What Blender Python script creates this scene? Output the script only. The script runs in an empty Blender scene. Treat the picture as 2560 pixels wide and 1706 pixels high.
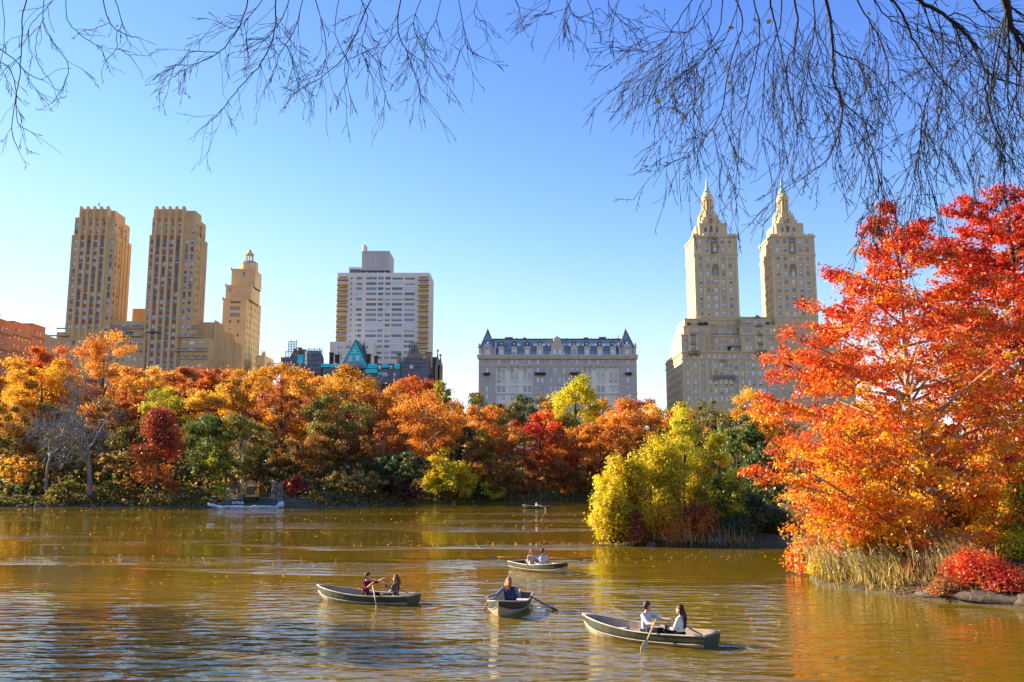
import bpy, math, random
import numpy as np
from mathutils import Vector, Matrix

# ------------------------------------------------------------------ camera, sky, sun, exposure
SC = bpy.context.scene
COL = SC.collection
FPX, PITCH, CAMH = 2300.0, math.radians(8.6), 4.6      # focal length in photo pixels (2560 wide), upward pitch, height over the lake
cam_d = bpy.data.cameras.new('camera'); cam = bpy.data.objects.new('camera', cam_d); COL.objects.link(cam)
cam_d.sensor_width = 36.0; cam_d.lens = 36.0 * FPX / 2560.0; cam_d.clip_end = 6000; cam_d.clip_start = 0.3
cam.location = (0, 0, CAMH); cam.rotation_euler = (math.pi / 2 + PITCH, 0, 0)
SC.camera = cam

SUN_EL, SUN_BACK = math.radians(23), math.radians(22)   # low afternoon sun from the left, a little behind the far bank
sun_dir = Vector((-math.cos(SUN_EL) * math.cos(SUN_BACK), math.cos(SUN_EL) * math.sin(SUN_BACK), math.sin(SUN_EL)))
SKY_CURVE = ((.66, 1.6), (.51, 1.36), (.73, .80))
W = bpy.data.worlds.new('World'); SC.world = W; W.use_nodes = True
wn, wl = W.node_tree.nodes, W.node_tree.links
sky = wn.new('ShaderNodeTexSky'); sky.sky_type = 'NISHITA'; sky.sun_disc = False
sky.sun_elevation = SUN_EL; sky.sun_rotation = math.atan2(sun_dir.x, sun_dir.y)
sky.altitude = 600; sky.air_density = 1.0; sky.dust_density = 0.0; sky.ozone_density = 3.0
sp_ = wn.new('ShaderNodeSeparateColor'); cb_ = wn.new('ShaderNodeCombineColor'); wl.new(sky.outputs[0], sp_.inputs[0])
for ch, (k_, p_) in enumerate(SKY_CURVE):                    # even colour curve over the whole sky: the photo's deeper, purer blue
    pw = wn.new('ShaderNodeMath'); pw.operation = 'POWER'; pw.inputs[1].default_value = p_
    ml = wn.new('ShaderNodeMath'); ml.operation = 'MULTIPLY'; ml.inputs[1].default_value = k_ * .44 ** (p_ - 1)
    sm_ = wn.new('ShaderNodeMath'); sm_.operation = 'SMOOTH_MIN'; sm_.inputs[1].default_value = (.72, .90, 1.08)[ch] / .474; sm_.inputs[2].default_value = .5   # soft shoulder towards the horizon
    wl.new(sp_.outputs[ch], pw.inputs[0]); wl.new(pw.outputs[0], ml.inputs[0]); wl.new(ml.outputs[0], sm_.inputs[0])
    mx_ = wn.new('ShaderNodeMix'); mx_.inputs[0].default_value = .55; wl.new(sm_.outputs[0], mx_.inputs[2]); wl.new(ml.outputs[0], mx_.inputs[3]); wl.new(mx_.outputs[0], cb_.inputs[ch])
wl.new(cb_.outputs[0], wn['Background'].inputs[0])
wn['Background'].inputs[1].default_value = 0.15
sd = bpy.data.lights.new('sun', 'SUN'); sd.energy = 5.0; sd.angle = math.radians(0.6); sd.color = (1.0, 0.83, 0.6)
so = bpy.data.objects.new('sun', sd); COL.objects.link(so); so.location = (-100, 0, 100)
so.rotation_euler = sun_dir.to_track_quat('Z', 'Y').to_euler()
SC.view_settings.view_transform = 'Standard'; SC.view_settings.look = 'None'
SC.view_settings.exposure = 1.66; SC.view_settings.gamma = 1.0; SC.view_settings.use_curve_mapping = False
SC.cycles.max_bounces = 7; SC.cycles.diffuse_bounces = 3; SC.cycles.glossy_bounces = 3
SC.cycles.transmission_bounces = 4; SC.cycles.transparent_max_bounces = 8
SC.cycles.caustics_reflective = False; SC.cycles.caustics_refractive = False
SC.cycles.sample_clamp_indirect = 6.0

# ------------------------------------------------------------------ pixel measurements -> places at a known distance
CP, SP = math.cos(PITCH), math.sin(PITCH)
def WZ(py, D):
    v = (853 - py) / FPX; t = D / (CP - v * SP); return CAMH + t * (SP + v * CP)
def WX(px, py, D):
    v = (853 - py) / FPX; t = D / (CP - v * SP); return (px - 1280) / FPX * t
def P3(px, py, D): return Vector((WX(px, py, D), D, WZ(py, D)))

# ------------------------------------------------------------------ helpers
def obj(name, me, parent=None, loc=None):
    o = bpy.data.objects.new(name, me); COL.objects.link(o)
    if parent is not None: o.parent = parent
    if loc is not None: o.location = loc
    return o
def tag(o, label=None, cat=None, group=None, kind=None):
    if label: o['label'] = label
    if cat: o['category'] = cat
    if group: o['group'] = group
    if kind: o['kind'] = kind
    return o
def thing(name, label, cat, loc=(0, 0, 0), rotz=0.0, group=None):
    o = obj(name, None, loc=loc); o.rotation_euler = (0, 0, rotz); o.empty_display_size = .2
    return tag(o, label, cat, group)

class MB:
    """collects geometry; build() links it as one mesh object"""
    def __init__(s): s.v = []; s.f = []; s.m = []; s.mi = 0
    def add(s, vs, fs, mi=None):
        b = len(s.v); s.v.extend([tuple(p) for p in vs])
        mi = s.mi if mi is None else mi
        for f in fs: s.f.append(tuple(i + b for i in f)); s.m.append(mi)
    def quad(s, a, b, c, d, mi=None): s.add((a, b, c, d), ((0, 1, 2, 3),), mi)
    def box(s, x0, x1, y0, y1, z0, z1, mi=None, M=None):
        vs = [Vector((x, y, z)) for z in (z0, z1) for y in (y0, y1) for x in (x0, x1)]
        if M is not None: vs = [M @ p for p in vs]
        s.add(vs, ((0, 2, 3, 1), (4, 5, 7, 6), (0, 1, 5, 4), (2, 6, 7, 3), (0, 4, 6, 2), (1, 3, 7, 5)), mi)
    def frustum(s, cx, cy, z0, z1, w0, d0, w1, d1, mi=None, ox=0, oy=0):
        vs = [(cx + sx * w0 / 2, cy + sy * d0 / 2, z0) for sx, sy in ((-1, -1), (1, -1), (1, 1), (-1, 1))]
        vs += [(cx + ox + sx * w1 / 2, cy + oy + sy * d1 / 2, z1) for sx, sy in ((-1, -1), (1, -1), (1, 1), (-1, 1))]
        s.add(vs, ((3, 2, 1, 0), (4, 5, 6, 7), (0, 1, 5, 4), (1, 2, 6, 5), (2, 3, 7, 6), (3, 0, 4, 7)), mi)
    def lathe(s, cx, cy, prof, n=12, mi=None, rot=0.0):
        vs = []
        for r, z in prof:
            for k in range(n):
                a = rot + 2 * math.pi * k / n; vs.append((cx + r * math.cos(a), cy + r * math.sin(a), z))
        fs = []
        for i in range(len(prof) - 1):
            for k in range(n):
                k2 = (k + 1) % n; fs.append((i * n + k, i * n + k2, (i + 1) * n + k2, (i + 1) * n + k))
        fs.append(tuple(range((len(prof) - 1) * n, len(prof) * n))); fs.append(tuple(reversed(range(n))))
        s.add(vs, fs, mi)
    def tube(s, pts, rads, n=6, mi=None, cap=True):
        pts = [Vector(p) for p in pts]; L = len(pts); vs = []
        up = Vector((0.13, 0.21, 1)).normalized()
        for i, p in enumerate(pts):
            t = (pts[min(i + 1, L - 1)] - pts[max(i - 1, 0)])
            if t.length < 1e-9: t = Vector((0, 0, 1))
            t.normalize(); a = t.cross(up)
            if a.length < .05: a = t.cross(Vector((1, 0, 0)))
            a.normalize(); b = t.cross(a); r = rads[i] if hasattr(rads, '__len__') else rads
            for k in range(n):
                q = 2 * math.pi * k / n; vs.append(p + a * (r * math.cos(q)) + b * (r * math.sin(q)))
        fs = []
        for i in range(L - 1):
            for k in range(n):
                k2 = (k + 1) % n; fs.append((i * n + k, i * n + k2, (i + 1) * n + k2, (i + 1) * n + k))
        if cap: fs.append(tuple(reversed(range(n)))); fs.append(tuple(range((L - 1) * n, L * n)))
        s.add(vs, fs, mi)
    def ell(s, c, rx, ry, rz, nu=10, nv=6, mi=None, M=None):
        c = Vector(c); vs = []
        for j in range(nv + 1):
            a = math.pi * j / nv - math.pi / 2
            for i in range(nu):
                b = 2 * math.pi * i / nu
                p = Vector((rx * math.cos(a) * math.cos(b), ry * math.cos(a) * math.sin(b), rz * math.sin(a)))
                vs.append((M @ p if M is not None else p) + c)
        fs = [(j * nu + i, j * nu + (i + 1) % nu, (j + 1) * nu + (i + 1) % nu, (j + 1) * nu + i) for j in range(nv) for i in range(nu)]
        s.add(vs, fs, mi)
    def wall(s, face, const, u0, u1, z0, z1, holes=(), depth=.3, mi=None):
        """rectangular wall with real openings; face F (normal -y) / R (+x) / L (-x)"""
        us = sorted({round(q, 3) for q in [u0, u1] + [h[0] for h in holes] + [h[1] for h in holes]})
        zs = sorted({round(q, 3) for q in [z0, z1] + [h[2] for h in holes] + [h[3] for h in holes]})
        iu = {q: i for i, q in enumerate(us)}; iz = {q: i for i, q in enumerate(zs)}
        m = np.zeros((len(us), len(zs)), bool)
        for h in holes: m[iu[round(h[0], 3)]:iu[round(h[1], 3)], iz[round(h[2], 3)]:iz[round(h[3], 3)]] = True
        inw = {'F': 1, 'B': -1, 'R': -1, 'L': 1}[face]
        def pt(u, z, d=0.0): return (u, const + d * inw, z) if face in 'FB' else (const + d * inw, u, z)
        def q(a, b, c, d): s.quad(*((a, b, c, d) if face in 'FR' else (b, a, d, c)), mi=mi)
        for j in range(len(zs) - 1):            # merge runs along u
            i = 0
            while i < len(us) - 1:
                if m[i, j]: i += 1; continue
                k = i
                while k < len(us) - 1 and not m[k, j]: k += 1
                q(pt(us[i], zs[j]), pt(us[k], zs[j]), pt(us[k], zs[j + 1]), pt(us[i], zs[j + 1])); i = k
        for a, b, c, d in [tuple(round(t, 3) for t in h) for h in holes]:
            q(pt(a, c), pt(b, c), pt(b, c, depth), pt(a, c, depth)); q(pt(a, d, depth), pt(b, d, depth), pt(b, d), pt(a, d))
            q(pt(a, c), pt(a, c, depth), pt(a, d, depth), pt(a, d)); q(pt(b, c, depth), pt(b, c), pt(b, d), pt(b, d, depth))
    def block(s, x0, x1, y0, y1, z0, z1, F=(), R=(), L=(), depth=.3, mi=None):
        s.wall('F', y0, x0, x1, z0, z1, F, depth, mi); s.wall('R', x1, y0, y1, z0, z1, R, depth, mi)
        s.wall('L', x0, y0, y1, z0, z1, L, depth, mi); s.wall('B', y1, x0, x1, z0, z1, (), depth, mi)
        s.quad((x0, y0, z1), (x1, y0, z1), (x1, y1, z1), (x0, y1, z1), mi)
    def mesh(s, name, mats=None, smooth=False):
        me = bpy.data.meshes.new(name); me.from_pydata(s.v, [], s.f)
        if mats is not None:
            mats = mats if isinstance(mats, (list, tuple)) else [mats]
            for m in mats: me.materials.append(m)
            if len(mats) > 1: me.polygons.foreach_set('material_index', s.m)
        if smooth: me.polygons.foreach_set('use_smooth', [True] * len(s.f))
        me.update(); return me
    def build(s, name, mats=None, parent=None, smooth=False, loc=None): return obj(name, s.mesh(name, mats, smooth), parent, loc)

# ------------------------------------------------------------------ materials
def nt(name):
    m = bpy.data.materials.new(name); m.use_nodes = True
    return m, m.node_tree.nodes, m.node_tree.links, m.node_tree.nodes['Principled BSDF']
def ramp(n, l, fac, stops):
    r = n.new('ShaderNodeValToRGB'); e = r.color_ramp.elements
    while len(e) < len(stops): e.new(0.5)
    for k, (p, c) in enumerate(stops): e[k].position = p; e[k].color = (*c, 1)
    l.new(fac, r.inputs[0]); return r.outputs[0]
def noise(n, l, scale, detail=4, rough=.55, vec=None, stretch=None, co='Object'):
    t = n.new('ShaderNodeTexNoise'); t.inputs['Scale'].default_value = scale
    t.inputs['Detail'].default_value = detail; t.inputs['Roughness'].default_value = rough
    if vec is None:
        c = n.new('ShaderNodeTexCoord'); vec = c.outputs[co]
    if stretch:
        mp = n.new('ShaderNodeMapping'); mp.inputs['Scale'].default_value = stretch; l.new(vec, mp.inputs[0]); vec = mp.outputs[0]
    l.new(vec, t.inputs['Vector']); return t.outputs['Fac']
def mathn(n, l, op, a, b=None, clamp=False):
    t = n.new('ShaderNodeMath'); t.operation = op; t.use_clamp = clamp
    for k, q in enumerate((a, b)):
        if q is None: continue
        if isinstance(q, (int, float)): t.inputs[k].default_value = q
        else: l.new(q, t.inputs[k])
    return t.outputs[0]
def bump(n, l, b, h, strength, dist):
    t = n.new('ShaderNodeBump'); t.inputs['Strength'].default_value = strength; t.inputs['Distance'].default_value = dist
    l.new(h, t.inputs['Height']); l.new(t.outputs[0], b.inputs['Normal'])
def mul(c, k): return tuple(min(1, q * k) for q in c)
def plain(name, col, rough=.6, metal=0.0, var=.18, scale=3.0, spec=.4, bmp=0.0):
    m, n, l, b = nt(name)
    f = noise(n, l, scale, 5)
    l.new(ramp(n, l, f, [(.25, mul(col, 1 - var)), (.75, mul(col, 1 + var))]), b.inputs['Base Color'])
    b.inputs['Roughness'].default_value = rough; b.inputs['Metallic'].default_value = metal
    b.inputs['Specular IOR Level'].default_value = spec
    if bmp: bump(n, l, b, noise(n, l, scale * 6, 4), .6, bmp)
    return m
def wallmat(name, col, col2, course=3.2):
    """masonry: broad patches, vertical weather streaks, fine courses"""
    m, n, l, b = nt(name)
    a = noise(n, l, .12, 5); s = noise(n, l, .9, 4, stretch=(1, 1, .08)); g = noise(n, l, 6, 3)
    t = mathn(n, l, 'ADD', mathn(n, l, 'MULTIPLY', a, .5), mathn(n, l, 'ADD', mathn(n, l, 'MULTIPLY', s, .35), mathn(n, l, 'MULTIPLY', g, .15)))
    w = n.new('ShaderNodeTexWave'); w.wave_type = 'BANDS'; w.bands_direction = 'Z'; w.inputs['Scale'].default_value = course / 6.283 * 6.283
    c = n.new('ShaderNodeTexCoord'); l.new(c.outputs['Object'], w.inputs['Vector'])
    t = mathn(n, l, 'ADD', t, mathn(n, l, 'MULTIPLY', w.outputs['Fac'], .03))
    l.new(ramp(n, l, t, [(.36, col2), (.62, col)]), b.inputs['Base Color'])
    b.inputs['Roughness'].default_value = .9; b.inputs['Specular IOR Level'].default_value = .15
    return m
def leafmat(name, c0, c1, c2, trans=.5, gloss=.08):
    """three leaf colours picked by each leaf's own tone; thin leaves let light through"""
    m, n, l, b = nt(name); n.remove(b)
    at = n.new('ShaderNodeAttribute'); at.attribute_name = 'tone'
    col = ramp(n, l, at.outputs['Fac'], [(.12, c0), (.5, c1), (.88, c2)])
    d = n.new('ShaderNodeBsdfDiffuse'); t = n.new('ShaderNodeBsdfTranslucent'); mx = n.new('ShaderNodeMixShader')
    mx.inputs[0].default_value = trans
    g = n.new('ShaderNodeBsdfGlossy'); g.inputs['Roughness'].default_value = .45; mg = n.new('ShaderNodeMixShader'); mg.inputs[0].default_value = gloss * .5
    l.new(col, d.inputs[0]); l.new(col, t.inputs[0]); l.new(d.outputs[0], mx.inputs[1]); l.new(t.outputs[0], mx.inputs[2])
    l.new(mx.outputs[0], mg.inputs[1]); l.new(g.outputs[0], mg.inputs[2])
    l.new(mg.outputs[0], n['Material Output'].inputs[0]); return m

PAL = dict(
    gold=((.48, .20, .012), (.78, .40, .020), (.92, .56, .04)),
    orange=((.46, .145, .014), (.76, .29, .024), (.90, .45, .045)),
    deep_orange=((.40, .08, .012), (.68, .16, .014), (.82, .28, .02)),
    rust=((.24, .06, .014), (.44, .125, .02), (.60, .21, .03)),
    brown=((.20, .085, .016), (.38, .175, .022), (.54, .27, .035)),
    tan=((.28, .16, .03), (.44, .28, .055), (.58, .40, .09)),
    red=((.40, .022, .008), (.70, .065, .010), (.82, .17, .015)),
    dull_red=((.24, .035, .015), (.42, .065, .025), (.50, .13, .03)),
    crimson=((.22, .008, .016), (.38, .014, .024), (.5, .03, .035)),
    maroon=((.09, .012, .018), (.16, .022, .026), (.24, .04, .035)),
    yellow=((.50, .34, .008), (.82, .62, .010), (.95, .78, .02)),
    yellow_green=((.22, .22, .012), (.48, .44, .018), (.68, .60, .035)),
    lime=((.32, .32, .008), (.64, .56, .010), (.85, .72, .02)),
    olive=((.11, .10, .018), (.22, .19, .026), (.38, .30, .04)),
    green=((.05, .085, .014), (.10, .15, .02), (.22, .25, .03)),
    dark_green=((.034, .068, .018), (.066, .112, .024), (.13, .17, .03)),
    dark_olive=((.10, .09, .018), (.19, .16, .026), (.34, .26, .035)),
)
LEAF = {k: leafmat('leaves_' + k, *v) for k, v in PAL.items()}
def barkmat(name, c0, c1):
    m, n, l, b = nt(name)
    f = noise(n, l, 3.0, 6, .65, stretch=(1, 1, .25))
    l.new(ramp(n, l, f, [(.35, c0), (.65, c1)]), b.inputs['Base Color']); b.inputs['Roughness'].default_value = .9
    bump(n, l, b, noise(n, l, 8.0, 4, stretch=(1, 1, .2)), .8, .03); return m
BARK = barkmat('bark_brown', (.035, .025, .018), (.10, .075, .055))
BARK_GREY = barkmat('bark_grey', (.12, .11, .10), (.27, .25, .23))
BARK_PALE = barkmat('bark_pale', (.22, .19, .14), (.55, .50, .40))
BARK_DARK = barkmat('bark_dark', (.012, .010, .010), (.03, .024, .022))

# ------------------------------------------------------------------ ground and lake
LAKE = [(-20, 8), (-29, 22), (-38, 42), (-54, 70), (-78, 105), (-112, 140), (-116, 160), (-91, 163), (-70, 164), (-52, 160), (-47, 156.5), (-38, 156.5), (-34, 163),
        (-27, 170), (-20, 182), (-15, 197), (-7, 203), (0, 205), (8, 212), (14, 222), (25, 229), (45, 222), (60, 190), (55, 150), (50, 110), (42, 90),
        (34, 78), (28, 68), (22, 60), (17.5, 53), (14.8, 46.5), (13.6, 42.0), (14.6, 39.6), (16.6, 36.4), (19.0, 33.9), (19.5, 31), (18, 24), (14, 12), (8, 7), (-10, 6)]
ISLE = [(7.9, 69.5), (9.5, 66.8), (13, 66.0), (17, 66.6), (20.3, 68.2), (22, 72), (20, 77), (15, 79.5), (10, 77.5), (8, 73.5)]
def sdf(poly, X, Y):
    """signed distance, negative inside"""
    d = np.full(X.shape, 1e18); ins = np.zeros(X.shape, bool); N = len(poly)
    for i in range(N):
        ax, ay = poly[i]; bx, by = poly[(i + 1) % N]; ex, ey = bx - ax, by - ay
        t = np.clip(((X - ax) * ex + (Y - ay) * ey) / (ex * ex + ey * ey), 0, 1)
        d = np.minimum(d, (X - ax - t * ex) ** 2 + (Y - ay - t * ey) ** 2)
        c = ((ay > Y) != (by > Y)) & (X < ex * (Y - ay) / (ey if ey else 1e-9) + ax); ins ^= c
    return np.where(ins, -1, 1) * np.sqrt(d)
def smooth(t): t = np.clip(t, 0, 1); return t * t * (3 - 2 * t)
def ground_z(X, Y):
    X = np.asarray(X, float); Y = np.asarray(Y, float)
    d = np.maximum(sdf(LAKE, X, Y), -sdf(ISLE, X, Y))
    wob = .12 * np.sin(X * 1.7 + Y * .6) + .1 * np.sin(Y * 2.1 - X * .8)
    land = .12 + 1.5 * (1 - np.exp(-np.maximum(d, 0) / 3.2)) + wob * smooth(d / 3) + 15 * smooth((d - 8) / 170)
    land = land + 2.2 * np.exp(-(X ** 2 + Y ** 2) / 70)
    return np.where(d > 0, land, .12 + np.maximum(d * .55, -1.6))
def gz(x, y): return float(ground_z(np.array([x]), np.array([y]))[0])
xs = np.concatenate([np.linspace(-3000, -300, 14), np.arange(-280, -120, 8), np.arange(-120, 4, 3), np.arange(4, 30, .6), np.arange(30, 130, 3.5), np.linspace(140, 3000, 18)])
ys = np.concatenate([np.linspace(-1500, -40, 10), np.arange(-36, 28, 3), np.arange(28, 84, .8), np.arange(84, 150, 4), np.arange(150, 240, 2.0), np.arange(240, 440, 10), np.linspace(450, 4000, 16)])
GX, GY = np.meshgrid(xs, ys); GZ = ground_z(GX, GY)
def grid_mesh(name, GX, GY, GZ, mat):
    h, w = GX.shape; v = np.stack([GX, GY, GZ], -1).reshape(-1, 3)
    i = np.arange(h * w).reshape(h, w); f = np.stack([i[:-1, :-1], i[:-1, 1:], i[1:, 1:], i[1:, :-1]], -1).reshape(-1, 4)
    me = bpy.data.meshes.new(name); me.from_pydata(v.tolist(), [], f.tolist()); me.materials.append(mat)
    me.polygons.foreach_set('use_smooth', [True] * len(f)); return me
gm, n, l, b = nt('leaf_strewn_ground')
f = noise(n, l, 1.3, 6, .7); f2 = noise(n, l, .05, 3)
l.new(ramp(n, l, mathn(n, l, 'ADD', mathn(n, l, 'MULTIPLY', f, .7), mathn(n, l, 'MULTIPLY', f2, .3)),
           [(.34, (.03, .022, .012)), (.46, (.075, .05, .022)), (.54, (.06, .065, .02)), (.66, (.20, .10, .025))]), b.inputs['Base Color'])
b.inputs['Roughness'].default_value = .95; bump(n, l, b, noise(n, l, 4, 5), .8, .12)
ground = tag(obj('ground', grid_mesh('ground', GX, GY, GZ, gm)), kind='structure')

wm, n, l, b = nt('lake_water')
tc = n.new('ShaderNodeTexCoord'); O = tc.outputs['Object']
sx = n.new('ShaderNodeSeparateXYZ'); l.new(O, sx.inputs[0])
mr = n.new('ShaderNodeMapRange'); mr.inputs[1].default_value = 25; mr.inputs[2].default_value = 50; mr.inputs[3].default_value = 1.0; mr.inputs[4].default_value = .10
l.new(sx.outputs[1], mr.inputs[0])                                   # open foreground water is more ruffled
patch = ramp(n, l, noise(n, l, .055, 3, .5, vec=O, stretch=(.5, 1.3, 1)), [(.50, (0, 0, 0)), (.57, (1, 1, 1))])
edge = n.new('ShaderNodeMapRange'); edge.inputs[1].default_value = 8; edge.inputs[2].default_value = 17; edge.inputs[3].default_value = 1.0; edge.inputs[4].default_value = .3
l.new(sx.outputs[0], edge.inputs[0])                                 # sheltered by the right bank
amp = mathn(n, l, 'MULTIPLY', mathn(n, l, 'ADD', mr.outputs[0], mathn(n, l, 'MULTIPLY', patch, .8)), edge.outputs[0])
w1 = noise(n, l, 1.45, 2, .4, vec=O, stretch=(.55, 1.35, 1)); w2 = noise(n, l, 4.2, 2, .5, vec=O, stretch=(.5, 1.3, 1)); w3 = noise(n, l, .35, 2, .5, vec=O, stretch=(.6, 1.3, 1))
hgt = mathn(n, l, 'ADD', mathn(n, l, 'ADD', mathn(n, l, 'MULTIPLY', w1, .085), mathn(n, l, 'MULTIPLY', w2, .012)), mathn(n, l, 'MULTIPLY', w3, .06))
hgt = mathn(n, l, 'MULTIPLY', hgt, amp)
for (cx_, cy_, a_, f_) in ((-4.1, 34.9, .020, 8.5), (-3.2, 35.0, .016, 6.5), (5.9, 26.2, .022, 8.0), (6.9, 26.1, .018, 6.0), (2.0, 33.6, .022, 10.0), (-1.25, 33.7, .014, 10.0), (3.2, 26.4, .012, 11.0), (-4.9, 34.6, .012, 11.0), (2.6, 46.6, .014, 8.0)):
    vd = n.new('ShaderNodeVectorMath'); vd.operation = 'DISTANCE'; vd.inputs[1].default_value = (cx_, cy_, 0); l.new(O, vd.inputs[0]); dd_ = vd.outputs['Value']   # rings spreading from oars and sterns
    hgt = mathn(n, l, 'ADD', hgt, mathn(n, l, 'MULTIPLY', mathn(n, l, 'SINE', mathn(n, l, 'MULTIPLY', dd_, f_)), mathn(n, l, 'MULTIPLY', mathn(n, l, 'EXPONENT', mathn(n, l, 'MULTIPLY', dd_, -.9)), a_)))
bp = n.new('ShaderNodeBump'); bp.inputs['Strength'].default_value = 1.0; bp.inputs['Distance'].default_value = 1.0
l.new(hgt, bp.inputs['Height']); l.new(bp.outputs[0], b.inputs['Normal'])
murk = noise(n, l, .03, 3, vec=O)
l.new(ramp(n, l, murk, [(.35, (.125, .088, .006)), (.65, (.175, .112, .006))]), b.inputs['Base Color'])
b.inputs['Roughness'].default_value = .015; b.inputs['IOR'].default_value = 1.48; b.inputs['Specular IOR Level'].default_value = .5
m_ = MB(); m_.quad((-150, 2, 0), (90, 2, 0), (90, 245, 0), (-150, 245, 0))
water = tag(m_.build('water', wm), kind='structure')
# ------------------------------------------------------------------ buildings beyond the park
def glassmat(name, col, rough=.06):
    m, n, l, b = nt(name); f = noise(n, l, .7, 2, co='Object')
    l.new(ramp(n, l, f, [(.3, mul(col, .7)), (.7, mul(col, 1.25))]), b.inputs['Base Color'])
    b.inputs['Roughness'].default_value = rough; b.inputs['IOR'].default_value = 1.9; return m
G_SKY = glassmat('window_glass_sky_tinted', (.58, .69, .74)); G_BLUE = glassmat('window_glass_blue', (.12, .20, .31)); G_DARK = glassmat('window_glass_dark', (.035, .045, .06))  # pale and blue glass carry the reflected sky in their base colour
BLIND = plain('window_blind', (.80, .82, .80), .5, var=.1, scale=1)
FR_WHITE = plain('window_frame_white', (.55, .54, .5), .6); FR_BROWN = plain('window_frame_brown', (.10, .075, .055), .6); FR_GREY = plain('window_frame_grey', (.30, .30, .31), .6)
WM = {}
def win_mesh(style, var, frame):
    key = (style, var, frame.name)
    if key in WM: return WM[key]
    g, shade = [(G_SKY, 0), (G_BLUE, 0), (G_DARK, 0), (G_BLUE, .45), (G_SKY, .6), (G_DARK, .3)][var]
    mb = MB(); bw = .065 if style != 'strip' else .03
    mb.quad((-.5, 0, 0), (.5, 0, 0), (.5, 0, 1), (-.5, 0, 1), 1)
    if shade: mb.quad((-.5 + bw, -.012, 1 - shade), (.5 - bw, -.012, 1 - shade), (.5 - bw, -.012, 1), (-.5 + bw, -.012, 1), 2)
    def bar(x0, x1, z0, z1, y=-.07): mb.box(x0, x1, y, -.02, z0, z1, 0)
    bar(-.5, -.5 + bw, 0, 1); bar(.5 - bw, .5, 0, 1); bar(-.5 + bw, .5 - bw, 0, .06); bar(-.5 + bw, .5 - bw, .94, 1)
    if style == 'hung': bar(-.5 + bw, .5 - bw, .47, .53, -.06)
    if style == 'pair': bar(-.05, .05, .06, .94, -.06); bar(-.5 + bw, -.05, .68, .72, -.05); bar(.05, .5 - bw, .68, .72, -.05)
    if style == 'strip':
        for k in range(1, 5): bar(-.5 + k / 5 - .012, -.5 + k / 5 + .012, .06, .94, -.05)
    if style == 'strip3':
        for k in range(1, 3): bar(-.5 + k / 3 - .02, -.5 + k / 3 + .02, .06, .94, -.05)
    WM[key] = mb.mesh('window', [frame, g, BLIND]); return WM[key]
R_ = random.Random(5)
def put_windows(parent, face, const, rects, style='hung', frame=FR_WHITE, inset=.24, weights=(3, 4, 2, 3, 3, 2)):
    inw = {'F': 1, 'R': -1, 'L': 1}[face]; rot = {'F': 0, 'R': math.pi / 2, 'L': -math.pi / 2}[face]
    for a, b_, c, d in rects:
        o = obj('window', win_mesh(style, R_.choices(range(6), weights)[0], frame), parent); u = (a + b_) / 2
        o.location = (u, const + inset * inw, c) if face == 'F' else (const + inset * inw, u, c)
        o.rotation_euler = (0, 0, rot); o.scale = (b_ - a, 1, d - c)
def rects_px(cols, rows, D, row_ref, hpx):
    """cols: (px left, px right) measured on pixel row row_ref; rows: pixel y of window centres"""
    return [(WX(a, row_ref, D), WX(b_, row_ref, D), WZ(r + hpx / 2, D), WZ(r - hpx / 2, D)) for a, b_ in cols for r in rows]
def acs(parent, face, const, rects, frac, mat):
    for r in rects:
        if R_.random() < frac:
            u = (r[0] + r[1]) / 2; mb = MB()
            if face == 'F': mb.box(u - .38, u + .38, const - .3, const + .2, r[2] - .5, r[2] - .05)
            mb.build('air_conditioner', mat, parent)
ACM = plain('air_conditioner_grey', (.13, .13, .13), .6)
RAIL = plain('iron_railing', (.05, .05, .055), .5)
def railing(parent, x0, x1, y0, y1, z, h=1.0, mat=None, n=None, sides=('F', 'R', 'L')):
    mb = MB(); mat = mat or RAIL
    def run(ax, ay, bx, by):
        L = math.hypot(bx - ax, by - ay); k = max(2, int(L / .9))
        for i in range(k + 1):
            t = i / k; x, y = ax + (bx - ax) * t, ay + (by - ay) * t; mb.box(x - .03, x + .03, y - .03, y + .03, z, z + h)
        for zz in (z + h, z + h * .5): mb.tube([(ax, ay, zz), (bx, by, zz)], .04, 4)
    if 'F' in sides: run(x0, y0, x1, y0)
    if 'R' in sides: run(x1, y0, x1, y1)
    if 'L' in sides: run(x0, y0, x0, y1)
    return mb.build('railing', mat, parent)

# ---- A: tan brick block with two slab towers
TANB = wallmat('tan_brick', (.64, .44, .21), (.52, .345, .16)); TANP = wallmat('tan_brick_pier', (.70, .495, .25), (.58, .40, .19)); REDB = wallmat('red_brown_spandrel', (.36, .185, .10), (.27, .135, .08))
SLAB = plain('pale_stone_slab', (.42, .36, .28), .8, scale=1)
A = thing('twin_tower_apartment_house', 'tan brick apartment house with two flat-topped slab towers above the trees', 'building', (WX(330, 700, 400), 400, gz(-165, 400)))
A_off = A.location.copy()
class Sub:
    """lets parts be written in world coordinates under a thing that stands elsewhere"""
def under(parent, o):
    o.matrix_parent_inverse = Matrix.Translation(-Vector(parent.location)); return o
_obj = obj
def obj(name, me, parent=None, loc=None):
    o = _obj(name, me, parent, loc)
    if parent is not None and parent.parent is None and parent.get('_world'): under(parent, o)
    return o
A['_world'] = 1
D = 400.0; g0 = 12.0
rowsA = [605, 623.5, 642.3, 660.5, 679, 698, 716.6, 736, 755, 774, 793.5, 816.4]
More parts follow.
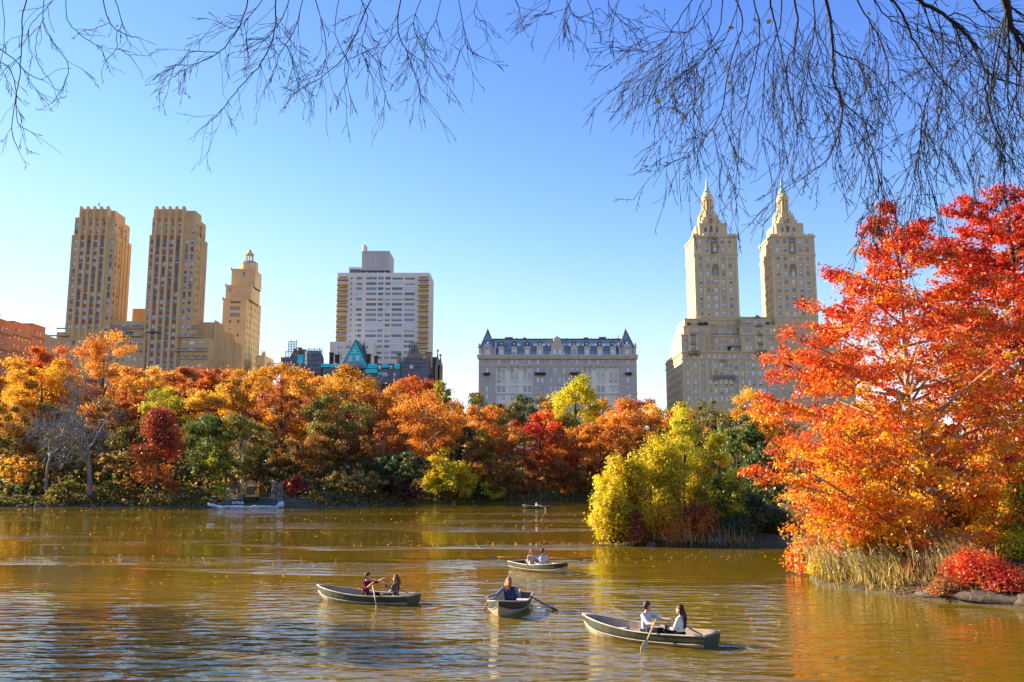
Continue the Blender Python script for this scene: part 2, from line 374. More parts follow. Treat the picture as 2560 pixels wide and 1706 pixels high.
def tower_a(front, cols, wide, fins, crown, sidedepth, extra_rows=()):
    x0, x1 = WX(front[0], 642, D), WX(front[1], 642, D); ys = D; ye = D + sidedepth
    zs1, zs2, zc, zt = WZ(544, D), WZ(588, D), WZ(523, D), WZ(516.5, D)
    rows = rowsA + list(extra_rows)
    F = rects_px([(a - .6, b_ + .6) for a, b_ in cols], rows, D, 642, 12.2); Wd = rects_px(wide, rows, D, 642, 11)
    ny = 5; ysd = [ye - sidedepth * (k + .62) / ny for k in range(ny)]
    Rr = [(y - .55, y + .55, WZ(r + 5.5, D), WZ(r - 5.5, D)) for y in ysd for r in rows]
    mb = MB(); mb.block(x0, x1, ys, ye, g0, zs2, F + Wd, Rr, ())
    F2 = rects_px(cols[:4], [560, 579], D, 642, 9.5); dx = [(q[0] + .5, q[1] + .5, q[2], q[3]) for q in F2]
    W2 = rects_px([wide[0]], [561, 580], D, 642, 9) + rects_px([cols[-1]], [561, 580], D, 642, 9)
    R2 = [(y - .5, y + .5, WZ(r + 4.5, D), WZ(r - 4.5, D)) for y in ysd[1:] for r in (562, 581)]
    W2 = [(max(q[0], x0 + 1.0), min(q[1], x1 - 1.0), q[2], q[3]) for q in W2]
    mb.block(x0 + .9, x1 - .9, ys + .01, ye - .9, zs2 - .01, zs1, dx + W2, R2)
    cx0, cx1 = WX(crown[0], 542, D), WX(crown[1], 542, D)
    mb.block(cx0, cx1, ys + .02, ye - 3, zs1 - .01, zc); mb.box(cx1 - .01, x1 - 2.6, ys + 3.2, ye - 2.5, zs1 - .01, WZ(522, D))
    mb.build('wall', TANB, A)
    for q, st in ((F, 'pair'), (Wd, 'strip3')): put_windows(A, 'F', ys, q, st, FR_BROWN)
    put_windows(A, 'R', x1, Rr, 'hung', FR_BROWN); put_windows(A, 'F', ys + .01, dx, 'hung', FR_BROWN); put_windows(A, 'F', ys + .01, W2, 'strip3', FR_BROWN)
    put_windows(A, 'R', x1 - .9, R2, 'hung', FR_BROWN); acs(A, 'F', ys, F, .16, ACM)
    for k, f in enumerate(fins):
        mb = MB(); x = WX(f, 642, D); mb.box(x - .55, x + .55, ys - .45, ys + .3, g0, zs1)
        mb.box(x - .5, x + .5, ys - .4, ys + 2.2, zs1, zt - .5); mb.frustum(x, ys + .5, zt - .5, zt, 1.0, 1.8, .9, 1.1, oy=-.35)
        mb.build('pier', TANP, A)
        if k < len(fins) - 1:
            mb = MB(); xm = x + (WX(fins[k + 1], 642, D) - x) / 2
            for dxx in (-.55, .55): mb.box(xm + dxx - .16, xm + dxx + .16, ys - .25, ys + .1, zs1 - 1.5, zc - .3)
            mb.build('fluting', TANP, A)
    for c in cols[:4]:
        xa, xb = WX(c[0], 642, D) - .1, WX(c[1], 642, D) + .1
        sp = [(xa, xb, WZ(rows[i + 1] - 6.4, D), WZ(rows[i] + 6.6, D)) for i in range(len(rows) - 1)] + [(xa + .3, xb + .3, WZ(553, D), WZ(546, D)), (xa, xb, WZ(598, D), WZ(588.5, D))]
        for q in sp: mb = MB(); mb.box(q[0], q[1], ys - .06, ys + .02, q[2], q[3]); mb.build('brick_spandrel', REDB, A)
    for k in range(3):
        mb = MB(); y = ys + sidedepth * (.42 + .2 * k); mb.box(x1 - .2, x1 + .4, y - .5, y + .5, g0, zs1 - 2 - 3.5 * k); mb.build('pier', TANP, A)
tower_a((176, 287), [(199.7, 206.8), (216.6, 224), (232.9, 240.3), (250, 257), (273.7, 279.8)], [(182.0, 191.5)], (195, 211.6, 228.5, 245.3, 262), (198, 270), 17)
tower_a((371, 491), [(389.5, 396.5), (406.6, 413.8), (423.4, 430.8), (440, 447.2), (462.2, 468.4), (476.2, 482.4)], [(375.4, 381.4)], (385, 401.7, 418.5, 435.4, 453), (384, 462), 14, (836.5, 855.6, 876, 897.5, 915))
# base, terraces, side wing
mb = MB(); bx0, bx1 = WX(150, 840, D), WX(521, 860, D); bxa, bxb = WX(366, 860, D), WX(455, 860, D)
bcols = [(168 + k * 15.5, 175 + k * 15.5) for k in range(7)] + [(280, 287), (296, 303), (310, 317), (325, 331), (334, 346), (352, 360)]
br = rects_px(bcols, [858, 878, 899], D, 860, 10)
rc = rects_px([(458, 466), (474, 488), (500, 508)], [858, 876, 896, 915], D, 860, 9.5)
mb.block(bx0, bxa, D - 1.2, D + 8, g0, WZ(846, D), br); mb.block(bxb, bx1, D - 1.2, D + 8, g0, WZ(846, D), rc); put_windows(A, 'F', D - 1.2, br, 'pair', FR_BROWN); put_windows(A, 'F', D - 1.2, rc, 'strip3', FR_WHITE)
mid = rects_px([(302, 317), (321, 327), (333, 349)], [816, 836], D + 1, 820, 9)
mb.block(WX(272, 820, D), WX(372, 820, D), D + 1, D + 14, g0, WZ(803, D + 1), mid); put_windows(A, 'F', D + 1, mid, 'strip3', FR_WHITE)
mb.block(WX(140, 840, D), WX(170, 840, D), D + .5, D + 12, g0, WZ(830, D)); mb.box(WX(305, 790, D + 9), WX(351, 790, D + 9), D + 20, D + 28, 60, WZ(776, D + 24))
mb.build('wall', TANB, A)
for (a, b_, py, yy) in ((142, 164, 823, D - .6), (127, 172, 842, D - 1.9), (276, 357, 822, D), (276, 357, 843, D - 2), (447, 511, 845, D - 2.2), (478, 500, 823, D - 1.2), (438, 523, 880, D - 2.2), (450, 523, 899, D - 1.9)):
    xa, xb = WX(a, py, D), WX(b_, py, D); z = WZ(py, D); mb = MB(); mb.box(xa, xb, yy, yy + 1.6, z, z + .45); mb.build('balcony_slab', SLAB, A); railing(A, xa + .1, xb - .1, yy + .1, yy + 1.5, z + .45, 1.0, sides=('F',))
for a, b_ in ((298, 336), (372, 405)):
    mb = MB(); z = WZ(831, D); mb.box(WX(a, 830, D), WX(b_, 830, D), D - 2.6, D - .9, z - .4, z); mb.build('awning', plain('green_awning', (.01, .22, .10), .7), A)
xw = bx1; segs = [(8, 20, 806), (20, 36, 826), (36, 50, 852)]
for ya, yb, py in segs:
    zt = WZ(py, D + ya); mb = MB(); k = int((yb - ya) / 2.6)
    Rr = [(D + ya + 1.3 + i * 2.6 - .5, D + ya + 1.3 + i * 2.6 + .5, z, z + 1.9) for i in range(k) for z in np.arange(22, zt - 3, 3.35)]
    mb.block(xw - 16, xw - .02, D + ya, D + yb, g0, zt, (), Rr); mb.build('wall', TANB, A); put_windows(A, 'R', xw - .02, Rr, 'hung', FR_BROWN)
    for i in range(k + 1):
        mb = MB(); y = D + ya + i * 2.6; mb.box(xw - .3, xw + .4, y - .4, y + .4, g0, zt + .8); mb.build('pier', TANP, A)
mb = MB(); mb.tube([P3(247, 517, D + 5), P3(247, 508, D + 5)], .25, 6); mb.tube([P3(245, 513, D + 5), P3(250, 507, D + 5)], .18, 5); mb.build('rooftop_antenna', RAIL, A)

# ---- B: slim beige tower with domed lantern
SANDB = wallmat('sand_brick', (.62, .47, .245), (.51, .375, .185)); SANDT = plain('sand_terracotta', (.62, .44, .23), .8, scale=.8); ZINC = plain('zinc_dome', (.22, .25, .29), .5, scale=.6)
D = 470.0
B = thing('lantern_tower', 'slim beige tower topped by a small dome and open lantern', 'building', (WX(600, 800, D), D, 12)); B['_world'] = 1
mb = MB(); X = lambda px, py=780: WX(px, py, D); Z = lambda py: WZ(py, D)
Fb = rects_px([(575.5, 600)], [754, 771, 787.5], D, 780, 9) ; Fs = rects_px([(574, 579), (594, 599)], [804, 821, 838, 855, 872, 889, 906], D, 780, 8)
Rb = [(y - .5, y + .5, Z(r + 4), Z(r - 4)) for y in (D + 3, D + 7, D + 11, D + 15, D + 19, D + 23) for r in range(748, 920, 17)]
mb.block(X(556.5), X(616), D, D + 14, 10, Z(749), Fb + Fs, [q for q in Rb if q[1] < D + 13]); mb.block(X(600), X(617.5), D + 8, D + 26, 10, Z(742), (), [q for q in Rb if q[0] > D + 8.5])
put_windows(B, 'F', D, Fb, 'strip', FR_BROWN); put_windows(B, 'F', D, Fs, 'hung', FR_BROWN); put_windows(B, 'R', X(616), [q for q in Rb if q[1] < D + 13], 'hung', FR_BROWN); put_windows(B, 'R', X(617.5), [q for q in Rb if q[0] > D + 14.5], 'hung', FR_BROWN)
F3 = rects_px([(571, 575), (595, 599.5), (617, 621)], [724], D, 730, 9)
mb.block(X(562, 730), X(626, 730), D + 1.5, D + 18, Z(749.3), Z(714), F3); put_windows(B, 'F', D + 1.5, F3, 'hung', FR_BROWN)
F4 = rects_px([(596.5, 600), (603, 606.5)], [682], D, 690, 11)
mb.block(X(573, 690), X(633, 690), D + 4, D + 16, Z(714.3), Z(671), F4); put_windows(B, 'F', D + 4, F4, 'hung', FR_BROWN)
mb.lathe(X(609, 660), D + 10, [(4.9, Z(671.2)), (4.7, Z(653)), (4.9, Z(652)), (4.9, Z(650))], 8, rot=.39)
mb.build('wall', SANDB, B)
mb = MB(); mb.lathe(X(610, 647), D + 10, [(4.7, Z(650)), (4.2, Z(646.5)), (3.2, Z(644)), (2.2, Z(643))], 12); mb.build('dome', ZINC, B)
cx = X(610.5, 635)
for k in range(8):
    a = k * math.pi / 4 + .3; mb = MB(); mb.tube([(cx + 1.8 * math.cos(a), D + 10 + 1.8 * math.sin(a), Z(644)), (cx + 1.8 * math.cos(a), D + 10 + 1.8 * math.sin(a), Z(627))], .34, 6); mb.build('lantern_column', SANDT, B)
mb = MB(); mb.lathe(cx, D + 10, [(2.4, Z(627)), (2.3, Z(624)), (1.4, Z(621)), (.8, Z(616)), (.25, Z(611.5))], 10); mb.build('lantern_roof', SANDT, B)
for px, py, dy in ((557, 749, .4), (616, 749, .4), (562, 714, 1.8), (626, 714, 1.8), (573, 671, 4.3), (633, 671, 4.3)):
    mb = MB(); z = Z(py); mb.frustum(X(px, py), D + dy, z, z + 1.4, .9, .9, .5, .5); mb.build('finial', SANDT, B)
for py, xa, xb, yy in ((750, 555.5, 617, D - .5), (715, 561, 627, D + 1.1), (672, 572, 634, D + 3.6), (857, 556, 617, D - .25)):
    mb = MB(); mb.box(X(xa, py), X(xb, py), yy, yy + 2, Z(py), Z(py) + .8); mb.build('cornice', SANDT, B)
mb = MB(); fr = rects_px([(650, 656)], [901, 918], D, 900, 9); mb.block(X(645, 895), X(667, 895), D - 4, D + 14, 10, Z(891), fr); wg = mb.build('wing', SANDB, B); put_windows(wg, 'F', D - 4, fr, 'hung', FR_BROWN)
for px in (660.5, 665.5):
    mb = MB(); mb.frustum(X(px, 890), D - 3, Z(891.5), Z(884), 1.0, 1.0, .7, .7); mb.frustum(X(px, 890), D - 3, Z(884), Z(878), .7, .7, .1, .1); mb.build('pinnacle', SANDT, B)

# ---- C: red brick house at the far left and a grey-tan one behind it
BRICK = wallmat('red_brick', (.46, .19, .105), (.37, .145, .085))
C_ = thing('red_brick_house', 'red brick apartment house cut off by the left edge of the view', 'building', (-228, 400, 12)); C_['_world'] = 1
mb = MB(); xr = -224.0
for (ya, yb, py) in ((388, 408, 792), (408, 424, 806), (424, 436, 812)):
    zt = WZ(py, ya + 4); zz = [zt - 3 - 3.6 * k for k in range(6)]
    Rr = [(y - .6, y + .6, z - 1.9, z) for y in np.arange(ya + 2, yb - 1, 3.2) for z in zz]
    mb.block(xr - 30, xr, ya, yb, 10, zt, (), Rr); put_windows(C_, 'R', xr, Rr, 'hung', FR_WHITE)
    m2 = MB(); m2.box(xr - 1, xr + .5, ya, yb - .05, zt - 6.2, zt - 5.7); m2.box(xr - 1, xr + .4, ya, yb - .05, zt - 13.4, zt - 12.9); m2.build('string_course', plain('brownstone_course', (.25, .15, .10), .8), C_)
mb.build('wall', BRICK, C_)
for y, h in ((398, 5.0), (414, 3.6), (430, 4.2)):
    mb = MB(); z = WZ(798, 404); mb.box(xr - 6, xr - 3, y, y + 4, z - 6, z + h - 3); mb.build('chimney', BRICK, C_)
Cb = thing('grey_tan_house', 'low grey-tan house end between red brick house and slab towers', 'building', (WX(97, 840, 445), 445, 12)); Cb['_world'] = 1
mb = MB(); fr = rects_px([(84, 87), (93, 96), (103, 106)], [851, 866], 445, 850, 8); mb.block(WX(70, 840, 445), WX(113, 840, 445), 445, 460, 10, WZ(838, 445), fr); mb.build('wall', plain('grey_tan_render', (.30, .25, .19), .9, scale=.5), Cb); put_windows(Cb, 'F', 445, fr, 'hung', FR_GREY)
mb = MB(); mb.box(WX(76, 832, 450), WX(108, 832, 450), 449, 457, WZ(839, 450), WZ(833, 450)); mb.build('roof_parapet', SLAB, Cb)

# ---- E: tall white apartment block with ochre balconies
WHB = wallmat('white_brick', (.72, .705, .62), (.63, .61, .535)); CONC = wallmat('bare_concrete', (.50, .50, .465), (.41, .405, .38)); OCH = plain('ochre_balcony_panel', (.66, .38, .10), .7, scale=1)
D = 480.0
E = thing('white_apartment_tower', 'tall white apartment block with ochre balcony stacks and grey rooftop tank house', 'building', (WX(958, 800, D), D, 12)); E['_world'] = 1
zx = lambda x: 660 + x / 3.9208
zy = lambda y: 580 + y / 3.9208
rows = [zy(q) for q in (455, 507, 557, 608, 659, 711, 762, 813, 863, 915, 967, 1019, 1071, 1123, 1184, 1235)]
ref = 758.5
s5 = rects_px([(zx(998), zx(1100)), (zx(1252), zx(1355)), (zx(1375), zx(1476))], rows, D, ref, 6.8); s3 = rects_px([(zx(902), zx(958)), (zx(1115), zx(1167)), (zx(1186), zx(1236))], rows, D, ref, 6.8)
s1 = rects_px([(zx(845), zx(862))], rows, D, ref, 5); bal = rects_px([(zx(724), zx(812)), (zx(1520), zx(1608))], rows, D, ref, 8.5)
mb = MB(); x0, x1 = WX(zx(715), ref, D), WX(zx(1620), ref, D); zt = WZ(zy(401), D)
mb.block(x0, x1, D, D + 22, 10, zt, s5 + s3 + s1 + bal, depth=.25); mb.build('wall', WHB, E)
put_windows(E, 'F', D, s5, 'strip', FR_GREY, .2, (2, 6, 5, 2, 1, 3)); put_windows(E, 'F', D, s3, 'strip3', FR_GREY, .2, (2, 6, 5, 2, 1, 3)); put_windows(E, 'F', D, s1, 'hung', FR_GREY, .2, (0, 3, 5, 1, 0, 2)); put_windows(E, 'F', D, bal, 'strip3', FR_GREY, .24, (1, 3, 5, 0, 1, 1))
for q in bal:
    mb = MB(); mb.box(q[0] - .5, q[1] + .5, D - 1.5, D - .002, q[2] - .5, q[2] - .22); mb.build('balcony_slab', plain('balcony_concrete', (.25, .23, .21), .8) if 'balcony_concrete' not in bpy.data.materials else bpy.data.materials['balcony_concrete'], E)
    mb = MB(); w = (q[1] - q[0] + .9) / 4
    for k in range(4): mb.box(q[0] - .45 + k * w + .06, q[0] - .45 + (k + 1) * w - .06, D - 1.5, D - 1.42, q[2] - .15, q[2] + .85)
    mb.build('balcony_panels', OCH, E)
for k in range(4):
    mb = MB(); y = D + 3 + k * 5.2; mb.box(x1 - .1, x1 + .5, y, y + 1.6, 10, zt - .4); mb.build('pier', WHB, E)
mb = MB(); pz0, pz1 = WZ(zy(372), D), WZ(zy(178), D); px0, px1 = WX(zx(953), 650, D), WX(zx(1224), 650, D)
mb.box(px0, px1, D + 2, D + 21, pz0, pz1)
mb.build('tank_house', CONC, E)
for k in range(1, 5):
    mb = MB(); x = px0 + (px1 - px0) * k / 5; mb.box(x - .1, x + .1, D + 1.9, D + 2.05, pz0 + .2, pz1 - .2); mb.build('joint_rib', CONC, E)
mb = MB(); mb.box(px0 - .3, px1 + .3, D + 1.4, D + 20, pz0 - .5, pz0 - .02); mb.build('canopy', plain('slate_edge', (.10, .12, .16), .6), E)
mb = MB(); mb.box(px0 + .4, px1 - .4, D + 3, D + 20, zt - .2, pz0 - .5); mb.build('glazed_lobby', G_BLUE, E)
for xx in (zx(1000), zx(1063), zx(1112), zx(1180)):
    mb = MB(); x = WX(xx, 680, D); mb.box(x - .4, x + .4, D + 2, D + 2.8, zt, pz0 - .52); mb.build('column', WHB, E)
mb = MB(); mb.box(WX(zx(822), 670, D), px0 - .5, D + 3, D + 14, zt - .1, WZ(zy(332), D)); mb.build('penthouse', WHB, E)
mb = MB(); mb.box(WX(zx(834), 682, D), px0 - .9, D + 2.6, D + 2.95, zt + .1, zt + 2.4); mb.build('terrace_window', G_DARK, E)
for xx, yt, r in ((965, 102, 1.0), (985, 120, .6)):
    mb = MB(); x = WX(zx(xx), 620, D); mb.lathe(x, D + 6, [(r, pz1 - .5), (r, WZ(zy(yt), D))], 10); mb.build('chimney', plain('white_flue', (.6, .57, .55), .7) if xx == 965 else CONC, E)
mb = MB(); Dl = D - 12; fr = rects_px([(zx(725), zx(740)), (zx(757), zx(768)), (zx(800), zx(850)), (zx(1000), zx(1022))], [zy(1131), zy(1186), zy(1238)], Dl, 880, 6.8)
mb.block(WX(zx(645), 870, Dl), WX(zx(1066), 870, Dl), Dl, D - .5, 10, WZ(zy(1077), Dl), fr, [(Dl + 3, Dl + 4.5, WZ(zy(q), Dl), WZ(zy(q), Dl) + 1.5) for q in (1145, 1200, 1250)]); lw = mb.build('low_wing', WHB, E); put_windows(lw, 'F', Dl, fr, 'hung', FR_GREY, .2)

# ---- F: gabled block under repair, wrapped in scaffold and turquoise sheeting
D = 402.0
TURQ, n, l, b = nt('turquoise_sheeting'); l.new(ramp(n, l, noise(n, l, .5, 5, stretch=(1, 1, 2.5)), [(.3, (.0, .50, .58)), (.7, (.01, .80, .86))]), b.inputs['Base Color']); b.inputs['Roughness'].default_value = .45
NET, n, l, b = nt('scaffold_netting'); l.new(ramp(n, l, noise(n, l, .6, 5, stretch=(1, 1, .5)), [(.3, (.18, .21, .28)), (.7, (.34, .37, .45))]), b.inputs['Base Color']); b.inputs['Roughness'].default_value = .9; b.inputs['Alpha'].default_value = .82
SLATE = plain('dark_slate_roof', (.07, .085, .11), .5, scale=1.5, bmp=.02); TANS = plain('tan_stone_gable', (.28, .21, .155), .9, scale=.5); SCAF = plain('scaffold_tube', (.10, .11, .14), .5); CHIM = plain('sooty_chimney_brick', (.055, .045, .045), .9); OCHIM = plain('ochre_chimney_brick', (.38, .25, .12), .9)
Fh = thing('gabled_house_under_repair', 'dark steep-roofed gabled block under scaffold with turquoise sheeting on its central gable', 'building', (WX(890, 910, D), D, 12)); Fh['_world'] = 1
X = lambda x, y=1300: WX(zx(x), zy(y), D); Z = lambda y: WZ(zy(y), D)
wr = [(X(a), X(a + 28), Z(1350), Z(1318)) for a in (1130, 1240, 1440)] + [(X(a), X(a + 22), Z(1425), Z(1395)) for a in (1175, 1200, 1280)]
mb = MB(); mb.block(X(215), X(1660), D, D + 30, 10, Z(1330), [w for w in wr if w[3] < Z(1330)]); mb.build('wall', plain('brownish_brick_wall', (.16, .13, .12), .9, scale=.6), Fh)
mb = MB(); mb.frustum((X(400) + X(1500)) / 2, D + 12, Z(1330), Z(1297), X(1500) - X(400), 26, X(1480) - X(420), 16, 0); mb.build('roof', SLATE, Fh)
mb = MB(); mb.box(X(575), X(1340), D + 3.8, D + 4.3, Z(1297), Z(1285))
for k in range(40):
    x = X(575) + (X(1340) - X(575)) * k / 39; mb.box(x - .12, x + .12, D + 3.9, D + 4.2, Z(1285), Z(1279 - (k % 2) * 3))
mb.build('ridge_cresting', CHIM, Fh)
# turquoise gable: a solid gable with timber edges
def gable(xa, xb, xm, yb, yt, y0, y1, mat, name):
    mb = MB(); v = [(X(xa), y0, Z(yb)), (X(xb), y0, Z(yb)), (X(xm, yt), y0, Z(yt)), (X(xa), y1, Z(yb)), (X(xb), y1, Z(yb)), (X(xm, yt), y1, Z(yt))]
    mb.add(v, ((0, 1, 2), (4, 3, 5), (0, 2, 5, 3), (1, 4, 5, 2), (0, 3, 4, 1))); return mb.build(name, mat, Fh)
gable(752, 1042, 908, 1345, 1058, D - 2, D + 16, SLATE, 'gable_roof')
g = gable(768, 1026, 908, 1343, 1083, D - 2.25, D - 1.95, TURQ, 'gable_sheeting')
for k, y in enumerate((1120, 1150, 1180, 1210, 1245, 1280, 1310)):
    mb = MB(); t = (y - 1083) / 260; mb.box(X(908 - 140 * t + 4), X(908 + 118 * t - 4), D - 2.34, D - 2.2, Z(y) - .09, Z(y) + .09); mb.build('batten', SCAF, Fh)
for q in (((885, 1195), (912, 1192), (908, 1157), (888, 1157)), ((836, 1278), (866, 1276), (876, 1222), (846, 1226)), ((912, 1270), (944, 1268), (945, 1218), (903, 1220))):
    mb = MB(); v = [(X(a, c), D - 2.42, Z(c)) for a, c in q]; v2 = [(p[0], p[1] + .1, p[2]) for p in v]; mb.add(v + v2, ((0, 1, 2, 3), (7, 6, 5, 4), (0, 4, 5, 1), (1, 5, 6, 2), (2, 6, 7, 3), (3, 7, 4, 0))); mb.build('white_sheet_patch', plain('white_sheet', (.6, .62, .64), .6) if 'white_sheet' not in bpy.data.materials else bpy.data.materials['white_sheet'], Fh)
mb = MB(); mb.tube([(X(908, 1060), D, Z(1062)), (X(908, 1060), D, Z(806))], [.2, .1], 6); mb.ell((X(908, 1060), D, Z(803)), .28, .28, .28, 8, 5); mb.build('flagpole', plain('flagpole_paint', (.62, .48, .28), .5), Fh)
mb = MB(); mb.frustum(X(955), D + 6, Z(1230), Z(1055), 3.2, 3.2, .15, .15); mb.build('spire', plain('dull_green_copper', (.06, .13, .13), .6), Fh)
for a, b_, t, bt, mat in ((640, 672, 1192, 1330, CHIM), (695, 732, 1212, 1330, CHIM), (1082, 1108, 1225, 1330, CHIM), (1308, 1336, 1205, 1330, OCHIM), (330, 354, 1142, 1300, OCHIM), (362, 390, 1160, 1300, OCHIM), (1588, 1640, 1190, 1400, OCHIM), (1005, 1040, 1205, 1330, CHIM)):
    mb = MB(); mb.box(X(a), X(b_), D - .5, D + 2, Z(bt), Z(t)); c = mb.build('chimney', mat, Fh)
    mb = MB(); mb.box(X(a) - .3, X(b_) + .3, D - .8, D + 2.3, Z(t), Z(t - 7)); k = mb.build('chimney_cap', CHIM, c); k.matrix_parent_inverse = Matrix.Translation(-Vector(Fh.location)) @ Matrix.Identity(4); k.matrix_parent_inverse = Matrix.Identity(4)
def pyramid(xa, xb, xm, yb, yt, mat, name, y0=-1.5, dep=9.0, top=.08):
    mb = MB(); w = X(xb) - X(xa); mb.frustum((X(xa) + X(xb)) / 2, D + y0 + dep / 2, Z(yb), Z(yt), w, dep, w * top, dep * top, ox=X(xm) - (X(xa) + X(xb)) / 2); return mb.build(name, mat, Fh)
pyramid(205, 402, 290, 1335, 1135, TANS, 'gable_roof'); pyramid(1340, 1600, 1470, 1330, 1100, TANS, 'gable_roof', top=.1)
mb = MB(); mb.lathe(X(500), D + 3, [(X(572) - X(500), Z(1400)), (X(572) - X(500), Z(1240)), (X(560) - X(500), Z(1200)), (X(535) - X(500), Z(1178)), (.3, Z(1168))], 12); mb.build('round_turret', plain('grey_wrapped_turret', (.20, .21, .25), .8, scale=.7), Fh)
mb = MB(); mb.box(X(157), X(214), D + 1, D + 12, 10, Z(1226)); mb.build('side_wing', TANS, Fh)
mb = MB(); mb.box(X(1645), X(1698), D + 2, D + 30, 10, Z(1221)); mb.build('side_wing', plain('blue_grey_wall', (.075, .085, .11), .8), Fh)
for x, t in ((1703, 1150), (1731, 1195)):
    mb = MB(); mb.box(X(x) - 1.0, X(x) + 1.0, D - 2, D, 10, Z(1310)); mb.frustum(X(x), D - 1, Z(1310), Z(t + 25), 1.5, 1.5, .25, .25); mb.ell((X(x), D - 1, Z(t + 18)), .55, .55, .6, 8, 5); mb.frustum(X(x), D - 1, Z(t + 16), Z(t), .3, .3, .05, .05); mb.build('pinnacle', TANS, Fh)
def scaffold(xa, xb, yt, yb, y, lifts, bays, net=None):
    mb = MB(); x0, x1, z0, z1 = X(xa), X(xb), Z(yb), Z(yt)
    for i in range(bays + 1):
        x = x0 + (x1 - x0) * i / bays
        for dy in (0, 1.4): mb.box(x - .07, x + .07, y + dy - .07, y + dy + .07, z0, z1 + (.8 if i % 2 else 0))
    for j in range(lifts + 1):
        z = z0 + (z1 - z0) * j / lifts; mb.box(x0 - .2, x1 + .2, y - .05, y + .05, z - .06, z + .06); mb.box(x0 - .2, x1 + .2, y + 1.35, y + 1.45, z - .06, z + .06)
        if j: mb.box(x0 - .2, x1 + .2, y + .1, y + 1.3, z - .75, z - .68)
    s_ = mb.build('scaffold', SCAF, Fh)
    if net:
        for (na, nb, nt_, nbt) in net:
            m2 = MB(); m2.box(X(na), X(nb), y + .5, y + .54, Z(nbt), Z(nt_)); m2.build('netting', NET, Fh)
scaffold(248, 325, 1082, 1180, D - 3, 3, 3); scaffold(220, 415, 1180, 1400, D - 3.2, 5, 7, [(222, 412, 1235, 1400)]); scaffold(425, 575, 1158, 1400, D - 3, 5, 6, [(428, 572, 1175, 1390)])
scaffold(35, 155, 1292, 1400, D - 1, 3, 5, [(40, 150, 1330, 1400)]); scaffold(1345, 1620, 1245, 1520, D - 3.2, 7, 9, [(1350, 1618, 1270, 1510)]); scaffold(1430, 1505, 1092, 1190, D - 3, 3, 3)
scaffold(590, 1340, 1330, 1520, D - 3.1, 5, 22, [(790, 985, 1290, 1350), (590, 760, 1340, 1500), (1000, 1340, 1352, 1500)])
for a, b_, t, bt in ((575, 770, 1302, 1335), (1030, 1120, 1302, 1345), (1165, 1230, 1305, 1340), (1285, 1340, 1302, 1350), (1010, 1120, 1352, 1390), (345, 400, 1215, 1300), (1130, 1215, 1385, 1410)):
    mb = MB(); mb.box(X(a), X(b_), D - 3.35, D - 3.25, Z(bt), Z(t)); mb.build('sheeting_panel', TURQ, Fh)
for xm in (1075, 1195, 1400):
    gable(xm - 45, xm + 45, xm, 1420, 1335, D - 2.4, D + 1, SLATE, 'dormer_gable')
for q in wr:
    mb = MB(); mb.box(q[0] - .1, q[1] + .1, D - 3.4, D - 3.3, q[2] - .1, q[3] + .1); mb.build('window_surround', FR_WHITE, Fh)
    o = obj('window', win_mesh('pair', R_.choice((0, 1, 3)), FR_WHITE), Fh); o.location = ((q[0] + q[1]) / 2, D - 3.42, q[2]); o.scale = (q[1] - q[0], 1, q[3] - q[2])
# ---- G: mansard palace block
D = 400.0
STONE = wallmat('grey_pink_brick', (.54, .49, .42), (.445, .40, .345)); TRIM = plain('warm_stone_trim', (.58, .51, .41), .85, scale=.7); CREAM = plain('cream_wall', (.80, .76, .62), .8, var=.07, scale=.4); BLUER = plain('blue_slate_roof', (.21, .31, .37), .5, scale=1.2, bmp=.015); COPP = plain('maroon_ridge_trim', (.115, .05, .06), .6); DKG = plain('dark_green_copper', (.03, .06, .055), .6); IRON = plain('black_iron', (.012, .012, .016), .5)
G = thing('mansard_apartment_house', 'wide grey stone apartment house with blue slate mansard roof and pointed corner pavilions', 'building', (WX(1394, 900, D), D, 14)); G['_world'] = 1
gx = lambda x: 1160 + x / 4.902
gy = lambda y: 780 + y / 4.902
REF = 902
X = lambda x, y=600: WX(gx(x), REF, D); Z = lambda y: WZ(gy(y), D)
pairs = [430, 485, 588, 645, 748, 803, 905, 960, 1063, 1118, 1171, 1224, 1329, 1385, 1485, 1541, 1643, 1700, 1803, 1859]
ends = [282, 2007]
def wr(xs, hw, t, b_): return [(X(x - hw), X(x + hw), Z(b_), Z(t)) for x in xs]
nar = [x for x in pairs if 1050 < x < 1240]; oth = [x for x in pairs if x not in nar]
inbay = [x for x in oth if 388 < x < 848 or 1445 < x < 1905]; outb = [x for x in oth if x not in inbay]
top = wr(oth + ends, 16, 583, 641) + wr(nar, 12, 583, 641)
main = wr(outb + ends, 16, 685, 748) + wr(nar, 13, 685, 755) + wr(outb + ends, 16, 802, 868) + wr(nar, 13, 800, 870) + wr(outb + ends, 16, 910, 978) + wr(nar, 13, 910, 978) + wr(outb + ends, 16, 1010, 1070) + wr(nar, 13, 1010, 1070)
z0 = 12
mb = MB(); zc = Z(540); zb = Z(672)
mb.wall('F', D, X(180), X(2115), zb, zc, top, .3)
parts_x = [(180, 388), (848, 1445), (1905, 2115)]
for a, b_ in parts_x: mb.wall('F', D, X(a), X(b_), z0, zb, [q for q in main if X(a) < q[0] < X(b_)], .3)
mb.wall('R', X(2115), D, D + 40, z0, zc); mb.wall('L', X(180), D, D + 40, z0, zc); mb.quad((X(180), D, zc), (X(2115), D, zc), (X(2115), D + 40, zc), (X(180), D + 40, zc))
for xx in (388, 848, 1445, 1905): mb.quad((X(xx), D, z0), (X(xx), D + .8, z0), (X(xx), D + .8, zb), (X(xx), D, zb))
for a, b_ in ((388, 848), (1445, 1905)): mb.quad((X(a), D, zb), (X(b_), D, zb), (X(b_), D + .8, zb), (X(a), D + .8, zb))
mb.build('wall', STONE, G)
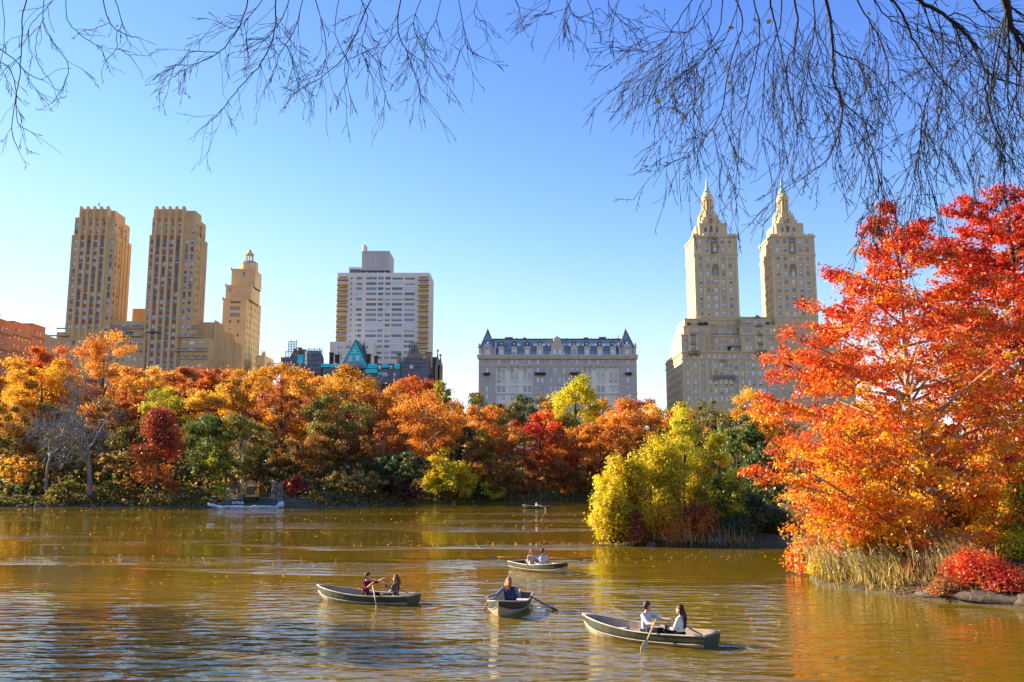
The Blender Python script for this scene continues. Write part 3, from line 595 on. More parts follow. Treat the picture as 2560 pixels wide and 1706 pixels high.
put_windows(G, 'F', D, top, 'pair', FR_WHITE, .22, (5, 3, 0, 2, 4, 0)); put_windows(G, 'F', D, main, 'pair', FR_WHITE, .22, (5, 3, 0, 2, 4, 0))
for (a, b_) in ((388, 848), (1445, 1905)):
    xs_ = [x for x in inbay if a < x < b_]; bay = wr(xs_, 17, 684, 742) + wr(xs_, 17, 800, 872) + wr(xs_, 17, 910, 985) + wr(xs_, 17, 1020, 1080)
    mb = MB(); mb.wall('F', D + .6, X(a), X(b_), z0, zb, bay, .25); cbay = mb.build('cream_bay', CREAM, G); put_windows(cbay, 'F', D + .6, bay, 'pair', FR_WHITE, .2, (5, 4, 0, 2, 3, 0))
    for x in xs_:
        for t, b2 in ((684, 742), (800, 872), (910, 985)):
            mb = MB(); xa, xb = X(x - 20), X(x + 20)
            for q in ((xa, X(x - 17), Z(b2), Z(t)), (X(x + 17), xb, Z(b2), Z(t)), (xa, xb, Z(t), Z(t) + .35)): mb.box(q[0], q[1], D + .48, D + .62, q[2], q[3])
            mb.build('window_surround', TRIM, G)
        mb = MB(); mb.box(X(x - 17), X(x + 17), D + .45, D + .62, Z(780), Z(745)); mb.build('spandrel_panel', TRIM, G)
    w = (b_ - a) / 3
    for k in range(1, 3):
        x = a + k * w; mb = MB(); mb.frustum(X(x), D + .3, Z(720), Z(672), .15, .3, 1.8, .5); mb.build('bracket', TRIM, G)
# cornice, brackets, string courses
mb = MB(); mb.box(X(163), X(2128), D - 1.1, D + 1, Z(572), Z(548)); mb.box(X(160), X(2131), D - 1.5, D + 1, Z(548), Z(530)); mb.box(X(170), X(2122), D - .6, D + 1, Z(580), Z(572)); mb.build('cornice', TRIM, G)
for k in range(64):
    x = 178 + k * 30.8; mb = MB(); mb.box(X(x) - .25, X(x) + .25, D - .95, D + .02, Z(586), Z(573)); mb.build('bracket', TRIM, G)
for y, h in ((652, 8), (668, 5), (1000, 10)):
    mb = MB(); mb.box(X(176), X(2119), D - .18, D + .02, Z(y + h), Z(y)); mb.build('string_course', TRIM, G)
# mansard roof
mb = MB(); v = [(X(300), D + .8, Z(530)), (X(1990), D + .8, Z(530)), (X(1990), D + 3.6, Z(318)), (X(300), D + 3.6, Z(318)), (X(300), D + 36, Z(318)), (X(1990), D + 36, Z(318))]
mb.add(v, ((0, 1, 2, 3), (3, 2, 5, 4))); mb.add([(X(300), D + 3.6, Z(318)), (X(300), D + 36, Z(318)), (X(300), D + 36, Z(530)), (X(300), D + .8, Z(530))], ((0, 1, 2, 3),)); mb.add([(X(1990), D + 3.6, Z(318)), (X(1990), D + 36, Z(318)), (X(1990), D + 36, Z(530)), (X(1990), D + .8, Z(530))], ((0, 1, 2, 3),))
mb.build('roof', BLUER, G)
mb = MB(); mb.box(X(345), X(1945), D + 3.2, D + 4.2, Z(326), Z(314)); mb.build('ridge_trim', COPP, G)
mb = MB(); mb.box(X(390), X(1900), D + 1.55, D + 2.3, Z(464), Z(459)); mb.build('roof_band', plain('dark_blue_band', (.06, .09, .115), .5), G)
for a, b_, t in ((360, 395, 308), (500, 600, 288), (640, 660, 300), (785, 800, 308), (920, 935, 306), (1000, 1020, 304), (1255, 1280, 303), (1340, 1355, 304), (1420, 1445, 304), (1480, 1540, 292), (1565, 1580, 302), (1670, 1760, 285), (1880, 1910, 304)):
    mb = MB(); mb.box(X(a), X(b_), D + 5, D + 9, Z(322), Z(t)); mb.build('rooftop_vent', plain('roof_vent_blue', (.10, .14, .17), .6) if 'roof_vent_blue' not in bpy.data.materials else bpy.data.materials['roof_vent_blue'], G)
for x, r in ((745, 28), (1512, 20)):
    mb = MB(); mb.lathe(X(x), D + 7, [(X(x + r) - X(x), Z(322)), (X(x + r) - X(x), Z(300)), (X(x + r * .7) - X(x), Z(290)), (.3, Z(284))], 10); mb.build('roof_ventilator', DKG, G)
mb = MB(); mb.box(X(1915) - .12, X(1915) + .12, D + 6, D + 6.3, Z(322), Z(265)); mb.build('roof_mast', DKG, G)
for x in (458, 616, 775, 931, 1353, 1511, 1669, 1829):                                  # dormers with round windows above
    big = x in (931, 1353); hw = 42 if big else 36; t = 418 if not big else 405
    mb = MB(); wz0, wz1 = Z(522), Z(462)
    mb.wall('F', D + .2, X(x - hw), X(x + hw), Z(530), Z(440), [(X(x - 21), X(x + 21), wz0, wz1)], .2)
    mb.box(X(x - hw), X(x + hw), D + .201, D + 3, Z(440), Z(430)); mb.wall('L', X(x - hw), D + .2, D + 3, Z(530), Z(440)); mb.wall('R', X(x + hw), D + .2, D + 3, Z(530), Z(440))
    prof = [(X(x + hw * math.cos(a)), Z(432 - (432 - t) * math.sin(a))) for a in np.linspace(0, math.pi, 9)]
    mb.add([(p, D + .1, q) for p, q in prof] + [(p, D + 3, q) for p, q in prof], [tuple(range(9)), tuple(reversed(range(9, 18)))] + [(i, i + 9, i + 10, i + 1) for i in range(8)])
    d_ = mb.build('dormer', TRIM, G); put_windows(d_, 'F', D + .2, [(X(x - 21), X(x + 21), wz0, wz1)], 'hung', FR_WHITE, .15, (4, 2, 0, 3, 3, 0))
    mb = MB(); c = Vector((X(x), D + 1.6, Z(383)))
    for k in range(16):
        a0, a1 = k * math.pi / 8, (k + 1) * math.pi / 8; r0, r1 = X(x + 15) - X(x), X(x + 29) - X(x)
        mb.add([c + Vector((r * math.cos(a), yy, r * math.sin(a))) for yy in (0, 1.6) for a in (a0, a1) for r in (r0, r1)], ((0, 1, 3, 2), (1, 5, 7, 3), (0, 2, 6, 4)))
    mb.build('oculus_surround', DKG, G)
    mb = MB(); r0 = X(x + 16) - X(x); mb.add([c + Vector((r0 * math.cos(k * math.pi / 8), .3, r0 * math.sin(k * math.pi / 8))) for k in range(16)], (tuple(range(16)),)); mb.build('oculus_pane', G_SKY, G)
for a, b_ in ((852, 903), (955, 1007), (1025, 1058), (1222, 1256), (1270, 1322), (1378, 1428), (1440, 1478), (1535, 1570), (1580, 1636), (1692, 1742), (1750, 1796), (1852, 1888), (484, 522), (648, 692)):
    mb = MB(); z_, z2 = Z(414), Z(380); mb.box(X(a) - .12, X(b_) + .12, D + 1.75, D + 2.6, z_ - .12, z2 + .12, 0); mb.box(X(a), X(b_), D + 1.7, D + 1.74, z_, z2, 1)
    for k in range(1, 3): mb.box(X(a + (b_ - a) * k / 3) - .05, X(a + (b_ - a) * k / 3) + .05, D + 1.66, D + 1.7, z_, z2, 0)
    mb.build('skylight', [DKG, G_SKY if a > 600 else G_DARK], G)
# central gable
mb = MB(); out = [(1045, 530), (1050, 500), (1068, 470), (1068, 415), (1090, 385), (1105, 355), (1098, 325), (1145, 300), (1190, 325), (1182, 355), (1198, 385), (1222, 415), (1222, 470), (1238, 500), (1243, 530)]
n_ = len(out); mb.add([(X(a), D - .1, Z(c)) for a, c in out] + [(X(a), D + 4, Z(c)) for a, c in out], [tuple(reversed(range(n_))), tuple(range(n_, 2 * n_))] + [(i, (i + 1) % n_, (i + 1) % n_ + n_, i + n_) for i in range(n_)])
mb.frustum(X(1143), D + .4, Z(302), Z(285), .7, .7, .15, .15); mb.build('central_gable', TRIM, G)
for x in (1107, 1178):
    o = obj('window', win_mesh('hung', 0, FR_WHITE), G); o.location = (X(x), D - .16, Z(522)); o.scale = (X(x + 21) - X(x - 21), 1, Z(462) - Z(522))
mb = MB(); mb.box(X(1070), X(1220), D - .35, D + .2, Z(420), Z(411)); mb.box(X(1095), X(1195), D - .3, D + .2, Z(365), Z(358)); mb.build('gable_moulding', TRIM, G)
# corner pavilions
for xc, xl, xr in ((288, 180, 390), (2003, 1900, 2112)):
    mb = MB(); wz = [(X(xc - 25), X(xc + 25), Z(522), Z(462))]; mb.block(X(xl), X(xr), D - .05, D + 9, Z(530), Z(441), wz, depth=.25); pw_ = mb.build('pavilion_wall', STONE, G); put_windows(pw_, 'F', D - .05, wz, 'pair', FR_WHITE, .2, (1, 0, 0, 0, 1, 0))
    mb = MB(); w = X(xc + 92) - X(xc - 92); mb.frustum((X(xc - 92) + X(xc + 88)) / 2, D + 4.4, Z(441), Z(215), w, 8.6, .3, .3); p_ = mb.build('pavilion_roof', BLUER, G)
    mb = MB(); cx_ = (X(xc - 92) + X(xc + 88)) / 2
    for sx in (-1, 1): mb.tube([(cx_ + sx * w / 2, D + .1, Z(441)), (cx_ + sx * .15, D + 4.3, Z(214))], .32, 5)
    mb.build('hip_trim', COPP, G)
    mb = MB(); mb.tube([(cx_, D + 4.4, Z(222)), (cx_, D + 4.4, Z(178))], [.28, .06], 6); mb.ell((cx_, D + 4.4, Z(204)), .4, .4, .4, 8, 5); mb.build('finial', COPP, G)
    mb = MB(); prof = [(X(xc + 47 * math.cos(a)), Z(438 - 52 * math.sin(a))) for a in np.linspace(0, math.pi, 9)]; mb.add([(p, D - .2, q) for p, q in prof] + [(p, D + 3, q) for p, q in prof], [tuple(range(9)), tuple(reversed(range(9, 18)))] + [(i, i + 9, i + 10, i + 1) for i in range(8)]); mb.build('curved_pediment', TRIM, G)
    mb = MB(); prof = [(X(xc + 33 * math.cos(a)), Z(392 - 52 * math.sin(a))) for a in np.linspace(0, math.pi, 9)]; mb.add([(p, D + .9, q) for p, q in prof] + [(p, D + 4, q) for p, q in prof], [tuple(range(9)), tuple(reversed(range(9, 18)))] + [(i, i + 9, i + 10, i + 1) for i in range(8)]); mb.build('arched_dormer', DKG, G)
    mb = MB(); mb.box(X(xc - 16), X(xc + 16), D + .8, D + .88, Z(390), Z(362)); mb.build('dormer_pane', G_SKY, G)
    for sx in (xl + 4, xr - 6):
        mb = MB(); mb.frustum(X(sx), D + .6, Z(441), Z(400), 1.2, 1.2, .5, .5); mb.ell((X(sx), D + .6, Z(396)), .5, .5, .55, 8, 5); mb.build('urn', TRIM, G)
    for dx in (-65, 68):
        mb = MB(); mb.box(X(xc + dx) - .12, X(xc + dx) + .12, D - .12, D, Z(525), Z(445)); mb.build('drainpipe', IRON, G)
for a, b_, y in ((240, 320, 748), (868, 998, 745), (1296, 1422, 745), (1970, 2050, 745)):
    mb = MB(); zt, zb_ = Z(y), Z(y + 24); mb.box(X(a), X(b_), D - 1.3, D - .01, zb_ - .25, zb_); m2 = MB()
    k = int((b_ - a) / 4)
    for i in range(k + 1):
        x = X(a) + (X(b_) - X(a)) * i / k; mb.box(x - .06, x + .06, D - 1.28, D - 1.16, zb_, zt)
    mb.box(X(a), X(b_), D - 1.3, D - 1.14, zt - .15, zt); mb.box(X(a), X(b_), D - 1.24, D - 1.2, zb_, zb_ + .7); mb.build('iron_balcony', IRON, G)
    for x in (a + 8, b_ - 8):
        mb = MB(); mb.frustum(X(x), D - .6, Z(y + 42), zb_ - .26, .3, .3, .4, 1.1); mb.build('bracket', TRIM, G)

# ---- H: pale limestone block with twin temple-topped towers
LIME = wallmat('pale_limestone', (.62, .49, .29), (.52, .405, .24)); LIMT = plain('limestone_trim', (.64, .525, .305), .85, scale=.6); LDRK = plain('weathered_ornament', (.28, .22, .16), .9, scale=.8); COPG = plain('verdigris_copper', (.32, .55, .45), .6, scale=1)
H = thing('twin_temple_tower_house', 'pale limestone apartment house with two slender towers ending in round columned temples', 'building', (WX(1890, 800, D), D, 14)); H['_world'] = 1
hx = lambda x: 1620 + x / 2.45
hy = lambda y: 400 + y / 2.45
ex = lambda x: 1660 + x / 6.532
ey = lambda y: 780 + y / 6.532
def tower_h(x0p, x1p, shift, deep):
    D = 406.0
    ref = hy(700); X = lambda p, y=700: WX(hx(p), hy(y), D); Z = lambda y: WZ(hy(y), D)
    x0, x1 = X(x0p), X(x1p); cx = (x0 + x1) / 2; w = x1 - x0
    k = w / (553 - 286); U = lambda p: x0 + (p - 286) * k          # left tower's column positions in metres
    rows = [498, 550, 600, 650, 696, 747, 796, 846, 894, 943]
    cols = [(314, 332), (359, 377), (403, 425), (453, 471), (497, 515)]
    Fr = [(U(a), U(b_), Z(r + 15), Z(r - 13)) for a, b_ in cols for r in rows]
    if shift == 0: Fr += [(U(389), U(396), Z(r + 12), Z(r - 8)) for r in (600, 650, 747, 796, 943)]
    Lr = [(D + deep * (j + .5) / 5 - .55, D + deep * (j + .5) / 5 + .55, Z(r + 15), Z(r - 13)) for j in range(5) for r in rows]
    mb = MB(); mb.block(x0, x1, D, D + deep, WZ(ey(215), 400.0), Z(460), Fr, (), Lr)
    tw_ = mb.build('tower_wall', LIME, H); put_windows(tw_, 'F', D, Fr, 'pair', FR_WHITE, .22); put_windows(tw_, 'L', x0, Lr, 'hung', FR_WHITE, .22, (1, 2, 4, 1, 1, 1))
    for y, pr in ((578, .35), (590, .2), (468, .5), (958, .3)):
        mb = MB(); mb.box(x0 - pr, x1 + pr, D - pr, D + deep + pr, Z(y + 5), Z(y - 3)); mb.build('cornice', LIMT, H)
    for p in (292, 345, 440, 485, 545):
        mb = MB(); mb.box(U(p) - .45, U(p) + .45, D - .2, D + .02, Z(955), Z(595)); mb.build('pilaster', LIMT, H)
    for y in (480, 660):                                              # dark carved surrounds on the middle bay
        mb = MB(); mb.box(U(398), U(432), D - .5, D + .02, Z(y + 8), Z(y - 8)); mb.frustum((U(398) + U(432)) / 2, D - .25, Z(y - 8), Z(y - 22), U(432) - U(398), .5, .8, .4)
        for s in (396, 428): mb.box(U(s), U(s + 5), D - .35, D + .02, Z(y + (90 if y == 480 else 48)), Z(y + 8))
        mb.build('carved_surround', LDRK, H)
    mb = MB(); mb.box(U(398), U(430), D - .8, D - .01, Z(575), Z(564)); mb.build('balcony', LDRK, H)
    for p in (286, 345, 470, 518):                                   # corner piers over the shoulder
        mb = MB(); mb.box(U(p), U(p + 33), D - .3, D + 2.2, Z(466), Z(453)); mb.build('parapet_block', LIMT, H)
    # stepped crown
    b1 = [(U(360), U(377), Z(432), Z(405)), (U(397), U(412), Z(432), Z(395)), (U(431), U(448), Z(432), Z(405))]
    mb = MB(); mb.block(U(330), U(500), D + 2.5, D + deep - 2.5, Z(461), Z(378), b1); mb.block(U(318), U(512), D + 5.5, D + deep - 4.5, Z(461), Z(385))
    mb.block(U(352), U(470), D + 4, D + deep - 4, Z(379), Z(352)); mb.block(U(364), U(460), D + 5.2, D + deep - 5.2, Z(353), Z(330)); sc_ = mb.build('stepped_crown', LIME, H); put_windows(sc_, 'F', D + 2.5, b1, 'hung', FR_BROWN, .22, (0, 2, 4, 0, 0, 0))
    mb = MB(); mb.box(U(398), U(416), D + 3.4, D + 4.05, Z(378), Z(352)); mb.frustum((U(398) + U(416)) / 2, D + 3.7, Z(352), Z(343), U(420) - U(394), .7, .3, .3); mb.build('aedicule', LDRK, H)
    cxx, cy = (U(318) + U(512)) / 2 - .6, D + deep / 2
    for j, (r, zz) in enumerate(((4.3, 322), (3.3, 300))):
        for q in range(8):
            a = q * math.pi / 4 + math.pi / 8; mb = MB(); px_, py_ = cxx + r * math.cos(a), cy + r * math.sin(a); mb.frustum(px_, py_, Z(zz + 32), Z(zz - 6), 1.2, 1.2, .8, .8); mb.frustum(px_, py_, Z(zz - 6), Z(zz - 28), .65, .65, .15, .15); mb.build('buttress_urn', LIMT, H)
    mb = MB(); mb.lathe(cxx, cy, [(4.6, Z(354)), (4.3, Z(324)), (3.9, Z(322)), (3.6, Z(296)), (3.0, Z(294)), (2.8, Z(281)), (1.7, Z(280)), (1.7, Z(213))], 16); mb.build('drum', LIME, H)
    for q in range(12):
        a = q * math.pi / 6 + .13; mb = MB(); mb.tube([(cxx + 2.35 * math.cos(a), cy + 2.35 * math.sin(a), Z(281)), (cxx + 2.35 * math.cos(a), cy + 2.35 * math.sin(a), Z(214))], [.36, .3], 8); mb.build('temple_column', LIMT, H)
    mb = MB(); mb.lathe(cxx, cy, [(2.7, Z(214)), (2.75, Z(205)), (3.0, Z(200)), (3.0, Z(192)), (2.6, Z(190)), (2.4, Z(178)), (2.2, Z(175)), (1.9, Z(170))], 20); mb.build('entablature', LIMT, H)
    mb = MB(); mb.lathe(cxx, cy, [(1.75, Z(171)), (1.6, Z(160)), (1.8, Z(156)), (1.3, Z(151)), (1.0, Z(142)), (.75, Z(132)), (.6, Z(118)), (.5, Z(104)), (.65, Z(100)), (.38, Z(90)), (.28, Z(78)), (.06, Z(66))], 12); mb.build('copper_lantern', COPG, H)
tower_h(286, 553, 0, 19.5); tower_h(764, 1029, 1, 19.5)
X = lambda p, y=1000: WX(ex(p), ey(y), D); Z = lambda y: WZ(ey(y), D)
colsS = [395, 520, 640, 755, 848, 935, 1015, 1100, 1182, 1290]; colsD = [1398, 1462, 1578, 1640, 1755, 1815]
rowsM = [865, 1000, 1137, 1280, 1415]
def col_r(cs, rows, hw, hh, dd=0, Df=None): return [(X(c - hw) + dd, X(c + hw) + dd, Z(r + hh), Z(r - hh)) for c in cs for r in rows]
Fm = col_r(colsS, rowsM, 22, 42) + col_r(colsD, rowsM, 26, 42) + col_r([385, 508, 630, 745, 838, 925, 1008, 1092, 1170, 1278], [722], 19, 36) + col_r([1392, 1454, 1570, 1634, 1755, 1815], [720], 23, 36) + col_r([1940, 2060, 2180], rowsM + [722], 20, 38)
x0, x1 = X(302), X(302) + (WX(2135, 890, D) - X(302)); zt0 = Z(660)
Lr = [(D + 1.6 + j * 2.9 - .55, D + 1.6 + j * 2.9 + .55, Z(r + 39), Z(r - 39)) for j in range(14) for r in [722] + rowsM]
mb = MB(); mb.block(x0, x1, D, D + 43, 10, zt0, Fm, (), Lr); mb.build('wall', LIME, H); put_windows(H, 'F', D, Fm, 'pair', FR_WHITE, .3, (5, 4, 2, 3, 4, 2)); put_windows(H, 'L', x0, Lr, 'hung', FR_WHITE, .22, (1, 2, 5, 1, 0, 1)); acs(H, 'F', D, Fm, .2, ACM)
for p in (440, 580, 700, 800, 1225, 1345, 1520, 1700, 1870):
    mb = MB(); mb.box(X(p) - .5, X(p) + .5, D - .15, D + .01, 10, Z(780)); mb.build('pilaster', LIMT, H)
for y, pr in ((772, .35), (660, .45)):
    mb = MB(); mb.box(x0 - pr, x1 + pr, D - pr, D + 43 + pr, Z(y + 6), Z(y - 6)); mb.build('cornice', LIMT, H)
# upper tiers: (left, right, top, setback, depth, window columns, rows, half width)
tiers = [(300, 700, 372, .3, 26, [372, 495, 620], [448, 585], 19), (1283, 1890, 372, .25, 14, [1380, 1440, 1590, 1745, 1805], [448, 580], 21), (700, 1283, 372, 3.0, 30, [730, 806, 910, 988, 1063, 1165, 1243], [457], 19), (700, 1283, 545, 2.2, 30, [735, 785, 830, 920, 990, 1160, 1200, 1240], [587], 19),
         (350, 800, 222, 2.0, 24, [468, 560, 648], [305], 18), (780, 1260, 228, 3.6, 24, [800, 903, 973, 1060, 1148, 1222], [315], 17), (1270, 1885, 215, .6, 14, [1372, 1433, 1582, 1730, 1790], [300], 22), (385, 600, 90, 3.8, 20, [458], [180], 18), (600, 1245, 92, 5.0, 20, [640, 752, 880, 1000, 1062, 1120], [185], 17), (1320, 1800, 72, 2.6, 12, [1438, 1560, 1682], [160], 22), (1885, 2900, 232, 3.2, 24, [1905, 1990, 2100], [310], 18), (1890, 2950, 372, 2.4, 30, [1920, 2010, 2100], [455, 590], 18)]
for k, (a, b_, t, sb, dep, cs, rs, hw) in enumerate(tiers):
    w_ = col_r(cs, rs, hw, 36); mb = MB(); ya = D + sb + .013 * k
    mb.block(X(a) + .02 * k, X(b_), ya, ya + dep, zt0 - .3, Z(t), w_); ut_ = mb.build('upper_tier', LIME, H); put_windows(ut_, 'F', ya, w_, 'pair', FR_WHITE, .22)
    mb = MB(); mb.box(X(a) - .3, X(b_) + .3, ya - .4, ya + .6, Z(t + 8), Z(t - 5)); mb.build('cornice', LIMT, H)
    if k in (0, 2, 4, 5, 6): railing(H, X(a), X(b_), ya + .1, ya + 2, Z(t - 5), .9, plain('green_rail', (.10, .13, .11), .6) if 'green_rail' not in bpy.data.materials else bpy.data.materials['green_rail'], sides=('F',))
for (p, q, y) in ((495, 60, 372), (495, 55, 520), (1590, 60, 372), (1590, 55, 520), (1585, 55, 225), (970, 55, 800), (1560, 40, 80), (500, 100, 690)):
    mb = MB(); c = X(p); hw = (X(p + q) - X(p)); mb.box(c - hw, c + hw, D - .55, D + .5, Z(y + 14), Z(y)); mb.frustum(c, D - .1, Z(y), Z(y - 28), hw * 1.6, .8, hw * .5, .5); mb.build('carved_crest', LDRK, H)
for p in (430, 555, 1525, 1655):
    mb = MB(); mb.box(X(p) - .6, X(p) + .6, D - .25, D + .4, Z(640), Z(375)); mb.build('pilaster', LIMT, H)
for (a, b_, y) in ((440, 575, 632), (800, 1165, 1040), (1515, 1680, 628)):
    mb = MB(); zb_, zt = Z(y + 38), Z(y); mb.box(X(a), X(b_), D - 1.4, D - .01, zb_ - .4, zb_); k = int((b_ - a) / 9)
    for i in range(k + 1): x = X(a) + (X(b_) - X(a)) * i / k; mb.box(x - .13, x + .13, D - 1.35, D - 1.1, zb_, zt - .2)
    mb.box(X(a), X(b_), D - 1.4, D - 1.05, zt - .2, zt)
    for i in (0, 1): x = X(a + 25) if i == 0 else X(b_ - 25); mb.frustum(x, D - .7, zb_ - 1.6, zb_ - .4, .7, .5, .8, 1.3)
    mb.build('stone_balcony', LDRK, H)
for j, (ya, yb, t) in enumerate(((26, 43, 600), (24, 38, 500), (22, 34, 420))):        # stepped terraces on the side face
    mb = MB(); mb.block(x0 + .2 + j * 1.2, x0 + 14, D + 4 + j * .1, D + yb, zt0 - .2, WZ(ey(t), D) - j * .3); mb.build('side_tier', LIME, H)
mb = MB(); mb.box(X(1112), X(1280), D + .6, D + 3, Z(556), Z(540)); mb.build('terrace_canopy', FR_GREY, H)
rngp = random.Random(3)
for p in (455, 690, 735, 640, 1095, 1745):
    mb = MB(); r = rngp.uniform(.6, 1.0); y = D + (3.2 if p < 800 else 1.4); z = Z(215) if p != 1095 else Z(625)
    for _ in range(40):
        q = Vector((rngp.gauss(0, r * .45), rngp.gauss(0, r * .45), rngp.random() * 2 * r)); mb.frustum(X(p) + q.x, y + q.y, z + q.z, z + q.z + .4, .35, .35, .1, .1)
    mb.build('terrace_shrub', plain('terrace_green', (.03, .06, .02), .9) if 'terrace_green' not in bpy.data.materials else bpy.data.materials['terrace_green'], H)
# ------------------------------------------------------------------ vegetation
def leaves_mesh(name, P, Nn, size, tone, mat, rng, aspect=.7, tri=False):
    """one diamond leaf per point: P (n,3) centres, Nn (n,3) facing, size (n,), tone (n,)"""
    n_ = len(P); Nn = Nn / (np.linalg.norm(Nn, axis=1, keepdims=True) + 1e-9)
    r = rng.normal(size=(n_, 3)); u = np.cross(Nn, r); u /= (np.linalg.norm(u, axis=1, keepdims=True) + 1e-9); w = np.cross(Nn, u)
    s = size[:, None]; bend = Nn * s * rng.uniform(-.18, .18, (n_, 1))
    K = 3 if tri else 4
    V = np.stack([P - u * s * .62, P + u * s * .45 - w * s * .52 * aspect / .7, P + u * s * .3 + w * s * .6 * aspect / .7 + bend], 1).reshape(-1, 3) if tri else np.stack([P - u * s * .5, P - w * s * .5 * aspect + bend, P + u * s * .5, P + w * s * .5 * aspect + bend], 1).reshape(-1, 3)
    me = bpy.data.meshes.new(name); me.vertices.add(n_ * K); me.vertices.foreach_set('co', V.astype(np.float32).ravel())
    me.loops.add(n_ * K); me.loops.foreach_set('vertex_index', np.arange(n_ * K, dtype=np.int32))
    me.polygons.add(n_); me.polygons.foreach_set('loop_start', np.arange(0, n_ * K, K, dtype=np.int32))
    a = me.attributes.new('tone', 'FLOAT', 'FACE'); a.data.foreach_set('value', np.clip(tone, 0, 1).astype(np.float32))
    for m in (mat if isinstance(mat, (list, tuple)) else [mat]): me.materials.append(m)
    me.update(calc_edges=True); return me
def clump_leaves(rng, C, rad, n_each, flat=.65):
    """leaves spread over small irregular clumps; returns points, facing, clump index"""
    idx = np.repeat(np.arange(len(C)), n_each); d = rng.normal(size=(len(idx), 3)); d /= np.linalg.norm(d, axis=1, keepdims=True)
    r = rng.random(len(idx)) ** .6 * np.where(rng.random(len(idx)) < .14, 1.7, 1.08); off = d * r[:, None] * rad[idx][:, None]; off[:, 2] *= flat
    return C[idx] + off, d * .7 + rng.normal(size=d.shape) * .55 + np.array([0, 0, .35]), idx
def curve_pts(a, b, sag, k=5):
    a, b = np.array(a), np.array(b); t = np.linspace(0, 1, k)[:, None]; c = (a + b) / 2 + np.array([0, 0, sag]); return (1 - t) ** 2 * a + 2 * t * (1 - t) * c + t * t * b

def crown_centres(rng, shape, R, z0, z1, nC):
    Hc = z1 - z0; C = []
    while len(C) < nC:
        if shape == 'cone':
            t = rng.random() ** .8; r = R * (1 - t) ** .85 + .25; a = rng.random() * 6.283; q = r * (.35 + .65 * rng.random() ** .5)
            C.append((q * math.cos(a), q * math.sin(a), z0 + Hc * t * .96))
        elif shape == 'mound':
            d = rng.normal(size=3); d /= np.linalg.norm(d); q = .5 + .5 * rng.random() ** .6; C.append((d[0] * R * q, d[1] * R * q, z0 + Hc * abs(d[2]) * q))
        else:
            d = rng.normal(size=3); d /= np.linalg.norm(d); q = .42 + .52 * rng.random() ** .5
            wob = 1 + .22 * math.sin(3 * math.atan2(d[1], d[0]) + R * 7) * (1 - abs(d[2])); zz = d[2] * q
            sq = 1.0 if zz > 0 else .85
            C.append((d[0] * R * q * wob * sq, d[1] * R * q * wob * sq, (z0 + z1) / 2 + zz * Hc / 2))
    return np.array(C)

GF = 'autumn trees on the far bank'; GB = 'shrubs along the far bank'
T_RNG = np.random.default_rng(11); NLEAF = 0
def tree(label, px, top, hw, D, pal, bottom=None, shape='round', bark=BARK, dens=1.0, kind='tree', name=None, leaf=None, trunk_r=None, pal2=None, group=None, lai=3.2, limbs=.45, lean=0.0):
    """a tree measured on the photo: crown centre/top/half width in pixels, standing D metres away"""
    global NLEAF
    rng = np.random.default_rng(int(px * 7 + top * 3 + D)); X0 = WX(px, top, D); zt = WZ(top, D); R = hw / FPX * D * (1.24 if group == GF else 1.1); gr = gz(X0, D)
    z1 = zt - gr; z0 = (WZ(bottom, D) - gr) if bottom else z1 * .28
    if group == GF and shape == 'round': z0 = min(z0 * .6, z1 * .24)
    z0 = max(z0, .15); Hc = z1 - z0; leaf = leaf or max(.3, .00165 * D)
    t = thing(name or 'autumn_tree', label, kind, (X0, D, gr), group=group)
    rc = max(.5, (.26 if shape == 'cone' else .215) * min(R, Hc / 2)); nC = int(np.clip(2.1 * R * Hc / (rc * rc) * .36, 14, 190))
    ztop_c = z1 + .03 * Hc - rc * .2
    C = crown_centres(rng, shape, max(R - rc * .6, .3), z0 + rc * .4, ztop_c, nC); rad = rc * rng.uniform(.6, 1.5, len(C))
    area = math.pi * R * Hc / 2; nl = int(area * lai * dens / (.35 * leaf * leaf)); NLEAF += nl
    Pn, Nn, idx = clump_leaves(rng, C, rad, max(6, nl // nC))
    Pn[:, 2] = np.maximum(Pn[:, 2], .05)
    ct = rng.normal(0, .19, nC); tone = .5 + ct[idx] + rng.normal(0, .17, len(Pn))
    me = leaves_mesh('crown', Pn, Nn, leaf * rng.uniform(.65, 1.3, len(Pn)), tone, LEAF[pal] if not pal2 else [LEAF[pal], LEAF[pal2]], rng, tri=D > 100)
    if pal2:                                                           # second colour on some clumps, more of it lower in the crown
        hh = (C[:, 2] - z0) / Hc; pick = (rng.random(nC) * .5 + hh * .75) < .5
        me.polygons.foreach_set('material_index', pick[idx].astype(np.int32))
    obj('crown', me, t)
    mb = MB(); tr = trunk_r or max(.10, .017 * z1); zf = z0 + Hc * (.75 if shape != 'mound' else .5)
    bend = rng.normal(0, .02 * z1, 2)
    tp = [(0, 0, -.4), (bend[0] * .3, bend[1] * .3, zf * .35), (bend[0], bend[1], zf * .7), (bend[0] * .6, bend[1] * .6, zf)]
    mb.tube(tp, [tr * 1.35, tr, tr * .7, tr * .3], 7)
    order = rng.permutation(nC)[:int(nC * limbs)]
    for k in order:
        c = C[k]; f = float(np.clip((c[2] - z0) / Hc, 0, 1)); zs = (z0 * .8 + f * (zf - z0 * .8)) * rng.uniform(.72, .95); q = zs / zf
        s = np.array([np.interp(q, [0, .35, .7, 1], [tp[i][j] for i in range(4)]) for j in (0, 1)] + [zs])
        pts = curve_pts(s, c, rng.uniform(-.05, .12) * Hc, 4); r0 = tr * (.42 - .25 * f); mb.tube(pts, [r0, r0 * .7, r0 * .45, r0 * .2], 4, cap=False)
    mb.build('trunk', bark, t); return t

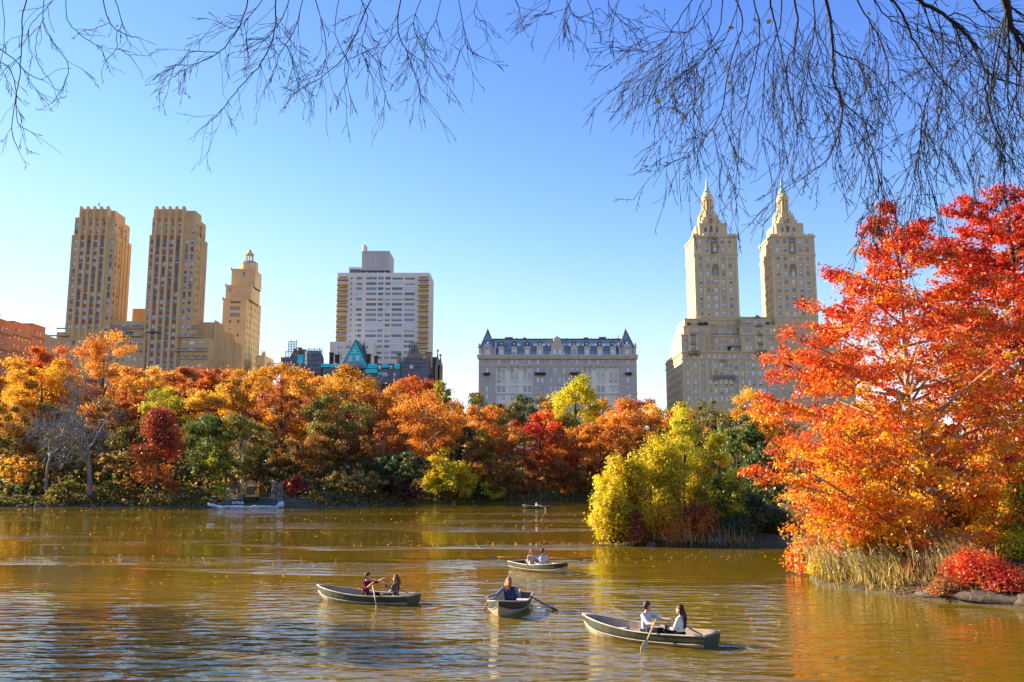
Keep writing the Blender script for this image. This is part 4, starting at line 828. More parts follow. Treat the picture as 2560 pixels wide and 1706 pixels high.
# --- back row and skyline
tree('yellow-olive tree at the far left edge below the red brick house', 22, 888, 62, 222, 'gold', 1050, pal2='olive', group=GF)
tree('rust-orange domed tree below the left slab tower', 128, 848, 62, 250, 'deep_orange', 985, group=GF)
tree('broad gold tree with olive underside below the red brick house', 104, 893, 92, 212, 'gold', 1090, pal2='dark_olive', group=GF)
tree('tall loose orange tree rising in front of the slab towers', 262, 830, 88, 222, 'orange', 985, dens=.5, group=GF, limbs=.9, lai=2.6)
tree('small orange-red tree right of the tall loose orange tree', 352, 952, 50, 212, 'deep_orange', 1045, group=GF)
tree('yellow tree top under the right slab tower', 386, 922, 52, 245, 'gold', 1010, group=GF)
tree('red-brown domed tree under the right slab tower', 482, 900, 74, 262, 'rust', 1005, pal2='dull_red', group=GF)
tree('second red-brown tree left of the lantern tower base', 540, 918, 48, 255, 'deep_orange', 1015, group=GF)
tree('gold tree below the lantern tower', 612, 921, 62, 250, 'gold', 1030, group=GF)
tree('large gold-orange plane tree left of the turquoise gable', 708, 911, 84, 232, 'gold', 1060, pal2='orange', group=GF)
tree('orange plane tree just left of the turquoise gable', 780, 935, 70, 238, 'orange', 1060, group=GF)
tree('big gold-orange plane tree right under the turquoise gable', 866, 918, 82, 228, 'gold', 1065, pal2='orange', group=GF)
tree('orange plane tree below the white tower', 950, 968, 78, 222, 'orange', 1090, group=GF, bark=BARK_PALE)
tree('rust tree below the right side of the scaffolded house', 1042, 937, 58, 252, 'deep_orange', 1040, group=GF)
tree('thin yellow-green tree under the twin stone pinnacles', 1106, 942, 26, 246, 'yellow_green', 1060, group=GF, dens=.8)
tree('orange plane tree with pale forked trunk right of the white tower', 1070, 970, 96, 208, 'orange', 1105, bark=BARK_PALE, group=GF, limbs=.8)
tree('orange tree below the gap between white tower and mansard house', 1196, 1000, 64, 226, 'orange', 1105, group=GF)
tree('loose dark green tree at the left corner of the mansard house', 1190, 970, 58, 300, 'dark_olive', 1080, dens=.7, group=GF, pal2='dark_green')
tree('dark green tree below the left half of the mansard house', 1268, 1000, 64, 285, 'dark_olive', 1080, pal2='dark_green', group=GF)
tree('small dark tree before the cream bay of the mansard house', 1310, 978, 30, 310, 'dark_green', 1060, group=GF)
tree('grey-olive tree before the middle of the mansard house', 1364, 978, 44, 315, 'dark_olive', 1060, dens=.7, group=GF)
tree('tall yellow-green tree in front of the mansard house', 1440, 936, 66, 268, 'lime', 1055, pal2='olive', group=GF)
tree('gold tree top left of the tall yellow-green tree', 1366, 995, 30, 262, 'gold', 1050, group=GF)
tree('gold-green tree before the right corner of the mansard house', 1505, 985, 34, 275, 'gold', 1060, pal2='olive', group=GF)
tree('dark red tree right of the mansard house', 1585, 982, 54, 295, 'dull_red', 1075, group=GF)
tree('bright orange tree below the right corner of the mansard house', 1544, 1002, 76, 240, 'orange', 1125, group=GF)
tree('gold tree below the left corner of the temple-tower house', 1655, 1004, 44, 290, 'gold', 1090, pal2='olive', group=GF)
tree('orange-tan tree below the temple-tower house', 1690, 1022, 72, 240, 'orange', 1130, pal2='rust', group=GF)
tree('dark loose tree in front of the temple-tower house', 1782, 1000, 50, 225, 'dark_olive', 1120, dens=.55, group=GF, limbs=.8)
tree('gold tree left of the big orange maple', 1880, 972, 56, 215, 'gold', 1100, pal2='orange', group=GF)
tree('olive tree in the gap over the island', 1735, 1075, 60, 200, 'dark_olive', 1190, group=GF)
tree('rounded green tree between the island and the big orange maple', 1845, 1020, 58, 135, 'green', 1230, pal2='dark_green', group=GF, leaf=.3)
tree('dark green tree filling the cove behind the island', 1905, 1100, 60, 120, 'dark_green', 1300, group=GF, leaf=.3)
# skyline and mid-slope trees that close the ranks
for a in (('gold tree closing the gap between the two left edge trees', 60, 905, 60, 262, 'gold', 'orange'), ('orange tree under the first slab tower, behind the tall loose one', 190, 888, 62, 268, 'deep_orange', 'gold'), ('brown-orange tree under the gap of the slab towers', 322, 908, 60, 266, 'orange', 'brown'), ('orange tree top left of the red-brown domed tree', 436, 925, 54, 272, 'orange', None),
          ('orange tree top right of the red-brown domed tree', 575, 925, 56, 268, 'orange', 'rust'), ('gold-orange tree right of the lantern tower base', 662, 922, 56, 258, 'gold', 'orange'), ('orange tree top left of the turquoise gable, behind the plane trees', 752, 925, 54, 262, 'orange', 'gold'), ('gold tree top in front of the turquoise gable base', 822, 938, 56, 258, 'gold', None), ('orange tree top below the left side of the white tower', 915, 950, 62, 256, 'orange', 'deep_orange'),
          ('orange tree top below the right side of the white tower', 1000, 958, 60, 250, 'orange', 'gold'), ('orange tree top right of the twin pinnacles', 1128, 992, 56, 262, 'orange', None), ('olive-gold tree below the left cream bay', 1236, 1018, 60, 262, 'olive', 'orange'), ('orange tree top below the middle of the mansard house', 1400, 1030, 58, 272, 'orange', 'rust'), ('rust tree top below the right cream bay', 1488, 1012, 52, 280, 'rust', 'orange'),
          ('brown-gold tree top in the gap right of the mansard house', 1625, 1012, 56, 270, 'gold', 'brown'), ('olive tree top below the balconies of the temple-tower house', 1725, 1018, 62, 285, 'dark_olive', 'gold'), ('dark tree top below the middle of the temple-tower house', 1830, 1012, 62, 270, 'olive', 'gold'), ('orange-brown tree beside the big maple crown', 1925, 1015, 60, 240, 'orange', 'brown')):
    tree(a[0], a[1], a[2], a[3], a[4], a[5], 1100, pal2=a[6], group=GF, lai=2.6, limbs=.25)
for a in (('dark brown understory tree left of the bare trees', 75, 1090, 66, 186, 'brown', 'dark_olive'), ('dark olive understory tree behind the thin bare trunk', 160, 1110, 70, 184, 'dark_olive', 'brown'), ('brown understory tree right of the large bare trunk', 250, 1120, 60, 188, 'brown', 'olive'), ('dark olive understory tree left of the conical red oak', 330, 1130, 54, 180, 'dark_olive', 'rust'), ('olive understory tree behind the conical red oak', 470, 1090, 62, 190, 'olive', 'dark_olive'), ('dark understory tree above the excavator', 660, 1100, 70, 184, 'dark_olive', 'brown'),
          ('rust-brown understory tree right of the crimson bush', 800, 1130, 64, 182, 'brown', 'dark_olive'), ('dark olive understory tree left of the maroon bush', 935, 1140, 62, 186, 'dark_olive', 'brown'), ('brown understory tree left of the yellow tree pair', 1062, 1135, 50, 204, 'brown', 'dark_olive'), ('russet understory tree above the far rowing boat', 1330, 1130, 66, 226, 'rust', 'brown'), ('brown understory tree between yellow pair and russet ones', 1250, 1165, 50, 212, 'brown', 'dark_olive'), ('russet understory tree left of the island view', 1455, 1140, 62, 236, 'deep_orange', 'brown'), ('dark olive tree low behind the island', 1640, 1120, 80, 225, 'dark_olive', 'brown')):
    tree(a[0], a[1], a[2], a[3], a[4], a[5], 1245, pal2=a[6], group=GF, lai=3.0, limbs=.3, shape='mound')
# --- middle ranks
tree('brown-orange sparse tree with dark trunk left of centre', 706, 950, 76, 200, 'rust', 1075, dens=.6, group=GF, limbs=.9, pal2='orange')
tree('olive-brown tree below the turquoise gable', 838, 984, 88, 194, 'olive', 1110, pal2='brown', group=GF)
tree('red-salmon maple below the left end of the mansard house', 1348, 1012, 64, 232, 'red', 1140, group=GF, pal2='rust')
tree('orange tree right of the red-salmon maple', 1440, 1042, 62, 242, 'orange', 1160, group=GF)
tree('broad orange tree behind the yellow island bushes', 1500, 1060, 70, 234, 'orange', 1210, group=GF, pal2='brown')
tree('brown-orange tree left of the red-salmon maple', 1280, 1064, 64, 218, 'orange', 1170, pal2='rust', group=GF)
tree('rust tree over the far rowing boat', 1400, 1108, 78, 226, 'deep_orange', 1215, pal2='brown', group=GF)
tree('yellow-topped green tree in the left middle ground', 412, 962, 58, 200, 'yellow_green', 1100, group=GF, pal2='green')
tree('yellow and green tree under the right slab tower', 520, 968, 72, 198, 'gold', 1120, pal2='green', group=GF)
tree('olive plane tree with pale trunk left of the excavator', 612, 1026, 62, 180, 'olive', 1190, bark=BARK_PALE, dens=.75, group=GF, limbs=.8)
tree('green tree between the dark red oak and the plane tree', 528, 1022, 58, 176, 'green', 1215, pal2='yellow_green', group=GF)
tree('brown-gold tree above the crimson bush', 760, 1070, 72, 184, 'brown', 1190, group=GF, pal2='olive')
tree('broad brown-gold tree in the centre of the far bank', 868, 1080, 100, 186, 'brown', 1180, group=GF, pal2='olive')
tree('russet tree with pale limbs above the dark green tree', 957, 1056, 78, 190, 'rust', 1150, group=GF, bark=BARK_PALE, pal2='brown')
tree('olive-rust tree right of the yellow tree pair', 1262, 1130, 58, 205, 'brown', 1240, group=GF)
tree('tan-rust tree behind the yellow tree pair', 1150, 1085, 60, 210, 'brown', 1180, group=GF)
tree('dark brown tree at the far left edge', 20, 1010, 70, 190, 'brown', 1180, pal2='dark_olive', group=GF)
tree('dark olive tree behind the bare grey tree', 130, 1040, 90, 198, 'dark_olive', 1215, pal2='brown', group=GF)
tree('rust and olive tree behind the bare grey trunk', 265, 1000, 72, 200, 'brown', 1190, pal2='olive', group=GF)
tree('gold tree glowing low at the left behind the bare tree', 40, 1140, 44, 176, 'gold', 1200, group=GF, dens=.8)
tree('golden understory tree right of the bare grey trunk', 288, 1120, 42, 182, 'tan', 1225, pal2='olive', group=GF)
tree('dark olive tree right of the bare grey tree', 340, 1060, 58, 192, 'dark_olive', 1200, group=GF)
# --- front rank on the shore
tree('conical dark red oak at the left waterline', 404, 1020, 80, 167.5, 'dull_red', 1262, shape='cone', pal2='rust', group=GF)
tree('dark green spreading tree above the maroon bush', 1000, 1128, 76, 180, 'dark_green', 1205, group=GF)
tree('gold-tan low tree right of the excavator', 882, 1176, 72, 176, 'tan', 1238, group=GF, pal2='olive')
tree('rounded yellow tree at the waterline, left of the pair', 1122, 1116, 66, 201, 'yellow', 1256, shape='mound', group=GF, pal2='yellow_green', lai=4)
tree('olive-gold tree at the waterline, right of the pair', 1200, 1150, 60, 204, 'gold', 1255, shape='mound', group=GF, pal2='yellow_green', lai=4)
tree('small dark conifer behind the yellow tree pair', 1170, 1068, 34, 216, 'dark_green', 1150, shape='cone', group=GF)
tree('soft yellow-green tree top right of the dark conifer', 1206, 1074, 32, 220, 'yellow_green', 1150, group=GF)
for a in (('crimson rounded bush right of the excavator', 740, 1192, 33, 168, 'crimson', 1233), ('maroon bush at the waterline below the dark green tree', 1002, 1190, 58, 183, 'maroon', 1256), ('bright green bush left of the wire fence', 545, 1208, 32, 163, 'yellow_green', 1255),
          ('olive-yellow bush between the two bare trunks', 172, 1192, 46, 168, 'olive', 1258), ('orange bush right of the bare grey trunk', 318, 1195, 26, 169, 'tan', 1255), ('grey twiggy shrub beside the bare grey trunk', 276, 1202, 34, 168, 'dark_olive', 1262),
          ('gold bush left of the excavator boom', 632, 1206, 18, 166, 'gold', 1245), ('rust shrub under the red-salmon maple', 1335, 1196, 46, 222, 'rust', 1250), ('dark red shrub beside the far rowing boat', 1396, 1180, 44, 227, 'deep_orange', 1245),
          ('orange-brown shrub at the left edge of the island view', 1450, 1196, 44, 232, 'brown', 1248), ('dark green shrub by the left waterline', 60, 1215, 48, 170, 'dark_green', 1266), ('dark brown shrub behind the bare trunk base', 225, 1210, 40, 174, 'dark_olive', 1262),
          ('low green bush right of the maroon bush', 1056, 1230, 28, 194, 'green', 1258), ('dark green undergrowth bush right of the crimson bush', 800, 1218, 40, 173, 'dark_green', 1262), ('olive shrub below the gold-tan low tree', 910, 1222, 44, 176, 'olive', 1264), ('brown shrub at the shore left of the yellow pair', 1066, 1195, 26, 200, 'brown', 1250),
          ('dark shrub right of the conical red oak', 498, 1215, 36, 169, 'dark_olive', 1262), ('rust shrub right of the yellow tree pair', 1290, 1205, 44, 214, 'rust', 1252), ('dark green shrub below the rust shrubs', 1375, 1228, 40, 225, 'dark_olive', 1250), ('small dark shrub at the far left corner of the lake', 8, 1200, 30, 172, 'dark_olive', 1266), ('dark shrub behind the excavator', 690, 1195, 44, 178, 'dark_olive', 1255), ('olive shrub behind the wire fence', 618, 1200, 40, 176, 'brown', 1255)):
    tree(*a, shape='mound', kind='bush', name='bush', group=GB, lai=4.0, limbs=.3)
# low ground cover along the far waterline
rng = np.random.default_rng(77); n_ = 26000
sh = np.array([(-116, 160), (-91, 163), (-70, 164), (-52, 160)] ), np.array([(-34, 163), (-27, 170), (-20, 182), (-15, 197), (-7, 203), (0, 205), (8, 212), (14, 222), (25, 229), (45, 222)])
Ps = []
for sg, cnt in zip(sh, (8000, 12000)):
    L = np.r_[0, np.cumsum(np.linalg.norm(np.diff(sg, axis=0), axis=1))]; q = rng.random(cnt) * L[-1]
    x = np.interp(q, L, sg[:, 0]); y = np.interp(q, L, sg[:, 1]); off = np.abs(rng.normal(0, 3.0, cnt)) + .1; y = y + off; x = x + rng.normal(0, .8, cnt) - (off * .7 if sg[0, 0] > -50 else 0)
    z = ground_z(x, y) + rng.random(cnt) ** 2 * (.5 + 1.1 * (np.sin(q * .37) > 0))
    Ps.append(np.stack([x, y, z], 1))
Pn = np.concatenate(Ps); me = leaves_mesh('ground_cover', Pn, rng.normal(size=Pn.shape) + np.array([0, -.3, .6]), .38 * rng.uniform(.6, 1.3, len(Pn)), rng.random(len(Pn)), [LEAF['dark_olive'], LEAF['dark_green'], LEAF['brown']], rng, tri=True)
me.polygons.foreach_set('material_index', rng.integers(0, 3, len(Pn)).astype(np.int32)); tag(obj('ground_cover', me), 'low dark ground cover along the far waterline', 'ground cover', kind='stuff')
# leaf litter and understory filling the slope under the trees
n_ = 70000; x = rng.uniform(-140, 85, n_); y = rng.uniform(165, 330, n_); d_ = sdf(LAKE, x, y); k = d_ > 3; x, y = x[k], y[k]
z = ground_z(x, y) + rng.random(len(x)) ** 1.3 * 6.0 * (.35 + .65 * (np.sin(x * .31 + 2 * np.sin(y * .13)) * .5 + .5)); Pn = np.stack([x, y, z], 1)
me = leaves_mesh('understory', Pn, rng.normal(size=Pn.shape) + np.array([0, -.3, .5]), .62 * rng.uniform(.6, 1.3, len(Pn)), rng.random(len(Pn)), [LEAF['dark_olive'], LEAF['brown'], LEAF['rust'], LEAF['dark_green']], rng, tri=True)  # mostly dark leaf colours, standing in for the shade under the trees
me.polygons.foreach_set('material_index', rng.choice(4, len(Pn), p=[.48, .2, .04, .28]).astype(np.int32)); tag(obj('understory', me), 'understory growth in colours darkened for shade on the slope between the far trees', 'undergrowth', kind='stuff')

# ------------------------------------------------------------------ grown branches (bare trees, overhanging twigs, near trees)
def grow(rng, out, p, d, L, r, lev, o):
    """recursive shoot: appends (points, radii) ; o: dict of settings per level"""
    k = o['seg'][lev]; pts = [np.array(p, float)]; d = np.array(d, float); d /= np.linalg.norm(d); st = L / k; rr = [r]
    kids = []
    for i in range(k):
        d = d + rng.normal(0, o['wig'][lev], 3) + np.array([0, 0, o['grav'][lev]]) * st; d /= np.linalg.norm(d)
        pts.append(pts[-1] + d * st); rr.append(r * (1 - (i + 1) / k * (1 - o['taper'])))
        if lev + 1 < o['levels'] and i >= o['skip'][lev]:
            for _ in range(rng.poisson(o['kids'][lev])): kids.append((pts[-1].copy(), d.copy(), rr[-1], (i + 1) / k))
    out.append((pts, rr, lev))
    for q, dd, r0, t in kids:
        s = rng.normal(size=3); s -= dd * (s @ dd); s /= np.linalg.norm(s) + 1e-9; a = rng.uniform(*o['ang'][lev]); nd = dd * math.cos(a) + s * math.sin(a)
        grow(rng, out, q, nd, L * rng.uniform(*o['len'][lev]) * (1 - .35 * t), min(r0 * .8, r * o['rad'][lev]), lev + 1, o)
def twigs_mesh(mb, out, minr=0.0, sides=(6, 5, 4, 3, 3, 3)):
    for pts, rr, lev in out: mb.tube(pts, [max(q, minr) for q in rr], sides[min(lev, 5)], cap=False)
BARE = dict(levels=4, seg=(7, 6, 5, 4), wig=(.10, .16, .16, .14), grav=(.0, -.012, -.10, -.28), taper=.3, skip=(2, 1, 0, 0), kids=(2.2, 1.7, 2.0, 0), ang=((.5, 1.0), (.5, 1.0), (.4, .9), (.4, .9)), len=((.55, .8), (.4, .65), (.35, .6), (.3, .5)), rad=(.5, .45, .4, .5))
def bare_tree(label, px, basepy, top, D, seed, r, o, bark, name='bare_tree', Hs=.55, d0=(0, 0, 1)):
    rng = np.random.default_rng(seed); X0 = WX(px, basepy, D); gr = gz(X0, D); H_ = WZ(top, D) - gr
    t = thing(name, label, 'tree', (X0, D, gr), group='bare trees'); out = []; grow(rng, out, (0, 0, -.3), d0, H_ * Hs, r, 0, o)
    mb = MB(); twigs_mesh(mb, out[:1]); mb.build('trunk', bark, t); mb = MB(); twigs_mesh(mb, out[1:], .03); mb.build('branches', bark, t); return t
bare_tree('large bare grey tree with drooping twigs at the left waterline', 224, 1258, 960, 166.5, 4, .50, BARE, BARK_GREY, Hs=.80)
bare_tree('thinner bare grey tree left of the large one', 116, 1256, 985, 169, 9, .32, BARE, BARK_GREY, Hs=.74, d0=(-.05, 0, 1))
# ------------------------------------------------------------------ near trees on the right bank
PAL.update(flame=((.55, .055, .010), (.88, .155, .014), (.95, .30, .02)), amber=((.55, .25, .008), (.88, .46, .010), (.95, .62, .02)), scarlet=((.34, .012, .008), (.62, .030, .010), (.76, .085, .014)), straw=((.34, .24, .09), (.52, .39, .16), (.66, .52, .26)), plume=((.42, .32, .20), (.56, .45, .31), (.68, .58, .44)))
for k in ('flame', 'amber', 'scarlet', 'straw', 'plume'): LEAF[k] = leafmat('leaves_' + k, *PAL[k])
def layered_tree(label, axis_px, D, prof, nlimb, nleaf, mats, score, seed, trunk_path, trunk_r, bark, leaf=.135, axis_top=None, name='maple_tree', subk=8, clear=0, flat=.7, clump=.43):
    """limbs in loose layers; prof: (py, half width px) outline of the crown; mats: leaf colours picked by score(height, reach, noise)"""
    rng = np.random.default_rng(seed); X0 = WX(axis_px, 1100, D); gr = gz(X0, D); t = thing(name, label, 'tree', (X0, D, gr), group='near trees on the right bank')
    zs = np.array([WZ(p, D) - gr for p, _ in prof]); rs = np.array([h / FPX * D for _, h in prof]); o_ = np.argsort(zs); zs, rs = zs[o_], rs[o_]; z0, z1 = zs[0], zs[-1]
    tp = [Vector((WX(px, py, D) - X0, dy, WZ(py, D) - gr)) for px, py, dy in trunk_path]; tz = np.array([p.z for p in tp]); od = np.argsort(tz)
    def axis(z): return np.array([np.interp(z, tz[od], np.array([p[j] for p in tp])[od]) for j in (0, 1)] + [z])
    mb = MB(); mb.tube(tp, list(np.linspace(trunk_r, trunk_r * .22, len(tp))), 9); mb.build('trunk', bark, t)
    lm = MB(); C = []; sc = []
    wgt = np.interp(np.linspace(z0, z1, 200), zs, rs) + 1.6; cw = np.cumsum(wgt); cw /= cw[-1]
    for k in range(nlimb):
        z = np.interp((k + rng.random()) / nlimb, cw, np.linspace(z0, z1, 200)); a = k * 2.39996 + rng.normal(0, .25); L = max(.75, np.interp(z, zs, rs) * rng.uniform(.68, 1.14)); dirv = np.array([math.cos(a), math.sin(a), 0])
        rise = rng.uniform(.25, .75); s = axis(max(z - L * rise * .8, .8)); e = axis(z) * np.array([1, 1, 0]) + dirv * L + np.array([0, 0, z]); pts = curve_pts(s, e, rng.uniform(-.02, .10) * L, 7)
        r0 = .018 + .011 * L; lm.tube(pts, list(np.linspace(r0, .008, 7)), 5, cap=False); side = np.array([-dirv[1], dirv[0], 0])
        for j in range(subk):
            f = .25 + .75 * (j + rng.random() * .7) / subk; p = np.array([np.interp(f, np.linspace(0, 1, 7), pts[:, q]) for q in range(3)]); sl = L * (1.05 - f) * rng.uniform(.35, .75) + .3
            for sg in (-1, 1):
                if rng.random() < .32: continue
                dd = dirv * rng.uniform(.3, .8) + side * sg * rng.uniform(.5, 1) + np.array([0, 0, rng.uniform(-.2, .35)]); dd /= np.linalg.norm(dd); q = p + dd * sl; lm.tube([p, (p + q) / 2 + np.array([0, 0, .04 * sl]), q], [.012, .008, .004], 3, cap=False)
                for h in np.arange(.35, 1.01, max(.22, .42 / max(sl, .4))): C.append(p + dd * sl * h + rng.normal(0, .08, 3)); sc.append(((C[-1][2] - z0) / (z1 - z0), np.linalg.norm(C[-1][:2] - axis(C[-1][2])[:2]) / max(np.interp(C[-1][2], zs, rs), .5)))
        C.append(e); sc.append(((z - z0) / (z1 - z0), 1.0))
    lm.build('limbs', bark, t); C = np.array(C); sc = np.array(sc)
    if clear:                                                          # few leaves in front of the lower trunk
        ax_ = np.array([axis(q[2]) for q in C]); keep = ~((np.abs(C[:, 0] - ax_[:, 0]) < .55) & (C[:, 1] < ax_[:, 1] + .2) & (C[:, 2] < clear) & (rng.random(len(C)) < .85)); C, sc = C[keep], sc[keep]
    nC = len(C)
    rad = clump * rng.uniform(.6, 1.3, nC); Pn, Nn, idx = clump_leaves(rng, C, rad, max(8, nleaf // nC), flat); Pn[:, 2] = np.maximum(Pn[:, 2], .1)
    S = score(sc[:, 0], sc[:, 1], C) + rng.normal(0, .19, nC); S = np.clip(S[idx] + rng.normal(0, .05, len(idx)), 0, .999)
    me = leaves_mesh('crown', Pn, Nn, leaf * rng.uniform(.5, 1.5, len(Pn)), .5 + rng.normal(0, .2, nC)[idx] + rng.normal(0, .2, len(Pn)), [LEAF[m] for m in mats], rng)
    me.polygons.foreach_set('material_index', (S * len(mats)).astype(np.int32)); obj('crown', me, t); return t
BARK_PALE2 = barkmat('bark_light_tan', (.20, .14, .09), (.42, .31, .20)); BARK_TAN = barkmat('bark_tan', (.10, .065, .04), (.26, .17, .10))  # light tan bark of the big maple, plain tan for the leaning trunk
layered_tree('big orange and red maple leaning over the lake on the right bank', 2236, 42.5, [(510, 40), (560, 80), (625, 130), (734, 225), (836, 315), (900, 345), (1033, 370), (1110, 378), (1222, 358), (1345, 280), (1400, 235)], 118, 124000, ['amber', 'amber', 'flame', 'flame', 'red', 'scarlet'],
             lambda h, o, C: .13 + .60 * h + .52 * np.clip(o - .62, 0, 1), 21, [(2304, 1400, 0), (2300, 1330, 0), (2285, 1150, 0), (2268, 980, 0), (2262, 860, 0), (2245, 640, 0), (2237, 512, 0)], .21, BARK_PALE2, clear=8.5)
layered_tree('tall scarlet maple at the right edge behind the big orange one', 2500, 52, [(462, 90), (520, 165), (600, 205), (700, 228), (800, 220), (900, 195), (985, 120)], 66, 66000, ['orange', 'flame', 'scarlet', 'red', 'scarlet'], lambda h, o, C: .28 + .55 * h + .2 * (o - .5), 33,
             [(2575, 1330, 0), (2570, 1100, 0), (2550, 800, 0), (2530, 620, 0), (2522, 540, 0)], .24, BARK_DARK, leaf=.16)
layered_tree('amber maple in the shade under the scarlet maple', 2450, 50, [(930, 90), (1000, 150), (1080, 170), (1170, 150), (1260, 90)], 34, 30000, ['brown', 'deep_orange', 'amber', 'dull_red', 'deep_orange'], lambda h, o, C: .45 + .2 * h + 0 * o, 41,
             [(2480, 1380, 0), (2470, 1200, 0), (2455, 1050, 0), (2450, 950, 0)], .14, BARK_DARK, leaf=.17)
layered_tree('orange maple behind the big one, half hidden by its crown', 2200, 47, [(1000, 40), (1080, 160), (1180, 200), (1260, 170)], 26, 20000, ['amber', 'orange', 'gold', 'amber', 'flame'], lambda h, o, C: .4 + .3 * h + 0 * o, 44,
             [(2214, 1390, 0), (2210, 1240, 0), (2205, 1100, 0), (2200, 1010, 0)], .24, BARK_DARK, leaf=.16)
layered_tree('pale orange tree top at the upper right edge', 2620, 66, [(440, 30), (520, 90), (620, 120), (760, 110)], 20, 14000, ['orange', 'tan', 'orange'], lambda h, o, C: .4 + .3 * h + 0 * o, 47, [(2640, 1300, 0), (2630, 900, 0), (2622, 460, 0)], .25, BARK, leaf=.18)

# ------------------------------------------------------------------ shrubs of long leafy shoots (island, right bank)
def shoot_bush(label, px, top, hw, D, pal, base=None, nst=60, nleaf=9000, leaf=.19, seed=1, droop=.5, upright=.5, pal2=None, name='bush', group='shrubs on the island', left=None, dy=None, mixp=.35):
    rng = np.random.default_rng(seed); X0 = WX(px, top, D); gr = gz(X0, D); gr = max(gr, .1); H_ = WZ(top, D) - gr; R = hw / FPX * D
    t = thing(name, label, 'bush', (X0, D, gr), group=group); mb = MB(); P_, N_, tn = [], [], []; per = nleaf // nst
    for k in range(nst):
        a = rng.random() * 6.283; el = rng.random() ** upright; rr = R * math.sqrt(1 - (el * .95) ** 2) * rng.uniform(.75, 1.05); e = np.array([math.cos(a) * rr, math.sin(a) * rr * .85, H_ * (el * .95 + .02) * rng.uniform(.8, 1.02)])
        s = np.array([rng.normal(0, R * .18), rng.normal(0, R * .15), 0]); pts = curve_pts(s, e, droop * (H_ * .35) * (1 - el) + .15 * H_, 7); L = np.linalg.norm(np.diff(pts, axis=0), axis=1).sum()
        mb.tube(pts, list(np.linspace(.035, .006, 7)), 4, cap=False); f = rng.random(per) ** .55
        P0 = np.stack([np.interp(f, np.linspace(0, 1, 7), pts[:, j]) for j in range(3)], 1); off = rng.normal(0, 1, (per, 3)); w_ = (.10 + .20 * (1 - f) + .04 * R)[:, None]
        P_.append(P0 + off * w_); N_.append(off * .5 + np.array([0, -.15, .7]) + rng.normal(0, .4, (per, 3))); tn.append(np.full(per, rng.normal(.5, .16)) + rng.normal(0, .16, per))
    P_ = np.concatenate(P_); P_[:, 2] = np.maximum(P_[:, 2], .04); me = leaves_mesh('foliage', P_, np.concatenate(N_), leaf * rng.uniform(.6, 1.3, len(P_)), np.concatenate(tn), [LEAF[pal]] + ([LEAF[pal2]] if pal2 else []), rng, aspect=.6)
    if pal2: me.polygons.foreach_set('material_index', np.repeat(rng.random(nst) < mixp, per).astype(np.int32))
    obj('foliage', me, t); mb.build('stems', BARK, t); return t
shoot_bush('bright yellow weeping shrub at the left tip of the island', 1560, 1112, 92, 69.5, 'yellow', nst=130, nleaf=26000, leaf=.21, seed=3, droop=.9, pal2='yellow_green', mixp=.25)
shoot_bush('second yellow shrub leaning left over the water', 1532, 1195, 62, 67.6, 'yellow', nst=70, nleaf=12000, leaf=.19, seed=4, droop=1.0, upright=.8, pal2='lime')
shoot_bush('golden brush with long shoots in the middle of the island', 1650, 1062, 80, 71, 'yellow', nst=110, nleaf=18000, leaf=.18, seed=5, pal2='lime', mixp=.5)
shoot_bush('yellow-orange low shrub in front of the island', 1640, 1210, 62, 67.4, 'yellow', nst=80, nleaf=13000, leaf=.16, seed=6, pal2='orange', mixp=.25)
shoot_bush('pink-red low bush at the island waterline', 1594, 1270, 28, 66.6, 'dull_red', nst=36, nleaf=4500, leaf=.13, seed=7, upright=.8, pal2='tan')
shoot_bush('russet bush behind the boulder on the island', 1745, 1250, 58, 67.0, 'rust', nst=70, nleaf=12000, leaf=.14, seed=8, pal2='orange', mixp=.35)
shoot_bush('orange-gold bush at the island front', 1690, 1285, 46, 66.8, 'orange', nst=50, nleaf=7000, leaf=.14, seed=18, pal2='gold', mixp=.5)
shoot_bush('leafy green shrub on the right of the island', 1812, 1165, 66, 69, 'lime', nst=70, nleaf=11000, leaf=.2, seed=9, pal2='green', mixp=.5)
shoot_bush('dark green shrub at the shaded right end of the island', 1870, 1225, 58, 69.5, 'dark_green', nst=70, nleaf=12000, leaf=.2, seed=10, pal2='dark_olive')
shoot_bush('dark olive shrub low on the right of the island', 1830, 1285, 60, 67.8, 'dark_green', nst=60, nleaf=9000, leaf=.18, seed=12, pal2='green', mixp=.2)
shoot_bush('tall slender leafy shrub behind the island brush', 1738, 1110, 40, 74, 'yellow_green', nst=40, nleaf=7000, leaf=.2, seed=13, upright=.3, pal2='lime')
shoot_bush('yellow brush between the two feathery cypresses', 1750, 1150, 48, 72, 'lime', nst=50, nleaf=9000, leaf=.18, seed=19, pal2='gold')
tree('feathery yellow-green cypress on the island', 1702, 998, 64, 72.5, 'lime', 1230, shape='cone', leaf=.15, name='cypress_tree', group='cypresses on the island', lai=3.4, limbs=.6)
tree('smaller feathery cypress right of the tall one', 1792, 1082, 46, 73, 'lime', 1225, shape='cone', leaf=.14, name='cypress_tree', group='cypresses on the island', lai=3.2, pal2='gold')
tree('dark cypress half behind the tall feathery one', 1738, 1060, 36, 79, 'olive', 1230, shape='cone', leaf=.16, name='cypress_tree', group='cypresses on the island')
GR = 'shrubs on the right bank'
shoot_bush('scarlet shrub at the foot of the leaning trunk', 2222, 1255, 62, 43.6, 'scarlet', nst=60, nleaf=8000, leaf=.13, seed=14, pal2='flame', group=GR, upright=.6)
shoot_bush('red low shrub on the rocks at the lower right', 2440, 1372, 86, 36.8, 'scarlet', nst=44, nleaf=6500, leaf=.10, seed=15, pal2='flame', group=GR, upright=.6, mixp=.4)
